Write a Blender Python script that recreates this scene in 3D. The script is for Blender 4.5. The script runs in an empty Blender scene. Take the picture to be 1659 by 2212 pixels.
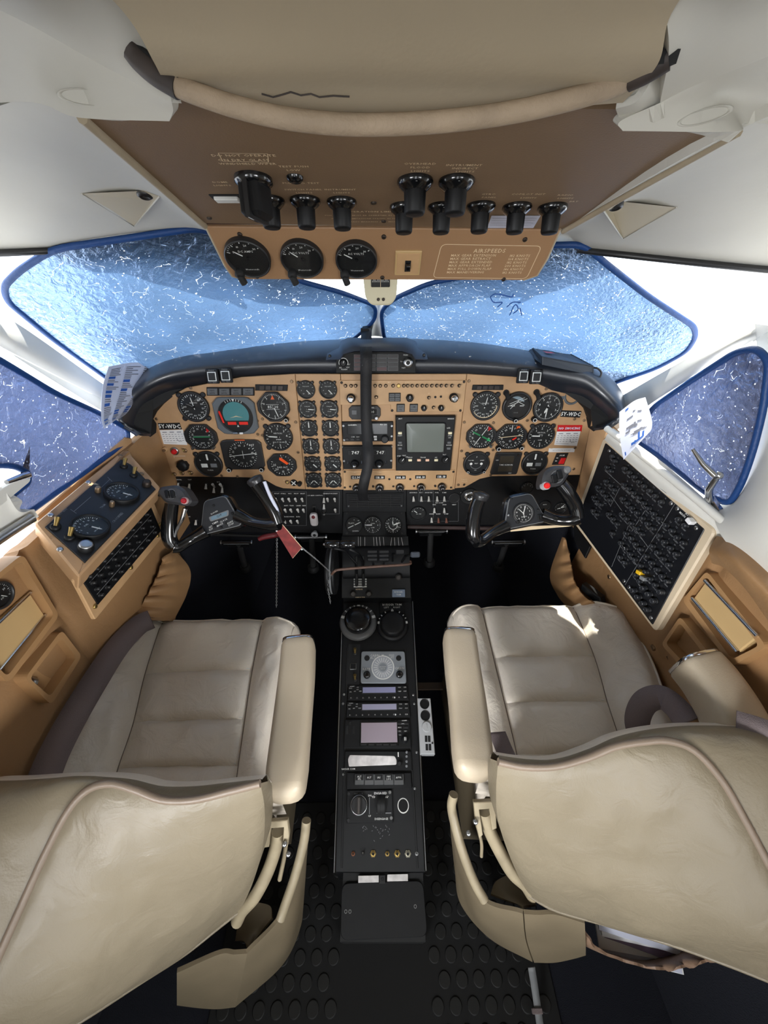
import bpy, math, random
from mathutils import Vector, Matrix, noise
from mathutils.bvhtree import BVHTree
random.seed(7)
SC = bpy.context.scene
COL = SC.collection
PI = math.pi
rad = math.radians
# ------------------------------------------------------------------ camera
FPX, W, H = 830.0, 1659.0, 2212.0
CAMP = Vector((0.0, 0.0, 1.30))
PITCH, YAW = rad(40.0), rad(0.8)
FW = Vector((math.sin(YAW) * math.cos(PITCH), math.cos(YAW) * math.cos(PITCH), -math.sin(PITCH)))
RT = Vector((math.cos(YAW), -math.sin(YAW), 0))
UP = RT.cross(FW)
cam_d = bpy.data.cameras.new('camera')
cam_d.sensor_fit = 'HORIZONTAL'; cam_d.sensor_width = 36.0; cam_d.lens = 36.0 * FPX / W
cam_d.clip_start = 0.01
cam = bpy.data.objects.new('camera', cam_d); COL.objects.link(cam)
cam.matrix_world = Matrix(((RT.x, UP.x, -FW.x, CAMP.x), (RT.y, UP.y, -FW.y, CAMP.y), (RT.z, UP.z, -FW.z, CAMP.z), (0, 0, 0, 1)))
SC.camera = cam
# ------------------------------------------------------------------ light
SC.view_settings.view_transform = 'Standard'; SC.view_settings.look = 'None'
SC.view_settings.gamma = 1.0; SC.view_settings.use_curve_mapping = False
SC.view_settings.exposure = 0.22
wd = bpy.data.worlds.new('sky'); SC.world = wd; wd.use_nodes = True
bg = wd.node_tree.nodes['Background']
bg.inputs[0].default_value = (0.93, 0.96, 1.0, 1); bg.inputs[1].default_value = 4.2
sun_d = bpy.data.lights.new('sun', 'SUN'); sun_d.energy = 9.0; sun_d.angle = rad(0.6); sun_d.color = (1, 0.95, 0.86)
sun = bpy.data.objects.new('sun', sun_d); COL.objects.link(sun)
sun.rotation_euler = Vector((-0.05, -0.28, -0.955)).to_track_quat('-Z', 'Y').to_euler()


def area(name, loc, target, sx, sy, power, color=(1, 1, 1)):
    d = bpy.data.lights.new(name, 'AREA'); d.shape = 'RECTANGLE'; d.size = sx; d.size_y = sy; d.energy = power; d.color = color
    o = bpy.data.objects.new(name, d); COL.objects.link(o); o.location = loc
    o.rotation_euler = (Vector(target) - Vector(loc)).to_track_quat('-Z', 'Y').to_euler()
    return o


# added fill lamps in both unseen cabin window openings, aimed to brighten the cushions
for sx, e in ((-1, 4.0), (1, 2.5)):
    wl = area('cabin_fill_light', (sx * 0.66, -0.86, 1.06), (-sx * 0.44, 0.62, 0.52), 0.46, 0.36, e, (0.97, 0.98, 1.0)); wl.data.spread = rad(62)
# ------------------------------------------------------------------ measuring: pixel -> ray -> point on a real surface
def ray(u, v):
    return FW + RT * ((u - 829.5) / FPX) - UP * ((v - 1106.0) / FPX)


def P(u, v, t):
    return CAMP + ray(u, v) * t


class Frame:
    """a flat mounting surface: origin, x along, y up, z out of it"""
    def __init__(s, o, x, y):
        s.o = Vector(o); s.x = Vector(x).normalized(); s.z = s.x.cross(Vector(y)).normalized(); s.y = s.z.cross(s.x)
        s.M = Matrix(((s.x.x, s.y.x, s.z.x, s.o.x), (s.x.y, s.y.y, s.z.y, s.o.y), (s.x.z, s.y.z, s.z.z, s.o.z), (0, 0, 0, 1)))
        s.Mi = s.M.inverted()

    def t(s, u, v, h=0.0):
        d = ray(u, v)
        return (s.o + s.z * h - CAMP).dot(s.z) / d.dot(s.z)

    def hit(s, u, v, h=0.0):
        q = s.Mi @ (CAMP + ray(u, v) * s.t(u, v, h))
        return (q.x, q.y)

    def at(s, x, y, z=0.0, rot=0.0):
        return s.M @ Matrix.Translation((x, y, z)) @ Matrix.Rotation(rot, 4, 'Z')

    def px(s, u, v):                     # metres per pixel there
        return s.t(u, v) / FPX


# ------------------------------------------------------------------ materials
def lin(c):
    return tuple(((x / 255.0) / 12.92 if x / 255.0 <= 0.04045 else ((x / 255.0 + 0.055) / 1.055) ** 2.4) for x in c) + (1.0,)


MAT = {}


def mat(name, rgb, rough=0.5, metal=0.0, bump=0.0, bscale=200.0, var=0.0, vscale=8.0, spec=0.5, coat=0.0, detail=3.0):
    if name in MAT: return MAT[name]
    m = bpy.data.materials.new(name); m.use_nodes = True
    nt = m.node_tree; b = nt.nodes['Principled BSDF']
    b.inputs['Base Color'].default_value = lin(rgb); b.inputs['Roughness'].default_value = rough; b.inputs['Metallic'].default_value = metal
    b.inputs['Specular IOR Level'].default_value = spec
    if coat: b.inputs['Coat Weight'].default_value = coat; b.inputs['Coat Roughness'].default_value = 0.15
    tc = nt.nodes.new('ShaderNodeTexCoord')
    if var:
        n = nt.nodes.new('ShaderNodeTexNoise'); n.inputs['Scale'].default_value = vscale; n.inputs['Detail'].default_value = 4
        nt.links.new(tc.outputs['Object'], n.inputs['Vector'])
        r = nt.nodes.new('ShaderNodeValToRGB')
        c = lin(rgb)
        r.color_ramp.elements[0].position = 0.3; r.color_ramp.elements[1].position = 0.7
        r.color_ramp.elements[0].color = tuple(x * (1 - var) for x in c[:3]) + (1,)
        r.color_ramp.elements[1].color = tuple(min(1, x * (1 + var * 0.6)) for x in c[:3]) + (1,)
        nt.links.new(n.outputs['Fac'], r.inputs['Fac']); nt.links.new(r.outputs['Color'], b.inputs['Base Color'])
    if bump:
        n2 = nt.nodes.new('ShaderNodeTexNoise'); n2.inputs['Scale'].default_value = bscale; n2.inputs['Detail'].default_value = detail
        nt.links.new(tc.outputs['Object'], n2.inputs['Vector'])
        bp = nt.nodes.new('ShaderNodeBump'); bp.inputs['Strength'].default_value = bump; bp.inputs['Distance'].default_value = 0.003
        nt.links.new(n2.outputs['Fac'], bp.inputs['Height']); nt.links.new(bp.outputs['Normal'], b.inputs['Normal'])
    MAT[name] = m
    return m


def leather(name, rgb, rough=0.45, var=0.12, wr=0.5):
    if name in MAT: return MAT[name]
    m = mat(name, rgb, rough, var=var, vscale=6)
    nt = m.node_tree; b = nt.nodes['Principled BSDF']; tc = nt.nodes.new('ShaderNodeTexCoord')
    v = nt.nodes.new('ShaderNodeTexVoronoi'); v.inputs['Scale'].default_value = 420
    n = nt.nodes.new('ShaderNodeTexNoise'); n.inputs['Scale'].default_value = 22; n.inputs['Detail'].default_value = 6; n.inputs['Distortion'].default_value = 1.2
    for k in (v, n): nt.links.new(tc.outputs['Object'], k.inputs['Vector'])
    b1 = nt.nodes.new('ShaderNodeBump'); b1.inputs['Strength'].default_value = 0.12; b1.inputs['Distance'].default_value = 0.001
    b2 = nt.nodes.new('ShaderNodeBump'); b2.inputs['Strength'].default_value = wr; b2.inputs['Distance'].default_value = 0.006
    nt.links.new(v.outputs['Distance'], b1.inputs['Height']); nt.links.new(n.outputs['Fac'], b2.inputs['Height'])
    nt.links.new(b1.outputs['Normal'], b2.inputs['Normal']); nt.links.new(b2.outputs['Normal'], b.inputs['Normal'])
    return m


def glassy(name, tint=(1, 1, 1), refl=0.06, rough=0.02):
    m = bpy.data.materials.new(name); m.use_nodes = True; nt = m.node_tree; nt.nodes.clear()
    o = nt.nodes.new('ShaderNodeOutputMaterial'); mx = nt.nodes.new('ShaderNodeMixShader')
    tr = nt.nodes.new('ShaderNodeBsdfTransparent'); tr.inputs[0].default_value = tint + (1,)
    g = nt.nodes.new('ShaderNodeBsdfGlossy'); g.inputs['Roughness'].default_value = rough
    lw = nt.nodes.new('ShaderNodeLayerWeight'); lw.inputs['Blend'].default_value = 0.15
    ma = nt.nodes.new('ShaderNodeMath'); ma.operation = 'MULTIPLY_ADD'; ma.inputs[1].default_value = 0.6; ma.inputs[2].default_value = refl
    nt.links.new(lw.outputs['Fresnel'], ma.inputs[0]); ma.inputs[1].default_value = 0.35
    nt.links.new(ma.outputs[0], mx.inputs[0]); nt.links.new(tr.outputs[0], mx.inputs[1]); nt.links.new(g.outputs[0], mx.inputs[2])
    nt.links.new(mx.outputs[0], o.inputs[0])
    MAT[name] = m
    return m


def foil(name, stretch=(1, 1, 1), bscale=60, speck=0.5, trans=(0.075, 0.135, 0.245), gloss=(0.45, 0.58, 0.80), gmix=0.45):
    """quilted blue foil sunshade: thin film that lets blue light through, shiny and crinkled, with pinholes"""
    m = bpy.data.materials.new(name); m.use_nodes = True; nt = m.node_tree; nt.nodes.clear()
    N = nt.nodes.new; L = nt.links.new
    o = N('ShaderNodeOutputMaterial'); tc = N('ShaderNodeTexCoord'); mp = N('ShaderNodeMapping'); mp.inputs['Scale'].default_value = stretch
    L(tc.outputs['Object'], mp.inputs['Vector'])
    n = N('ShaderNodeTexNoise'); n.inputs['Scale'].default_value = bscale; n.inputs['Detail'].default_value = 5; n.inputs['Distortion'].default_value = 0.6
    L(mp.outputs['Vector'], n.inputs['Vector'])
    bp = N('ShaderNodeBump'); bp.inputs['Strength'].default_value = 1.0; bp.inputs['Distance'].default_value = 0.006
    L(n.outputs['Fac'], bp.inputs['Height'])
    big = N('ShaderNodeTexNoise'); big.inputs['Scale'].default_value = 3.2; big.inputs['Detail'].default_value = 2
    L(tc.outputs['Object'], big.inputs['Vector'])
    cr = N('ShaderNodeValToRGB'); cr.color_ramp.elements[0].position = 0.34; cr.color_ramp.elements[1].position = 0.68
    cr.color_ramp.elements[0].color = tuple(x * 0.62 for x in trans) + (1,); cr.color_ramp.elements[1].color = tuple(min(1, x * 1.35) for x in trans) + (1,)
    L(big.outputs['Fac'], cr.inputs['Fac'])
    tl = N('ShaderNodeBsdfTranslucent'); L(cr.outputs['Color'], tl.inputs['Color']); L(bp.outputs['Normal'], tl.inputs['Normal'])
    gl = N('ShaderNodeBsdfGlossy'); gl.inputs['Color'].default_value = gloss + (1,); gl.inputs['Roughness'].default_value = 0.22; L(bp.outputs['Normal'], gl.inputs['Normal'])
    mx = N('ShaderNodeMixShader'); mx.inputs[0].default_value = gmix; L(tl.outputs[0], mx.inputs[1]); L(gl.outputs[0], mx.inputs[2])
    # pinholes and cracks in the film
    vo = N('ShaderNodeTexVoronoi'); vo.inputs['Scale'].default_value = 125; vo.inputs['Randomness'].default_value = 1.0
    L(mp.outputs['Vector'], vo.inputs['Vector'])
    lt = N('ShaderNodeMath'); lt.operation = 'LESS_THAN'; lt.inputs[1].default_value = 0.17
    L(vo.outputs['Distance'], lt.inputs[0])
    n3 = N('ShaderNodeTexNoise'); n3.inputs['Scale'].default_value = 9; L(tc.outputs['Object'], n3.inputs['Vector'])
    sub = N('ShaderNodeMath'); sub.operation = 'GREATER_THAN'; sub.inputs[1].default_value = 1.0 - speck; L(n3.outputs['Fac'], sub.inputs[0])
    wh = N('ShaderNodeTexWhiteNoise'); L(vo.outputs['Color'], wh.inputs['Vector'])
    g2 = N('ShaderNodeMath'); g2.operation = 'GREATER_THAN'; g2.inputs[1].default_value = 0.45; L(wh.outputs['Value'], g2.inputs[0])
    m1 = N('ShaderNodeMath'); m1.operation = 'MULTIPLY'; L(lt.outputs[0], m1.inputs[0]); L(sub.outputs[0], m1.inputs[1])
    m2 = N('ShaderNodeMath'); m2.operation = 'MULTIPLY'; L(m1.outputs[0], m2.inputs[0]); L(g2.outputs[0], m2.inputs[1])
    vc = N('ShaderNodeTexVoronoi'); vc.feature = 'DISTANCE_TO_EDGE'; vc.inputs['Scale'].default_value = 22
    dn = N('ShaderNodeTexNoise'); dn.inputs['Scale'].default_value = 30; L(tc.outputs['Object'], dn.inputs['Vector'])
    mv = N('ShaderNodeVectorMath'); mv.operation = 'MULTIPLY_ADD'; mv.inputs[1].default_value = (0.06, 0.06, 0.06)
    L(dn.outputs['Color'], mv.inputs[0]); L(tc.outputs['Object'], mv.inputs[2]); L(mv.outputs[0], vc.inputs['Vector'])
    l2 = N('ShaderNodeMath'); l2.operation = 'LESS_THAN'; l2.inputs[1].default_value = 0.008; L(vc.outputs['Distance'], l2.inputs[0])
    n5 = N('ShaderNodeTexNoise'); n5.inputs['Scale'].default_value = 40; L(tc.outputs['Object'], n5.inputs['Vector'])
    g5 = N('ShaderNodeMath'); g5.operation = 'GREATER_THAN'; g5.inputs[1].default_value = 0.56; L(n5.outputs['Fac'], g5.inputs[0])
    m5 = N('ShaderNodeMath'); m5.operation = 'MULTIPLY'; L(l2.outputs[0], m5.inputs[0]); L(g5.outputs[0], m5.inputs[1])
    mm = N('ShaderNodeMath'); mm.operation = 'MAXIMUM'; L(m2.outputs[0], mm.inputs[0]); L(m5.outputs[0], mm.inputs[1])
    sc = N('ShaderNodeMath'); sc.operation = 'MULTIPLY'; sc.inputs[1].default_value = 0.34; L(mm.outputs[0], sc.inputs[0])
    tp = N('ShaderNodeBsdfTransparent')
    mf = N('ShaderNodeMixShader'); L(sc.outputs[0], mf.inputs[0]); L(mx.outputs[0], mf.inputs[1]); L(tp.outputs[0], mf.inputs[2])
    L(mf.outputs[0], o.inputs[0])
    MAT[name] = m
    return m


TAN = mat('tan_paint', (186, 148, 108), 0.5, bump=0.08, bscale=500, var=0.14, vscale=14)
TANL = mat('tan_plate', (194, 156, 113), 0.45, var=0.12, vscale=20)
BROWN = mat('brown_overhead', (126, 102, 77), 0.55, bump=0.1, bscale=600, var=0.08)
BROWNF = mat('brown_overhead_face', (160, 124, 90), 0.5, bump=0.08, bscale=600, var=0.06)
GROOVE = mat('dark_groove', (66, 42, 28), 0.7)
BLK = mat('black_metal', (15, 16, 18), 0.5, var=0.2, vscale=30, spec=0.35)
BLKM = mat('black_matt', (11, 12, 13), 0.7)
BLKG = mat('black_gloss', (14, 15, 17), 0.16, coat=0.4)
DIAL = mat('dial_black', (17, 18, 19), 0.55)
BEZ = mat('bezel_black', (34, 34, 35), 0.42)
GREYB = mat('bezel_grey', (92, 98, 102), 0.5)
GREYD = mat('grey_button', (92, 94, 96), 0.5)
WHT = mat('white_print', (225, 226, 222), 0.6)
CRM = mat('cream_print', (228, 205, 168), 0.6)
GRYP = mat('grey_print', (120, 122, 124), 0.6)
RED = mat('red_paint', (196, 26, 28), 0.4)
DRED = mat('dark_red', (92, 20, 24), 0.5)
ORG = mat('orange_paint', (232, 98, 34), 0.45)
GRN = mat('green_paint', (40, 170, 100), 0.5)
SKYB = mat('horizon_teal', (72, 134, 138), 0.5)
CHR = mat('chrome', (215, 217, 220), 0.16, metal=1.0)
ALU = mat('brushed_aluminium', (176, 178, 180), 0.32, metal=1.0)
SCRW = mat('screw_metal', (150, 126, 100), 0.4, metal=0.8)
SCRD = mat('screw_dark', (60, 52, 46), 0.45, metal=0.6)
BRASS = mat('brass_metal', (176, 150, 92), 0.35, metal=0.9)
LCD = mat('lcd_lilac', (142, 142, 176), 0.25)
LCDP = mat('lcd_pinkgrey', (150, 138, 148), 0.25)
LCDB = mat('lcd_blue', (110, 135, 150), 0.25)
CRT = mat('crt_grey', (112, 118, 112), 0.18, spec=0.6)
SILV = mat('silver_plate', (148, 154, 160), 0.4, metal=0.3)
PAPER = mat('paper', (232, 232, 232), 0.6)
PAPERB = mat('paper_bluish', (205, 210, 228), 0.5)
INKB = mat('ink_blue', (44, 90, 168), 0.6)
INKG = mat('ink_grey', (110, 112, 122), 0.6)
HEAD = mat('headliner_white', (194, 191, 181), 0.62, bump=0.12, bscale=45, var=0.06, vscale=5)
HEADT = mat('headliner_tan', (172, 158, 134), 0.6, bump=0.10, bscale=120, var=0.05)
RODM = mat('rod_cloth', (166, 147, 124), 0.7, bump=0.3, bscale=300, var=0.15, vscale=40)
RODE = mat('rod_worn_end', (58, 50, 46), 0.6, var=0.4, vscale=60)
FRM = mat('window_frame_white', (220, 218, 210), 0.5, bump=0.05, bscale=60)
GLARE = mat('glareshield_black', (32, 37, 46), 0.36, bump=0.12, bscale=700, spec=0.9, coat=0.25)
CAMEL = leather('camel_leather', (154, 118, 80), 0.55, 0.10, 0.28)
CAMELP = mat('camel_plastic', (166, 128, 86), 0.5, var=0.06)
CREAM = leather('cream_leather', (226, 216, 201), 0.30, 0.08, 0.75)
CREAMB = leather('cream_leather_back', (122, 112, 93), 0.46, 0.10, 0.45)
PIPING = leather('piping_leather', (122, 107, 92), 0.45, 0.1, 0.1)
ARM = leather('armrest_vinyl', (180, 166, 144), 0.45, 0.06, 0.06)
PAN = mat('seat_pan_cream', (118, 106, 85), 0.5, var=0.14, vscale=12, bump=0.05)
TUBEP = mat('tube_cream_paint', (148, 136, 112), 0.38, var=0.2, vscale=30)
BELT = mat('belt_webbing', (118, 106, 106), 0.75, bump=0.4, bscale=700)
BELTK = mat('belt_black', (22, 22, 24), 0.6, bump=0.3, bscale=600)
CARPET = mat('carpet_navy', (7, 11, 24), 0.95, bump=0.6, bscale=500)
MATK = mat('rubber_black', (4, 5, 6), 0.8)
STUD = mat('rubber_stud', (7, 8, 8), 0.6)
SHEDGE = mat('shade_binding_blue', (18, 62, 120), 0.5, bump=0.4, bscale=120)
PLATEY = mat('pale_tan_plate', (196, 164, 114), 0.5, var=0.08)
BLUEGB = mat('blue_grey_box', (48, 54, 62), 0.45)
GREYPL = mat('grey_plastic', (176, 178, 180), 0.45, bump=0.05)
WIPE = mat('striped_white', (210, 210, 205), 0.5)
YEL = mat('yellow_tag', (224, 178, 30), 0.5)
REDF = mat('red_flag_cloth', (122, 36, 34), 0.7, var=0.35, vscale=60)
GLASS = glassy('gauge_glass', (0.96, 0.97, 0.97), 0.02)
PANE = glassy('window_glass', (0.97, 0.98, 0.98), 0.02)
FOILA = foil('foil_front_left', (1, 1, 1), 70, 0.50)
FOILB = foil('foil_front_right', (1, 1, 1), 120, 0.66, trans=(0.072, 0.130, 0.235))
FOILS = foil('foil_side', (1.0, 1.0, 2.2), 75, 0.52, trans=(0.11, 0.15, 0.29), gloss=(0.50, 0.56, 0.78), gmix=0.6)


# ------------------------------------------------------------------ mesh building
GLYPH = {}
BOLD = {}


def load_glyphs(store, off):
    chars = [chr(c) for c in range(33, 127)]
    obs = []
    for ch in chars:
        cu = bpy.data.curves.new('g', 'FONT'); cu.body = ch; cu.resolution_u = 1; cu.size = 1.0; cu.offset = off
        ob = bpy.data.objects.new('g', cu); COL.objects.link(ob); obs.append(ob)
    dg = bpy.context.evaluated_depsgraph_get()
    for ch, ob in zip(chars, obs):
        me = bpy.data.meshes.new_from_object(ob.evaluated_get(dg))
        vs = [(v.co.x, v.co.y) for v in me.vertices]; fs = [tuple(p.vertices) for p in me.polygons]
        store[ch] = (vs, fs, (max(v[0] for v in vs) if vs else 0.3) + 0.07)
        bpy.data.meshes.remove(me)
    for ob in obs:
        cu = ob.data; bpy.data.objects.remove(ob); bpy.data.curves.remove(cu)


load_glyphs(GLYPH, 0.006)
load_glyphs(BOLD, 0.030)


def cr(pts, k):
    """uniform Catmull-Rom, k samples per segment (nodes kept)"""
    pts = [Vector(p) for p in pts]
    if len(pts) == 2: pts = [pts[0], pts[0].lerp(pts[1], 0.5), pts[1]]; k = max(1, k // 2)
    e = [pts[0] * 2 - pts[1]] + pts + [pts[-1] * 2 - pts[-2]]
    out = []
    for i in range(1, len(e) - 2):
        a, b, c, d = e[i - 1], e[i], e[i + 1], e[i + 2]
        for j in range(k):
            t = j / k
            out.append(0.5 * ((2 * b) + (c - a) * t + (2 * a - 5 * b + 4 * c - d) * t * t + (3 * b - a - 3 * c + d) * t ** 3))
    out.append(pts[-1].copy())
    return out


def resample(pts, n):
    q = cr(pts, 16)
    L = [0.0]
    for a, b in zip(q, q[1:]): L.append(L[-1] + (b - a).length)
    out = []; j = 0
    for i in range(n):
        s = L[-1] * i / (n - 1)
        while j < len(L) - 2 and L[j + 1] < s: j += 1
        d = L[j + 1] - L[j]
        out.append(q[j].lerp(q[j + 1], 0 if d < 1e-9 else min(1, (s - L[j]) / d)))
    return out


def patch(rows, ku=8, kv=8):
    g = [cr(r, ku) for r in rows]
    cols = [cr([g[i][j] for i in range(len(g))], kv) for j in range(len(g[0]))]
    return [[cols[j][i] for j in range(len(cols))] for i in range(len(cols[0]))]


def coons(top, bot, left, right, nu, nv):
    T = resample(top, nu); B = resample(bot, nu); Lf = resample(left, nv); Rr = resample(right, nv)
    g = []
    for j in range(nv):
        v = j / (nv - 1); row = []
        for i in range(nu):
            u = i / (nu - 1)
            s = T[i] * (1 - v) + B[i] * v + Lf[j] * (1 - u) + Rr[j] * u
            s -= T[0] * (1 - u) * (1 - v) + T[-1] * u * (1 - v) + B[0] * (1 - u) * v + B[-1] * u * v
            row.append(s)
        g.append(row)
    return g


def gnormals(g):
    n, m = len(g), len(g[0]); out = []
    for i in range(n):
        r = []
        for j in range(m):
            a = g[i][min(j + 1, m - 1)] - g[i][max(j - 1, 0)]; b = g[min(i + 1, n - 1)][j] - g[max(i - 1, 0)][j]
            q = a.cross(b)
            r.append(q.normalized() if q.length > 1e-12 else Vector((0, 0, 1)))
        out.append(r)
    return out


class MB:
    def __init__(s): s.v = []; s.f = []; s.m = []; s.s = []; s.T = None

    def add(s, vs, fs, m, smooth=False, M=None):
        o = len(s.v)
        for q in vs:
            q = Vector(q)
            if M is not None: q = M @ q
            if s.T is not None: q = s.T @ q
            s.v.append(q)
        for f in fs: s.f.append(tuple(i + o for i in f)); s.m.append(m); s.s.append(smooth)
        return s

    def box(s, x0, y0, z0, x1, y1, z1, m, ch=0.0, M=None):
        x0, x1 = min(x0, x1), max(x0, x1); y0, y1 = min(y0, y1), max(y0, y1); z0, z1 = min(z0, z1), max(z0, z1)
        ch = min(ch, (x1 - x0) * 0.45, (y1 - y0) * 0.45, (z1 - z0) * 0.45)
        if ch <= 0:
            v = [(x, y, z) for z in (z0, z1) for y in (y0, y1) for x in (x0, x1)]
            return s.add(v, [(0, 2, 3, 1), (4, 5, 7, 6), (0, 1, 5, 4), (2, 6, 7, 3), (0, 4, 6, 2), (1, 3, 7, 5)], m, False, M)
        r = [(x0 + ch, y0), (x1 - ch, y0), (x1, y0 + ch), (x1, y1 - ch), (x1 - ch, y1), (x0 + ch, y1), (x0, y1 - ch), (x0, y0 + ch)]
        return s.prism(r, z0, z1, m, ch, M)

    def prism(s, poly, z0, z1, m, ch=0.0, M=None, bottom=True, mtop=None):
        n = len(poly)
        A = sum(poly[i][0] * poly[(i + 1) % n][1] - poly[(i + 1) % n][0] * poly[i][1] for i in range(n))
        if A < 0: poly = poly[::-1]
        rings = [[(x, y, z0) for x, y in poly]]
        if ch > 0:
            rings.append([(x, y, z1 - ch) for x, y in poly]); rings.append([(x, y, z1) for x, y in inset(poly, ch)])
        else: rings.append([(x, y, z1) for x, y in poly])
        v = [q for r in rings for q in r]; f = []
        for k in range(len(rings) - 1):
            for i in range(n):
                j = (i + 1) % n; f.append((k * n + i, k * n + j, (k + 1) * n + j, (k + 1) * n + i))
        s.add(v, f, m, False, M)
        s.add(rings[-1], [tuple(range(n))], mtop or m, False, M)
        if bottom: s.add(rings[0], [tuple(range(n))[::-1]], m, False, M)
        return s

    def lathe(s, prof, m, n=24, M=None, smooth=True, cap=True, ro=None):
        v = []; f = []
        for r, z in prof:
            for i in range(n):
                a = 2 * PI * i / n; k = r * (ro(a) if ro else 1.0)
                v.append((k * math.cos(a), k * math.sin(a), z))
        for k in range(len(prof) - 1):
            for i in range(n):
                j = (i + 1) % n; f.append((k * n + i, k * n + j, (k + 1) * n + j, (k + 1) * n + i))
        s.add(v, f, m, smooth, M)
        if cap:
            z = prof[-1][1]
            s.add(v[-n:], [tuple(range(n))], m, False, M)
            s.add(v[:n], [tuple(range(n))[::-1]], m, False, M)
        return s

    def tube(s, pts, r, m, n=10, cap=True, M=None, closed=False):
        pts = [Vector(p) for p in pts]; K = len(pts); v = []; f = []
        up = None
        for i, p in enumerate(pts):
            if closed: d = pts[(i + 1) % K] - pts[(i - 1) % K]
            else: d = pts[min(i + 1, K - 1)] - pts[max(i - 1, 0)]
            d.normalize()
            if up is None:
                up = Vector((0, 0, 1)) if abs(d.z) < 0.9 else Vector((0, 1, 0))
            a = (up - d * up.dot(d)).normalized(); b = d.cross(a); up = a
            rr = r(i / (K - 1)) if callable(r) else r
            for k in range(n):
                t = 2 * PI * k / n; v.append(p + (a * math.cos(t) + b * math.sin(t)) * rr)
        for i in range(K - 1 + (1 if closed else 0)):
            for k in range(n):
                l = (k + 1) % n; i2 = (i + 1) % K
                f.append((i * n + k, i * n + l, i2 * n + l, i2 * n + k))
        s.add(v, f, m, True, M)
        if cap and not closed:
            s.add(v[:n], [tuple(range(n))[::-1]], m, False, M); s.add(v[-n:], [tuple(range(n))], m, False, M)
        return s

    def ribbon(s, pts, w, side, th, m):
        """flat strap along pts, width w along side vectors, thickness th"""
        pts = [Vector(p) for p in pts]; K = len(pts); v = []; f = []
        for i, p in enumerate(pts):
            d = (pts[min(i + 1, K - 1)] - pts[max(i - 1, 0)]).normalized()
            sd = d.cross(s.eye - p) if side == 'flat' else Vector(side[i] if isinstance(side, list) else side); sd = (sd - d * sd.dot(d)).normalized(); nn = d.cross(sd)
            for a, b in ((-0.5, -0.5), (0.5, -0.5), (0.5, 0.5), (-0.5, 0.5)): v.append(p + sd * (a * w) + nn * (b * th))
        for i in range(K - 1):
            for k in range(4):
                l = (k + 1) % 4; f.append((i * 4 + k, i * 4 + l, i * 4 + 4 + l, i * 4 + 4 + k))
        f.append((3, 2, 1, 0)); f.append(tuple(range(K * 4 - 4, K * 4)))
        return s.add(v, f, m, True)

    def grid(s, g, m, smooth=True, flip=False):
        n, mm = len(g), len(g[0]); f = []
        for i in range(n - 1):
            for j in range(mm - 1):
                q = (i * mm + j, i * mm + j + 1, (i + 1) * mm + j + 1, (i + 1) * mm + j)
                f.append(q[::-1] if flip else q)
        return s.add([p for r in g for p in r], f, m, smooth)

    def solid(s, g, th, m, flip=False, mback=None):
        """grid with thickness th behind it"""
        N = gnormals(g); n, mm = len(g), len(g[0]); sg = -1 if not flip else 1
        b = [[g[i][j] + N[i][j] * th * sg for j in range(mm)] for i in range(n)]
        s.grid(g, m, True, flip); s.grid(b, mback or m, True, not flip)
        bd = [(0, j) for j in range(mm)] + [(i, mm - 1) for i in range(1, n)] + [(n - 1, j) for j in range(mm - 2, -1, -1)] + [(i, 0) for i in range(n - 2, 0, -1)]
        K = len(bd); v = [g[i][j] for i, j in bd] + [b[i][j] for i, j in bd]
        s.add(v, [(k, (k + 1) % K, K + (k + 1) % K, K + k) for k in range(K)], mback or m)
        return s

    def disc(s, r, z, m, n=24, M=None, x=0, y=0, ro=None):
        return s.add([(x + r * (ro(2 * PI * i / n) if ro else 1) * math.cos(2 * PI * i / n), y + r * (ro(2 * PI * i / n) if ro else 1) * math.sin(2 * PI * i / n), z) for i in range(n)], [tuple(range(n))], m, False, M)

    def ring(s, r0, r1, z, m, n=24, a0=0, a1=2 * PI, x=0, y=0, M=None):
        v = []; K = n + 1
        for i in range(K):
            a = a0 + (a1 - a0) * i / n
            v += [(x + r0 * math.cos(a), y + r0 * math.sin(a), z), (x + r1 * math.cos(a), y + r1 * math.sin(a), z)]
        fs = [(2 * i, 2 * i + 1, 2 * i + 3, 2 * i + 2) for i in range(n)]
        return s.add(v, fs, m, False, M)

    def rect(s, x0, y0, x1, y1, z, m, M=None):
        return s.add([(x0, y0, z), (x1, y0, z), (x1, y1, z), (x0, y1, z)], [(0, 1, 2, 3)], m, False, M)

    def line(s, x0, y0, x1, y1, w, z, m, M=None):
        d = Vector((x1 - x0, y1 - y0)); d.normalize(); n = Vector((-d.y, d.x)) * (w / 2)
        return s.add([(x0 - n.x, y0 - n.y, z), (x1 - n.x, y1 - n.y, z), (x1 + n.x, y1 + n.y, z), (x0 + n.x, y0 + n.y, z)], [(0, 1, 2, 3)], m, False, M)

    def poly(s, p, z, m, M=None):
        A = sum(p[i][0] * p[(i + 1) % len(p)][1] - p[(i + 1) % len(p)][0] * p[i][1] for i in range(len(p)))
        if A < 0: p = p[::-1]
        return s.add([(x, y, z) for x, y in p], [tuple(range(len(p)))], m, False, M)

    def text(s, st, x, y, size, z, m, al='c', M=None, sx=1.0, rot=0.0, bold=False):
        G = BOLD if bold else GLYPH
        w = sum(G[c][2] if c in G else 0.35 for c in st) * size * sx
        ox = -w / 2 if al == 'c' else (-w if al == 'r' else 0)
        ca, sa = math.cos(rot), math.sin(rot)
        for c in st:
            if c not in G: ox += 0.35 * size * sx; continue
            vs, fs, ad = G[c]
            pts = [((ox + a * size * sx), (b - 0.35) * size) for a, b in vs]
            s.add([(x + a * ca - b * sa, y + a * sa + b * ca, z) for a, b in pts], fs, m, False, M)
            ox += ad * size * sx
        return s

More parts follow.
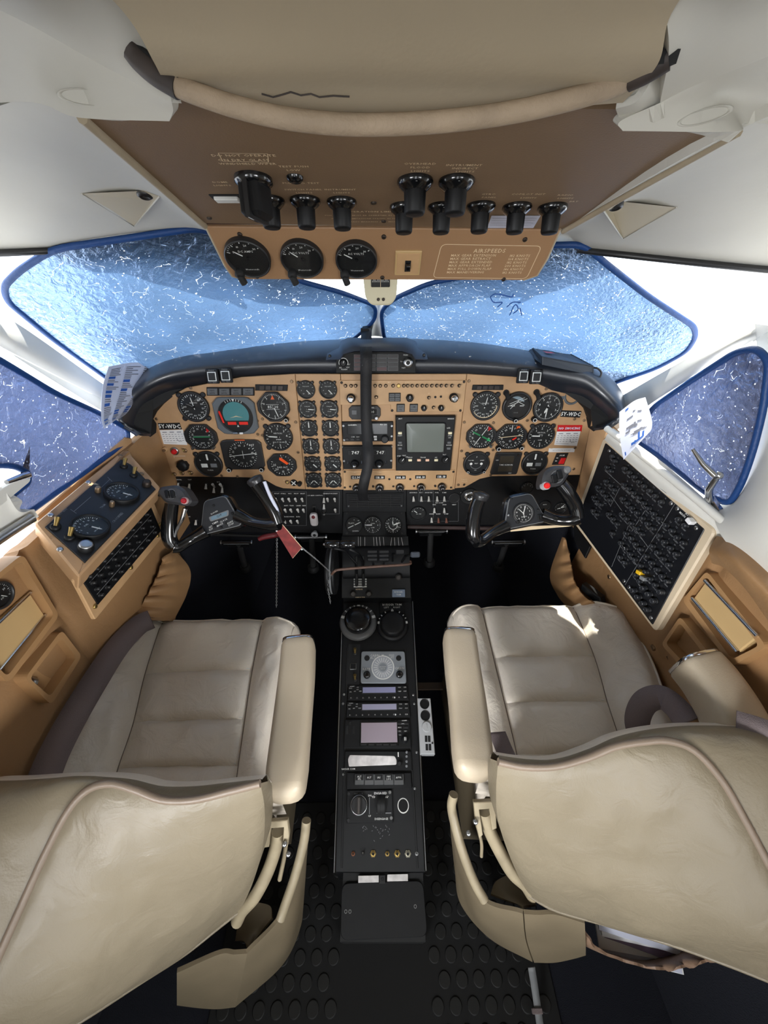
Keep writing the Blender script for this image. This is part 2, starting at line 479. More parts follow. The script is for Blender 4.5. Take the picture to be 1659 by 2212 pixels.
    def build(s, name, parent=None, kind=None, label=None):
        me = bpy.data.meshes.new(name)
        me.from_pydata([tuple(v) for v in s.v], [], s.f)
        ms = []
        for m in s.m:
            if m not in ms: ms.append(m)
        for m in ms: me.materials.append(m)
        ix = {m: i for i, m in enumerate(ms)}
        me.polygons.foreach_set('material_index', [ix[m] for m in s.m]); me.polygons.foreach_set('use_smooth', s.s)
        me.update()
        o = bpy.data.objects.new(name, me); COL.objects.link(o)
        if parent is not None: o.parent = parent
        if kind is None and name in ('lettering', 'print', 'markings'): kind = 'stuff'
        if kind: o['kind'] = kind
        if label: o['label'] = label
        return o


def inset(poly, d):
    n = len(poly); out = []
    for i in range(n):
        a, b, c = Vector(poly[i - 1]), Vector(poly[i]), Vector(poly[(i + 1) % n])
        e1 = (b - a); e2 = (c - b)
        if e1.length < 1e-9 or e2.length < 1e-9: out.append(tuple(b)); continue
        e1.normalize(); e2.normalize()
        n1 = Vector((-e1.y, e1.x)); n2 = Vector((-e2.y, e2.x)); q = n1 + n2
        k = q.dot(n1)
        out.append(tuple(b + q * (d / max(k, 0.35))))
    return out


def rrect(x0, y0, x1, y1, r, n=4):
    p = []
    for cx, cy, a in ((x1 - r, y0 + r, -PI / 2), (x1 - r, y1 - r, 0), (x0 + r, y1 - r, PI / 2), (x0 + r, y0 + r, PI)):
        for i in range(n + 1):
            t = a + PI / 2 * i / n; p.append((cx + r * math.cos(t), cy + r * math.sin(t)))
    return p


def rpoly(p, r, n=4):
    """round the corners of a polygon"""
    out = []; K = len(p)
    for i in range(K):
        a, b, c = Vector(p[i - 1]), Vector(p[i]), Vector(p[(i + 1) % K])
        ra = min(r, (a - b).length * 0.45, (c - b).length * 0.45)
        s, e = b + (a - b).normalized() * ra, b + (c - b).normalized() * ra
        for j in range(n + 1):
            t = j / n; out.append(tuple(s * (1 - t) ** 2 + b * 2 * t * (1 - t) + e * t * t))
    return out


def thing(name, label, cat, M=None, group=None):
    o = bpy.data.objects.new(name, None); COL.objects.link(o); o.empty_display_size = 0.02
    if M is not None: o.matrix_world = M
    o['label'] = label; o['category'] = cat
    if group: o['group'] = group
    return o


def tag(o, label, cat, group=None):
    o['label'] = label; o['category'] = cat
    if group: o['group'] = group
    return o


def copy_part(o, parent, M):
    c = o.copy(); COL.objects.link(c); c.parent = parent; c.matrix_local = M
    return c


def bvh_of(o):
    me = o.data
    return BVHTree.FromPolygons([o.matrix_world @ v.co for v in me.vertices], [tuple(p.vertices) for p in me.polygons])


def cast(b, u, v, back=0.0):
    d = ray(u, v); dl = d.length
    h = b.ray_cast(CAMP, d.normalized())
    if h[0] is None: return None
    return h[0] - d.normalized() * back


# ================================================================== THE SETTING
def structure(o, label=None):
    o['kind'] = 'structure'
    if label: o['label'] = label
    return o


def pts(l): return [P(*q) for q in l]


def wx(Y, z):                        # half width of the cabin lining
    x = 0.665 - 0.055 * Y
    if z < 0.5: x -= 0.05 * ((0.5 - z) / 0.4) ** 1.5
    return x


def wall_grid(sg, y0, y1, z0, z1, ny, nz, puff=None, cut=False):
    g = []
    for i in range(nz + 1):
        z = z1 + (z0 - z1) * i / nz; r = []
        for j in range(ny + 1):
            y = y0 + (y1 - (max(0, .42 - z) * 1.9 if (sg < 0 and cut) else 0) - y0) * j / ny
            r.append(Vector((sg * (wx(y, z) - (puff(y, z) if puff else 0)), y, z)))
        g.append(r)
    return g


def quilt(y, z):
    f = 0.0
    for s in (0.02, 0.19, 0.43): f -= 0.007 * math.exp(-((y - s - 0.12 * (z - 0.5)) / 0.008) ** 2)
    f -= 0.006 * math.exp(-((z - 0.47 - 0.05 * math.sin(3 * y)) / 0.008) ** 2) * (1 if y < 0.45 else 0)
    f += 0.004 * noise.noise(Vector((y * 7, z * 7, 1.3)))
    return f + 0.006


for sg, nm in ((-1, 'wall_left'), (1, 'wall_right')):
    b = MB(); b.solid(wall_grid(sg, -0.3, 0.80, 0.33, 0.825, 88, 40, quilt, True), 0.02, CAMEL, flip=(sg > 0)); o = structure(b.build(nm), 'tan leather side lining of the cockpit')
    b = MB(); b.solid(wall_grid(sg, 0.801, 1.0, 0.50, 0.825, 10, 14), 0.02, CAMEL, flip=(sg > 0)); b.build('lining_panel', o)
    b = MB(); b.solid(wall_grid(sg * 1.006, -0.5, 1.5, 0.0, 0.8, 12, 8), 0.02, CARPET, flip=(sg > 0)); b.build('carpet_lining', o)
b = MB(); b.box(-0.72, -2.3, -0.03, 0.72, 1.5, 0, CARPET); structure(b.build('floor'), 'dark navy carpeted floor')
b = MB(); b.box(-0.66, 1.42, 0.0, 0.66, 1.45, 0.95, CARPET); b.prism([(-.74, 1.02), (-.66, .98), (0, 1.22), (.66, .98), (.74, 1.02), (.74, 1.5), (-.74, 1.5)], .935, .945, FRM); structure(b.build('wall_front'), 'dark firewall behind the pedals')


# ---- headliner
def head_side(rows, nm, flip, label):
    b = MB(); g = patch([pts(r) for r in rows], 10, 10); b.solid(g, 0.012, HEAD, flip=flip)
    return structure(b.build(nm), label)


HL = head_side([[(-420, 300, .44), (-60, 240, .34), (178, 252, .265), (440, 480, .50)],
                [(-420, 440, .54), (0, 400, .48), (230, 400, .47), (462, 505, .68)],
                [(-420, 560, .60), (0, 541, .62), (200, 531, .68), (520, 512, .82)]], 'ceiling_left', True, 'off-white headliner above the left windows')
HR = head_side([[(1215, 495, .50), (1590, 283, .265), (1760, 262, .34), (2100, 320, .44)],
                [(1195, 512, .68), (1430, 418, .47), (1680, 430, .48), (2080, 470, .54)],
                [(1140, 522, .82), (1320, 542, .68), (1659, 577, .62), (2080, 610, .60)]], 'ceiling_right', True, 'off-white headliner above the right windows')
for cv, nm in (([(-420, 566, .60), (0, 547, .618), (200, 537, .678), (520, 518, .818)], 'trim_1'), ([(1140, 528, .818), (1320, 548, .678), (1659, 583, .618), (2080, 616, .60)], 'trim_2')):
    b = MB(); b.tube(cr(pts(cv), 8), 0.005, BEZ, 8); structure(b.build(nm), 'dark rubber edge along the top of the windscreen')
BHL, BHR = bvh_of(HL), bvh_of(HR)

# moulded covers at the ends of the bow, and the padded roof edge between them
b = MB()
b.solid(patch([pts([(-420, -160, .20), (0, 22, .215), (200, 130, .220), (371, 222, .220)]),
               pts([(-420, 130, .30), (0, 140, .25), (150, 200, .238), (374, 240, .226)]),
               pts([(-420, 300, .36), (0, 222, .28), (170, 254, .246), (366, 262, .232)])], 8, 8), 0.008, HEAD, flip=True)
b.solid(patch([pts([(-420, -300, .16), (-40, -60, .16), (180, -60, .165), (285, -60, .17)]),
               pts([(-420, -200, .18), (0, 0, .19), (200, 50, .195), (348, 110, .205)]),
               pts([(-420, -160, .20), (0, 22, .215), (200, 130, .220), (371, 222, .220)])], 8, 8), 0.008, HEAD, flip=True)
cornL = structure(b.build('ceiling_corner_left'), 'moulded white roof corner at the left of the bow')
b = MB()
b.solid(patch([pts([(1426, 222, .232), (1500, 185, .225), (1659, 122, .215), (2080, -60, .20)]),
               pts([(1340, 262, .238), (1520, 225, .236), (1659, 200, .25), (2080, 160, .29)]),
               pts([(1345, 283, .242), (1588, 284, .246), (1659, 268, .27), (2080, 320, .35)])], 8, 8), 0.008, HEAD, flip=True)
b.solid(patch([pts([(1420, -60, .165), (1520, -60, .16), (1720, -80, .16), (2080, -260, .15)]),
               pts([(1445, 100, .19), (1530, 60, .19), (1659, 20, .19), (2080, -130, .18)]),
               pts([(1426, 222, .232), (1500, 185, .225), (1659, 122, .215), (2080, -60, .20)])], 8, 8), 0.008, HEAD, flip=True)
b.solid(patch([pts([(1330, 235, .232), (1380, 215, .225), (1430, 130, .212), (1446, 100, .21)]),
               pts([(1345, 283, .257), (1390, 262, .246), (1426, 225, .236), (1440, 200, .23)])], 6, 6), 0.004, HEAD, flip=True)
cornR = structure(b.build('ceiling_corner_right'), 'moulded white roof corner at the right of the bow')
b = MB()
b.solid(patch([pts([(120, -120, .150), (500, -120, .150), (830, -120, .150), (1150, -120, .150), (1560, -120, .150)]),
               pts([(270, 30, .176), (520, 45, .178), (830, 45, .178), (1150, 45, .178), (1450, 30, .176)]),
               pts([(330, 130, .196), (540, 150, .20), (830, 155, .202), (1150, 150, .20), (1420, 140, .196)]),
               pts([(372, 215, .228), (560, 235, .229), (830, 243, .230), (1120, 238, .229), (1345, 222, .226)])], 10, 10), 0.01, HEADT, flip=True)
CORN = {'left': bvh_of(cornL), 'right': bvh_of(cornR)}
cl = structure(b.build('ceiling_middle'), 'tan padded roof edge between the two moulded corners')
bc = bvh_of(cl)
b = MB()
pp = [cast(bc, u, v, 0.0012) for u, v in ((565, 203), (590, 210), (612, 204), (628, 199), (650, 206), (672, 203), (690, 210), (720, 207), (755, 209))]
b.tube([p for p in pp if p], 0.0004, RODE, 5); b.build('crack', cl)
# roof skin over everything, its front edge down to the windscreen top, and the cabin behind the seats
b = MB(); b.box(-0.72, -2.3, 1.47, 0.72, 0.16, 1.49, HEAD); b.box(-0.72, 0.16, 1.40, 0.72, 0.62, 1.415, HEAD); b.box(-0.5, 0.62, 1.40, 0.5, 0.79, 1.415, HEAD); b.box(-0.72, 0.15, 1.40, 0.72, 0.17, 1.49, HEAD)
rt = [(-.72, .60, 1.41), (-.5, .72, 1.41), (-.27, .76, 1.41), (0, .78, 1.41), (.27, .76, 1.41), (.5, .72, 1.41), (.72, .60, 1.41)]
rl = [(-.72, .62, 1.245), (-.52, .80, 1.235), (-.27, .98, 1.18), (0, 1.09, 1.145), (.27, .98, 1.18), (.52, .80, 1.235), (.72, .62, 1.245)]
b.solid(patch([rt, [tuple((a + c) / 2 + (0, .02, .03)[k] for k, (a, c) in enumerate(zip(p, q))) for p, q in zip(rt, rl)], rl], 6, 5), .01, HEAD, flip=True)
for sx in (-1, 1): b.box(sx * .70, -.3, 1.22, sx * .72, .62, 1.48, HEAD)
structure(b.build('roof'), 'off-white roof over the cockpit and aisle')
b = MB(); b.box(-.72, -2.33, 0, -.20, -2.3, 1.49, HEAD); b.box(.20, -2.33, 0, .72, -2.3, 1.49, HEAD); structure(b.build('wall_rear'), 'bulkhead with an open doorway at the tail of the cabin')
for sx, nm in ((-1, 'left'), (1, 'right')):
    b = MB(); b.box(sx * .69, -2.3, 0, sx * .72, -.28, .86, HEAD); b.box(sx * .69, -2.3, 1.24, sx * .72, -.28, 1.48, HEAD); b.box(sx * .69, -.62, .8, sx * .72, .30, 1.48, HEAD); b.box(sx * .69, -1.35, .8, sx * .72, -1.10, 1.48, HEAD); b.box(sx * .69, -2.3, .8, sx * .72, -1.9, 1.48, HEAD)
    structure(b.build('wall_cabin_' + nm), 'off-white cabin side behind the seats')

# ---- bow handrail
t = thing('bow_rail', 'cloth covered bow rail hanging across the roof edge', 'rail', Matrix.Translation(P(818, 262, .218)))
Mi = t.matrix_world.inverted(); PL = lambda u, v, q: Mi @ P(u, v, q)
rail = [(372, 182, .212), (430, 205, .212), (520, 234, .214), (620, 256, .216), (730, 268, .2175), (840, 269, .218), (960, 262, .2175), (1080, 247, .216), (1190, 225, .214), (1300, 195, .212), (1372, 165, .211)]
b = MB(); b.tube(cr([PL(*q) for q in rail], 8), 0.0049, RODM, 14)
for i, q in enumerate(cr([PL(*q) for q in rail], 9)):
    pass
b.build('rail_cover', t)
b = MB(); b.tube(cr([PL(*q) for q in ((284, 108, .206), (300, 128, .208), (335, 158, .210), (385, 188, .212))], 6), 0.0056, RODE, 12); b.tube(cr([PL(*q) for q in ((288, 96, .204), (345, 135, .206), (388, 168, .208))], 4), 0.0016, BLKM, 6); b.build('worn_end', t)
b = MB(); b.tube(cr([PL(*q) for q in ((1362, 170, .210), (1400, 152, .204), (1446, 124, .198))], 6), 0.0054, RODE, 12)
b.box(-0.003, -0.003, -0.002, 0.008, 0.003, 0.003, BLKM, M=Matrix.Translation(PL(1424, 128, .198))); b.build('worn_end', t)
# oval light recesses in the corners
for u, v, q, w, h, nm in ((186, 210, .262, .0165, .0042, 'left'), (1520, 252, .262, .0165, .003, 'right')):
    d_ = ray(u, v).normalized(); hh = CORN[nm].ray_cast(CAMP, d_); c_ = hh[0]; n_ = hh[1] if hh[1].dot(CAMP - c_) > 0 else -hh[1]
    fr = Frame(c_ + n_ * .0008, RT, n_.cross(RT))
    t = thing('oval_recess', 'oval finger recess moulded in the white roof corner on the %s' % nm, 'recess', fr.M @ Matrix.Rotation(rad(-4 if nm == 'left' else 12), 4, 'Z'))
    b = MB(); b.T = Matrix.Diagonal((1, .22, 1, 1)); b.lathe([(w, -.002), (w, .0006), (w * .93, .0012), (w * .86, .0004), (w * .84, -.0015)], HEAD, 28, cap=False); b.disc(w * .85, -.0006, HEAD, 28); b.build('rim', t)


# ---- window panes and foil shades
def plane3(a, bb, c):
    return Frame(bb, a - bb, c - bb)


A3, B3, C3 = P(815, 735, 1.12), P(230, 810, .95), P(110, 540, .64)
FL = plane3(A3, B3, C3)
mx = lambda p: Vector((-p.x, p.y, p.z))
FR_ = Frame(mx(B3), mx(B3) - mx(A3), mx(C3) - mx(B3))
sl = [Vector((-.648, .3, .8)), Vector((-.612, .95, .8)), Vector((-.60, .3, 1.15))]
FSL = Frame(sl[0], sl[1] - sl[0], sl[2] - sl[0])
FSR = Frame(mx(sl[1]), mx(sl[0]) - mx(sl[1]), mx(sl[2]) - mx(sl[0]))


def window(nm, fr, poly):
    p = [fr.hit(u, v) for u, v in poly]
    o = structure(MB().prism(p, -0.030, -0.025, PANE).build(nm)); o.matrix_world = fr.M
    return o


window('window_1', FL, [(-260, 470), (470, 480), (900, 600), (880, 770), (500, 800), (150, 870), (-300, 640)])
window('window_2', FR_, [(1960, 470), (1190, 480), (760, 600), (780, 770), (1160, 800), (1500, 870), (1980, 640)])
window('window_3', FSL, [(-400, 640), (0, 735), (320, 905), (320, 960), (60, 1150), (-400, 1150)])
window('window_4', FSR, [(2060, 640), (1659, 700), (1330, 900), (1330, 960), (1590, 1150), (2060, 1150)])


def shade(fr, poly, foilm, label, crk=0.012, zb=0.0, nm='foil_sunshade'):
    t = thing(nm, label, 'sunshade', fr.M)
    p = rpoly([fr.hit(u, v) for u, v in poly], 0.03, 5)
    # fill the outline with a fine crumpled sheet
    xs = [q[0] for q in p]; ys = [q[1] for q in p]
    b = MB(); n = len(p)
    cx, cy = sum(xs) / n, sum(ys) / n
    rings = 14; vs = []; fs = []
    dense = []
    for i in range(n):
        a, c = p[i], p[(i + 1) % n]; k = max(1, int((Vector(c) - Vector(a)).length / 0.012))
        for j in range(k): dense.append((a[0] + (c[0] - a[0]) * j / k, a[1] + (c[1] - a[1]) * j / k))
    n = len(dense)
    for r in range(rings + 1):
        s = 1 - r / (rings + 0.6)
        for x, y in dense:
            X, Y = cx + (x - cx) * s, cy + (y - cy) * s
            z = zb + (crk * (noise.noise(Vector((X * 6, Y * 6, 3))) + 0.35 * noise.noise(Vector((X * 22, Y * 22, 9)))) if r else 0)
            vs.append((X, Y, z))
    for r in range(rings):
        for i in range(n):
            j = (i + 1) % n; fs.append((r * n + i, r * n + j, (r + 1) * n + j, (r + 1) * n + i))
    fs.append(tuple(rings * n + i for i in range(n)))
    b.add(vs, fs, foilm, True); b.build('foil_sheet', t)
    b = MB(); b.tube([(x, y, zb) for x, y in dense], 0.0055, SHEDGE, 7, closed=True); b.build('edge_binding', t)
    return t


shade(FL, [(8, 618), (40, 585), (112, 538), (440, 490), (560, 560), (640, 605), (740, 632), (812, 660), (810, 692), (760, 735), (640, 775), (420, 810), (255, 835), (210, 802), (110, 730), (14, 650)], FOILA, 'crinkled blue foil sunshade in the left half of the windscreen')
shade(FR_, [(822, 672), (850, 645), (925, 612), (1040, 590), (1140, 530), (1262, 528), (1300, 562), (1400, 640), (1500, 705), (1503, 728), (1485, 758), (1420, 795), (1330, 826), (1290, 845), (1100, 790), (900, 770), (830, 735)], FOILB, 'speckled blue foil sunshade in the right half of the windscreen with a scribble')
shade(FSL, [(-330, 640), (-100, 722), (0, 778), (120, 850), (225, 897), (276, 928), (277, 952), (60, 1108), (38, 1112), (20, 1096), (22, 1072), (60, 1042), (60, 1022), (36, 1008), (0, 1004), (-330, 1060)], FOILS, 'blue foil sunshade covering the left side window', 0.010)
shade(FSR, [(1372, 952), (1405, 884), (1500, 818), (1590, 760), (1635, 752), (1662, 780), (1650, 880), (1625, 980), (1600, 1050), (1574, 1092), (1520, 1062), (1430, 990)], FOILS, 'blue foil sunshade covering the right side window', 0.010)
# scribble on the right shade
b = MB()
for q in ([(1062, 628), (1072, 622), (1090, 624), (1108, 628), (1112, 622)], [(1062, 628), (1070, 640), (1088, 640), (1078, 650)], [(1098, 650), (1110, 640), (1128, 640)], [(1104, 668), (1112, 650), (1118, 645), (1122, 655), (1112, 664)], [(1126, 652), (1130, 668)]):
    b.tube(cr([FR_.o + FR_.x * FR_.hit(u, v)[0] + FR_.y * FR_.hit(u, v)[1] + FR_.z * 0.016 for u, v in q], 5), 0.0012, INKB, 5)
o = b.build('pen_scribble'); tag(o, 'dark blue pen scribble on the right windscreen shade', 'scribble')

# ---- pillars, centre post, sills
b = MB(); b.solid(patch([pts([(-330, 480, .50), (0, 676, .67), (88, 733, .74), (202, 815, .88), (330, 905, 1.06)]),
                         pts([(-330, 520, .49), (0, 715, .655), (75, 765, .72), (200, 842, .865), (325, 930, 1.04)]),
                         pts([(-330, 560, .50), (0, 748, .665), (50, 782, .71), (188, 868, .87), (320, 950, 1.05)])], 8, 6), 0.02, FRM, flip=True)
structure(b.build('window_1_frame'), 'off-white pillar between the left windscreen and side window')
b = MB(); b.solid(patch([pts([(1300, 880, 1.06), (1400, 822, .90), (1520, 752, .74), (1640, 670, .68), (1990, 480, .50)]),
                         pts([(1310, 905, 1.04), (1405, 845, .88), (1530, 770, .72), (1650, 705, .66), (1990, 520, .49)]),
                         pts([(1325, 935, 1.05), (1400, 876, .89), (1500, 812, .76), (1600, 752, .70), (1990, 570, .50)])], 8, 6), 0.02, FRM, flip=True)
structure(b.build('window_2_frame'), 'white sunlit pillar between the right windscreen and side window')
b = MB(); b.solid(patch([pts([(790, 595, .95), (818, 595, .94), (860, 595, .95)]), pts([(806, 655, 1.02), (818, 655, 1.01), (830, 655, 1.02)]), pts([(788, 728, 1.12), (812, 726, 1.10), (836, 730, 1.12)])], 6, 8), 0.02, FRM, flip=True)
structure(b.build('trim_3'), 'white windscreen centre post')
b = MB(); b.solid(patch([pts([(1664, 690, .66), (1672, 800, .67), (1662, 900, .68), (1636, 1010, .70), (1600, 1088, .715), (1545, 1122, .715)]),
                         pts([(1760, 700, 0.544), (1760, 800, 0.549), (1740, 920, 0.554), (1700, 1040, 0.573), (1650, 1130, 0.592), (1590, 1160, 0.649)]),
                         pts([(2000, 700, 0.458), (2000, 800, 0.458), (1980, 960, 0.458), (1900, 1130, 0.477), (1790, 1240, 0.516), (1659, 1228, 0.606)])], 8, 8), 0.02, FRM, flip=True)
structure(b.build('window_4_frame'), 'white moulded window surround behind the right side window')
b = MB(); b.solid(patch([pts([(1325, 925, 0.912), (1420, 990, 0.807), (1545, 1098, 0.698), (1680, 1225, 0.613)]),
                         pts([(1312, 938, 0.912), (1404, 1016, 0.807), (1530, 1118, 0.698), (1668, 1240, 0.608)]),
                         pts([(1306, 950, 0.931), (1400, 1036, 0.822), (1524, 1140, 0.708), (1660, 1262, 0.617)])], 8, 5), 0.02, FRM, flip=True)
structure(b.build('window_4_sill'), 'white sill under the right side window')
b = MB(); b.solid(patch([pts([(-300, 1130, .475), (-60, 1075, .585), (0, 1052, .612), (40, 1104, .638), (74, 1100, .665)]),
                         pts([(-300, 1240, .466), (-60, 1140, .59), (0, 1110, .618), (45, 1120, .648), (78, 1108, .668)]),
                         pts([(-300, 1330, .466), (-60, 1205, .594), (0, 1168, .622), (50, 1136, .655), (84, 1116, .672)])], 8, 5), 0.02, FRM, flip=True)
structure(b.build('window_3_sill'), 'pale sill under the left side window')
b = MB(); b.tube(cr(pts([(-200, 1300, 0.494), (0, 1163, 0.611), (70, 1118, 0.655)]), 8), 0.008, ALU, 12); structure(b.build('trim_4'), 'silver rail along the left sill')
b = MB(); b.tube(cr(pts([(1310, 925, 0.898), (1420, 1010, 0.790), (1545, 1112, 0.679), (1700, 1245, 0.583)]), 8), 0.007, FRM, 12); structure(b.build('trim_5'), 'white rail along the right sill')
# window latches
fr = FSR; x, y = fr.hit(1552, 1082)
t = thing('window_latch', 'chrome latch lever at the rear foot of the right side window', 'latch', fr.at(x, y, 0.012))
b = MB(); b.prism(rpoly([(-.02, -.02), (.022, -.024), (.026, 0), (-.012, .012)], .006), -.004, .004, CHR, .001); b.build('base_plate', t)
b = MB(); b.tube([(0, 0, .004), (-.004, .03, .014), (-.002, .062, .012)], lambda s: .007 - .002 * s, CHR, 10); b.lathe([(.008, 0), (.008, .006), (.006, .008)], CHR, 14, Matrix.Translation((-.002, .062, .010))); b.build('pivot_post', t)
b = MB(); b.tube([(-.002, .062, .018), (-.022, .075, .03), (-.045, .094, .04)], lambda s: .006 - .003 * s, CHR, 10); b.build('lever', t)
fr = FSL; x, y = fr.hit(30, 1030)
t = thing('window_latch', 'chrome latch lever by the torn corner of the left side window', 'latch', fr.at(x, y, 0.014))
b = MB(); b.prism(rpoly([(-.06, -.014), (.008, -.012), (.014, .002), (-.06, .010)], .006), -.004, .003, FRM, .001); b.build('base_plate', t)
b = MB(); b.tube([(.004, .004, .006), (-.02, .018, .018), (-.046, .028, .022)], lambda s: .0065 - .003 * s, CHR, 10); b.build('lever', t)
# small clip on right frame
b = MB(); q = P(1588, 1138, .66); b.box(-.006, -.004, -.008, .006, .004, .012, FRM, .002, Matrix.Translation(q)); o = b.build('frame_clip'); tag(o, 'small white clip on the right window surround', 'clip')

# triangular light wells in the headliner
for bv, tri, nose, nm in ((BHL, [(176, 418), (310, 412), (345, 424), (290, 488)], (312, 418), 'left'), (BHR, [(1462, 448), (1350, 436), (1300, 450), (1345, 515)], (1330, 442), 'right')):
    c = [cast(bv, u, v, 0.001) for u, v in tri]
    if None in c: continue
    M = Matrix.Translation(c[2]); Mi = M.inverted()
    t = thing('reading_light_well', 'triangular light well moulded into the headliner on the %s side' % nm, 'light well', M)
    d = (c[1] - CAMP).normalized()
    deep = cast(bv, (tri[1][0] * .5 + tri[2][0] * .5), tri[1][1] + 22, 0.001) - d * 0.026
    b = MB(); v = [Mi @ q for q in c] + [Mi @ deep]
    b.add(v, [(0, 3, 4), (3, 2, 4), (2, 1, 4), (1, 0, 4)], mat('well_shade_beige', (176, 164, 138), .6))  # headliner plastic with the well's yellowish shading put into the colour
    b.tube([v[0], v[3], v[2]], .0012, HEAD, 6); b.build('hood', t)
    q = cast(bv, nose[0], nose[1], 0.006)
    b = MB(); b.lathe([(.009, -.004), (.009, .003), (.006, .005), (.004, .002)], BEZ, 16, Mi @ Matrix.Translation(q) @ Vector((0, -.4, -.9)).to_track_quat('Z', 'Y').to_matrix().to_4x4()); b.build('lamp_nozzle', t)


# ================================================================== OVERHEAD PANEL
OH = Frame(P(826, 490, .482), (1, 0, 0), (0, -.956, .293))
t = thing('overhead_console', 'brown overhead switch panel with black rotary knobs and printed captions', 'panel', OH.M)
SG = -1.0 if OH.z.z > 0 else 1.0       # side of the sheet that faces down
c4 = [OH.hit(*q) for q in ((444, 482), (1214, 495), (1586, 285), (1500, 240), (340, 215), (184, 254))]
b = MB(); b.prism(c4, -0.006 if SG > 0 else 0.0, 0.0 if SG > 0 else 0.006, BROWN); b.build('panel_sheet', t)
for q0, q1 in (((176, 250), (442, 486)), ((1596, 280), (1217, 497))):
    b = MB(); b.tube([(x, y, SG * .001) for x, y in (OH.hit(*q0), OH.hit(*q1))], .0035, HEADT, 8); b.build('edge_trim', t)


def okn(u, v, scale, ut, vt, flute=True, prof=None, nm='knob'):
    """a knob hanging from the overhead sheet; its length follows the photographed tip"""
    x, y = OH.hit(u, v); s = OH.px(u, v)
    M = Matrix.Translation((x, y, 0)) @ (Matrix.Rotation(PI, 4, 'X') if SG < 0 else Matrix.Identity(4))
    L = 0.0265 * scale; r = 0.0125 * scale
    b = MB(); b.lathe([(r * 1.32, 0), (r * 1.36, L * .08), (r * 1.2, L * .2), (r * .78, L * .34)], BLKG, 28, cap=True)
    ro = (lambda a: 1 + .035 * math.cos(24 * a)) if flute else None
    b.lathe([(r * .80, L * .30), (r * .76, L * .92), (r * .66, L), (r * .3, L * 1.01)], BLK, 48, ro=ro)
    b.line(0, r * .85, 0, r * 1.25, r * .12, L * .19 + .0004, WHT)
    ob = b.build(nm, t); ob.matrix_local = M
    return ob


for u, v, ut, vt, k in ((582, 431, 579, 479, 1), (659, 431, 660, 482, 1), (738, 434, 738, 484, 1), (873, 445, 882, 490, 1), (955, 445, 958, 490, 1), (1039, 443, 1033, 494, 1), (1117, 445, 1112, 494, 1), (1194, 446, 1187, 496, 1)):
    okn(u, v, .93, ut, vt)
for u, v in ((897, 389), (986, 389)): okn(u, v, .98, 0, 0)
# big selector
x, y = OH.hit(547, 384)
b = MB(); b.lathe([(.0165, 0), (.0168, .004), (.0135, .0065)], BLKG, 28)
b.prism(rpoly([(-.0105, -.0135), (.0105, -.0135), (.0105, .0125), (-.0105, .0125)], .005, 3), .005, .030, BLK, .003)
b.prism([(-.0022, -.0155), (.0022, -.0155), (.0022, .0150), (-.0022, .0150)], .005, .032, BEZ, .001); b.line(0, .006, 0, .0148, .0012, .0325, WHT)
ob = b.build('selector_knob', t); ob.matrix_local = Matrix.Translation((x, y, 0)) @ (Matrix.Rotation(PI, 4, 'X') if SG < 0 else Matrix.Identity(4)) @ Matrix.Rotation(rad(18), 4, 'Z')
FX = Matrix.Rotation(PI, 4, 'X') if SG < 0 else Matrix.Identity(4)


def ocap(name, mb, u, v, rot=0):
    x, y = OH.hit(u, v); ob = mb.build(name, t); ob.matrix_local = Matrix.Translation((x, y, 0)) @ FX @ Matrix.Rotation(rot, 4, 'Z'); return ob


b = MB(); b.lathe([(.0075, 0), (.0070, .002), (.005, .004), (.003, .0045)], BLKG, 20); ocap('push_button', b, 637, 382)
b = MB(); b.box(-.0155, -.0085, 0, .0155, .0085, .0012, BLKM, .0005); b.box(-.012, -.004, .001, .012, .006, .004, WHT, .0008); ocap('rocker_switch', b, 491, 426, rad(0))
for u, v in ((452, 470), (829, 477), (1175, 495 - 8), (807, 437)):
    b = MB(); b.lathe([(.003, 0), (.0029, .0012), (.002, .0018)], SCRD, 12); ocap('screw', b, u, v)
bp = MB()
# text helper: the sheet is read from below with 'up' towards the tail
def otext(st, u, v, sz, m=CRM):
    x, y = OH.hit(u, v)
    # columns: text x -> +x, text y -> +y (aft/up), mirrored normal handled by plain geometry
    bp.text(st, x, y, sz, SG * .0005, m)


otext('DO NOT OPERATE', 526, 334, .0055); otext('ON DRY GLASS', 526, 344, .0055)
q = [OH.hit(*a) for a in ((471, 329), (578, 331), (580, 349), (481, 347))]
for a, c in zip(q, q[1:] + q[:1]): bp.line(a[0], a[1], c[0], c[1], .0006, SG * .0004, CRM)
for st, u, v in (('WINDSHIELD WIPER', 535, 352), ('TEST PUSH', 634, 358), ('LOW', 634, 366), ('PUSH TO TEST', 650, 394), ('DOME', 475, 392), ('LIGHTS', 480, 399), ('SWITCH PANEL', 655, 408), ('LIGHTS', 657, 415), ('INSTRUMENT', 735, 408), ('LIGHTS', 738, 415), ('OVERHEAD', 908, 352), ('FLOOD', 908, 360), ('LIGHTS', 908, 368), ('INSTRUMENT', 1003, 355), ('INDIRECT', 1005, 362), ('LIGHTS', 1005, 369), ('GYRO', 1056, 418), ('PANEL', 1057, 425), ('COPILOT INST', 1142, 418), ('LIGHTS', 1142, 426), ('RADIO', 1222, 420), ('LIGHTS', 1222, 427), ('OFF', 572, 417), ('BRT', 1240, 434)):
    otext(st, u, v, .0048)
otext('OPERATION LIMITATIONS', 822, 456, .0062); otext('THIS AIRCRAFT MUST BE OPERATED IN COMPLIANCE', 800, 464, .0040); otext('WITH THE LIMITATIONS STATED IN THE FORM', 800, 471, .0040); otext('OF PLACARDS MARKINGS AND MANUALS', 800, 478, .0040)
q = [OH.hit(*a) for a in ((1062, 465), (1168, 465), (1152, 492), (1052, 492))]
bp.poly(q, SG * .0004, PAPERB)
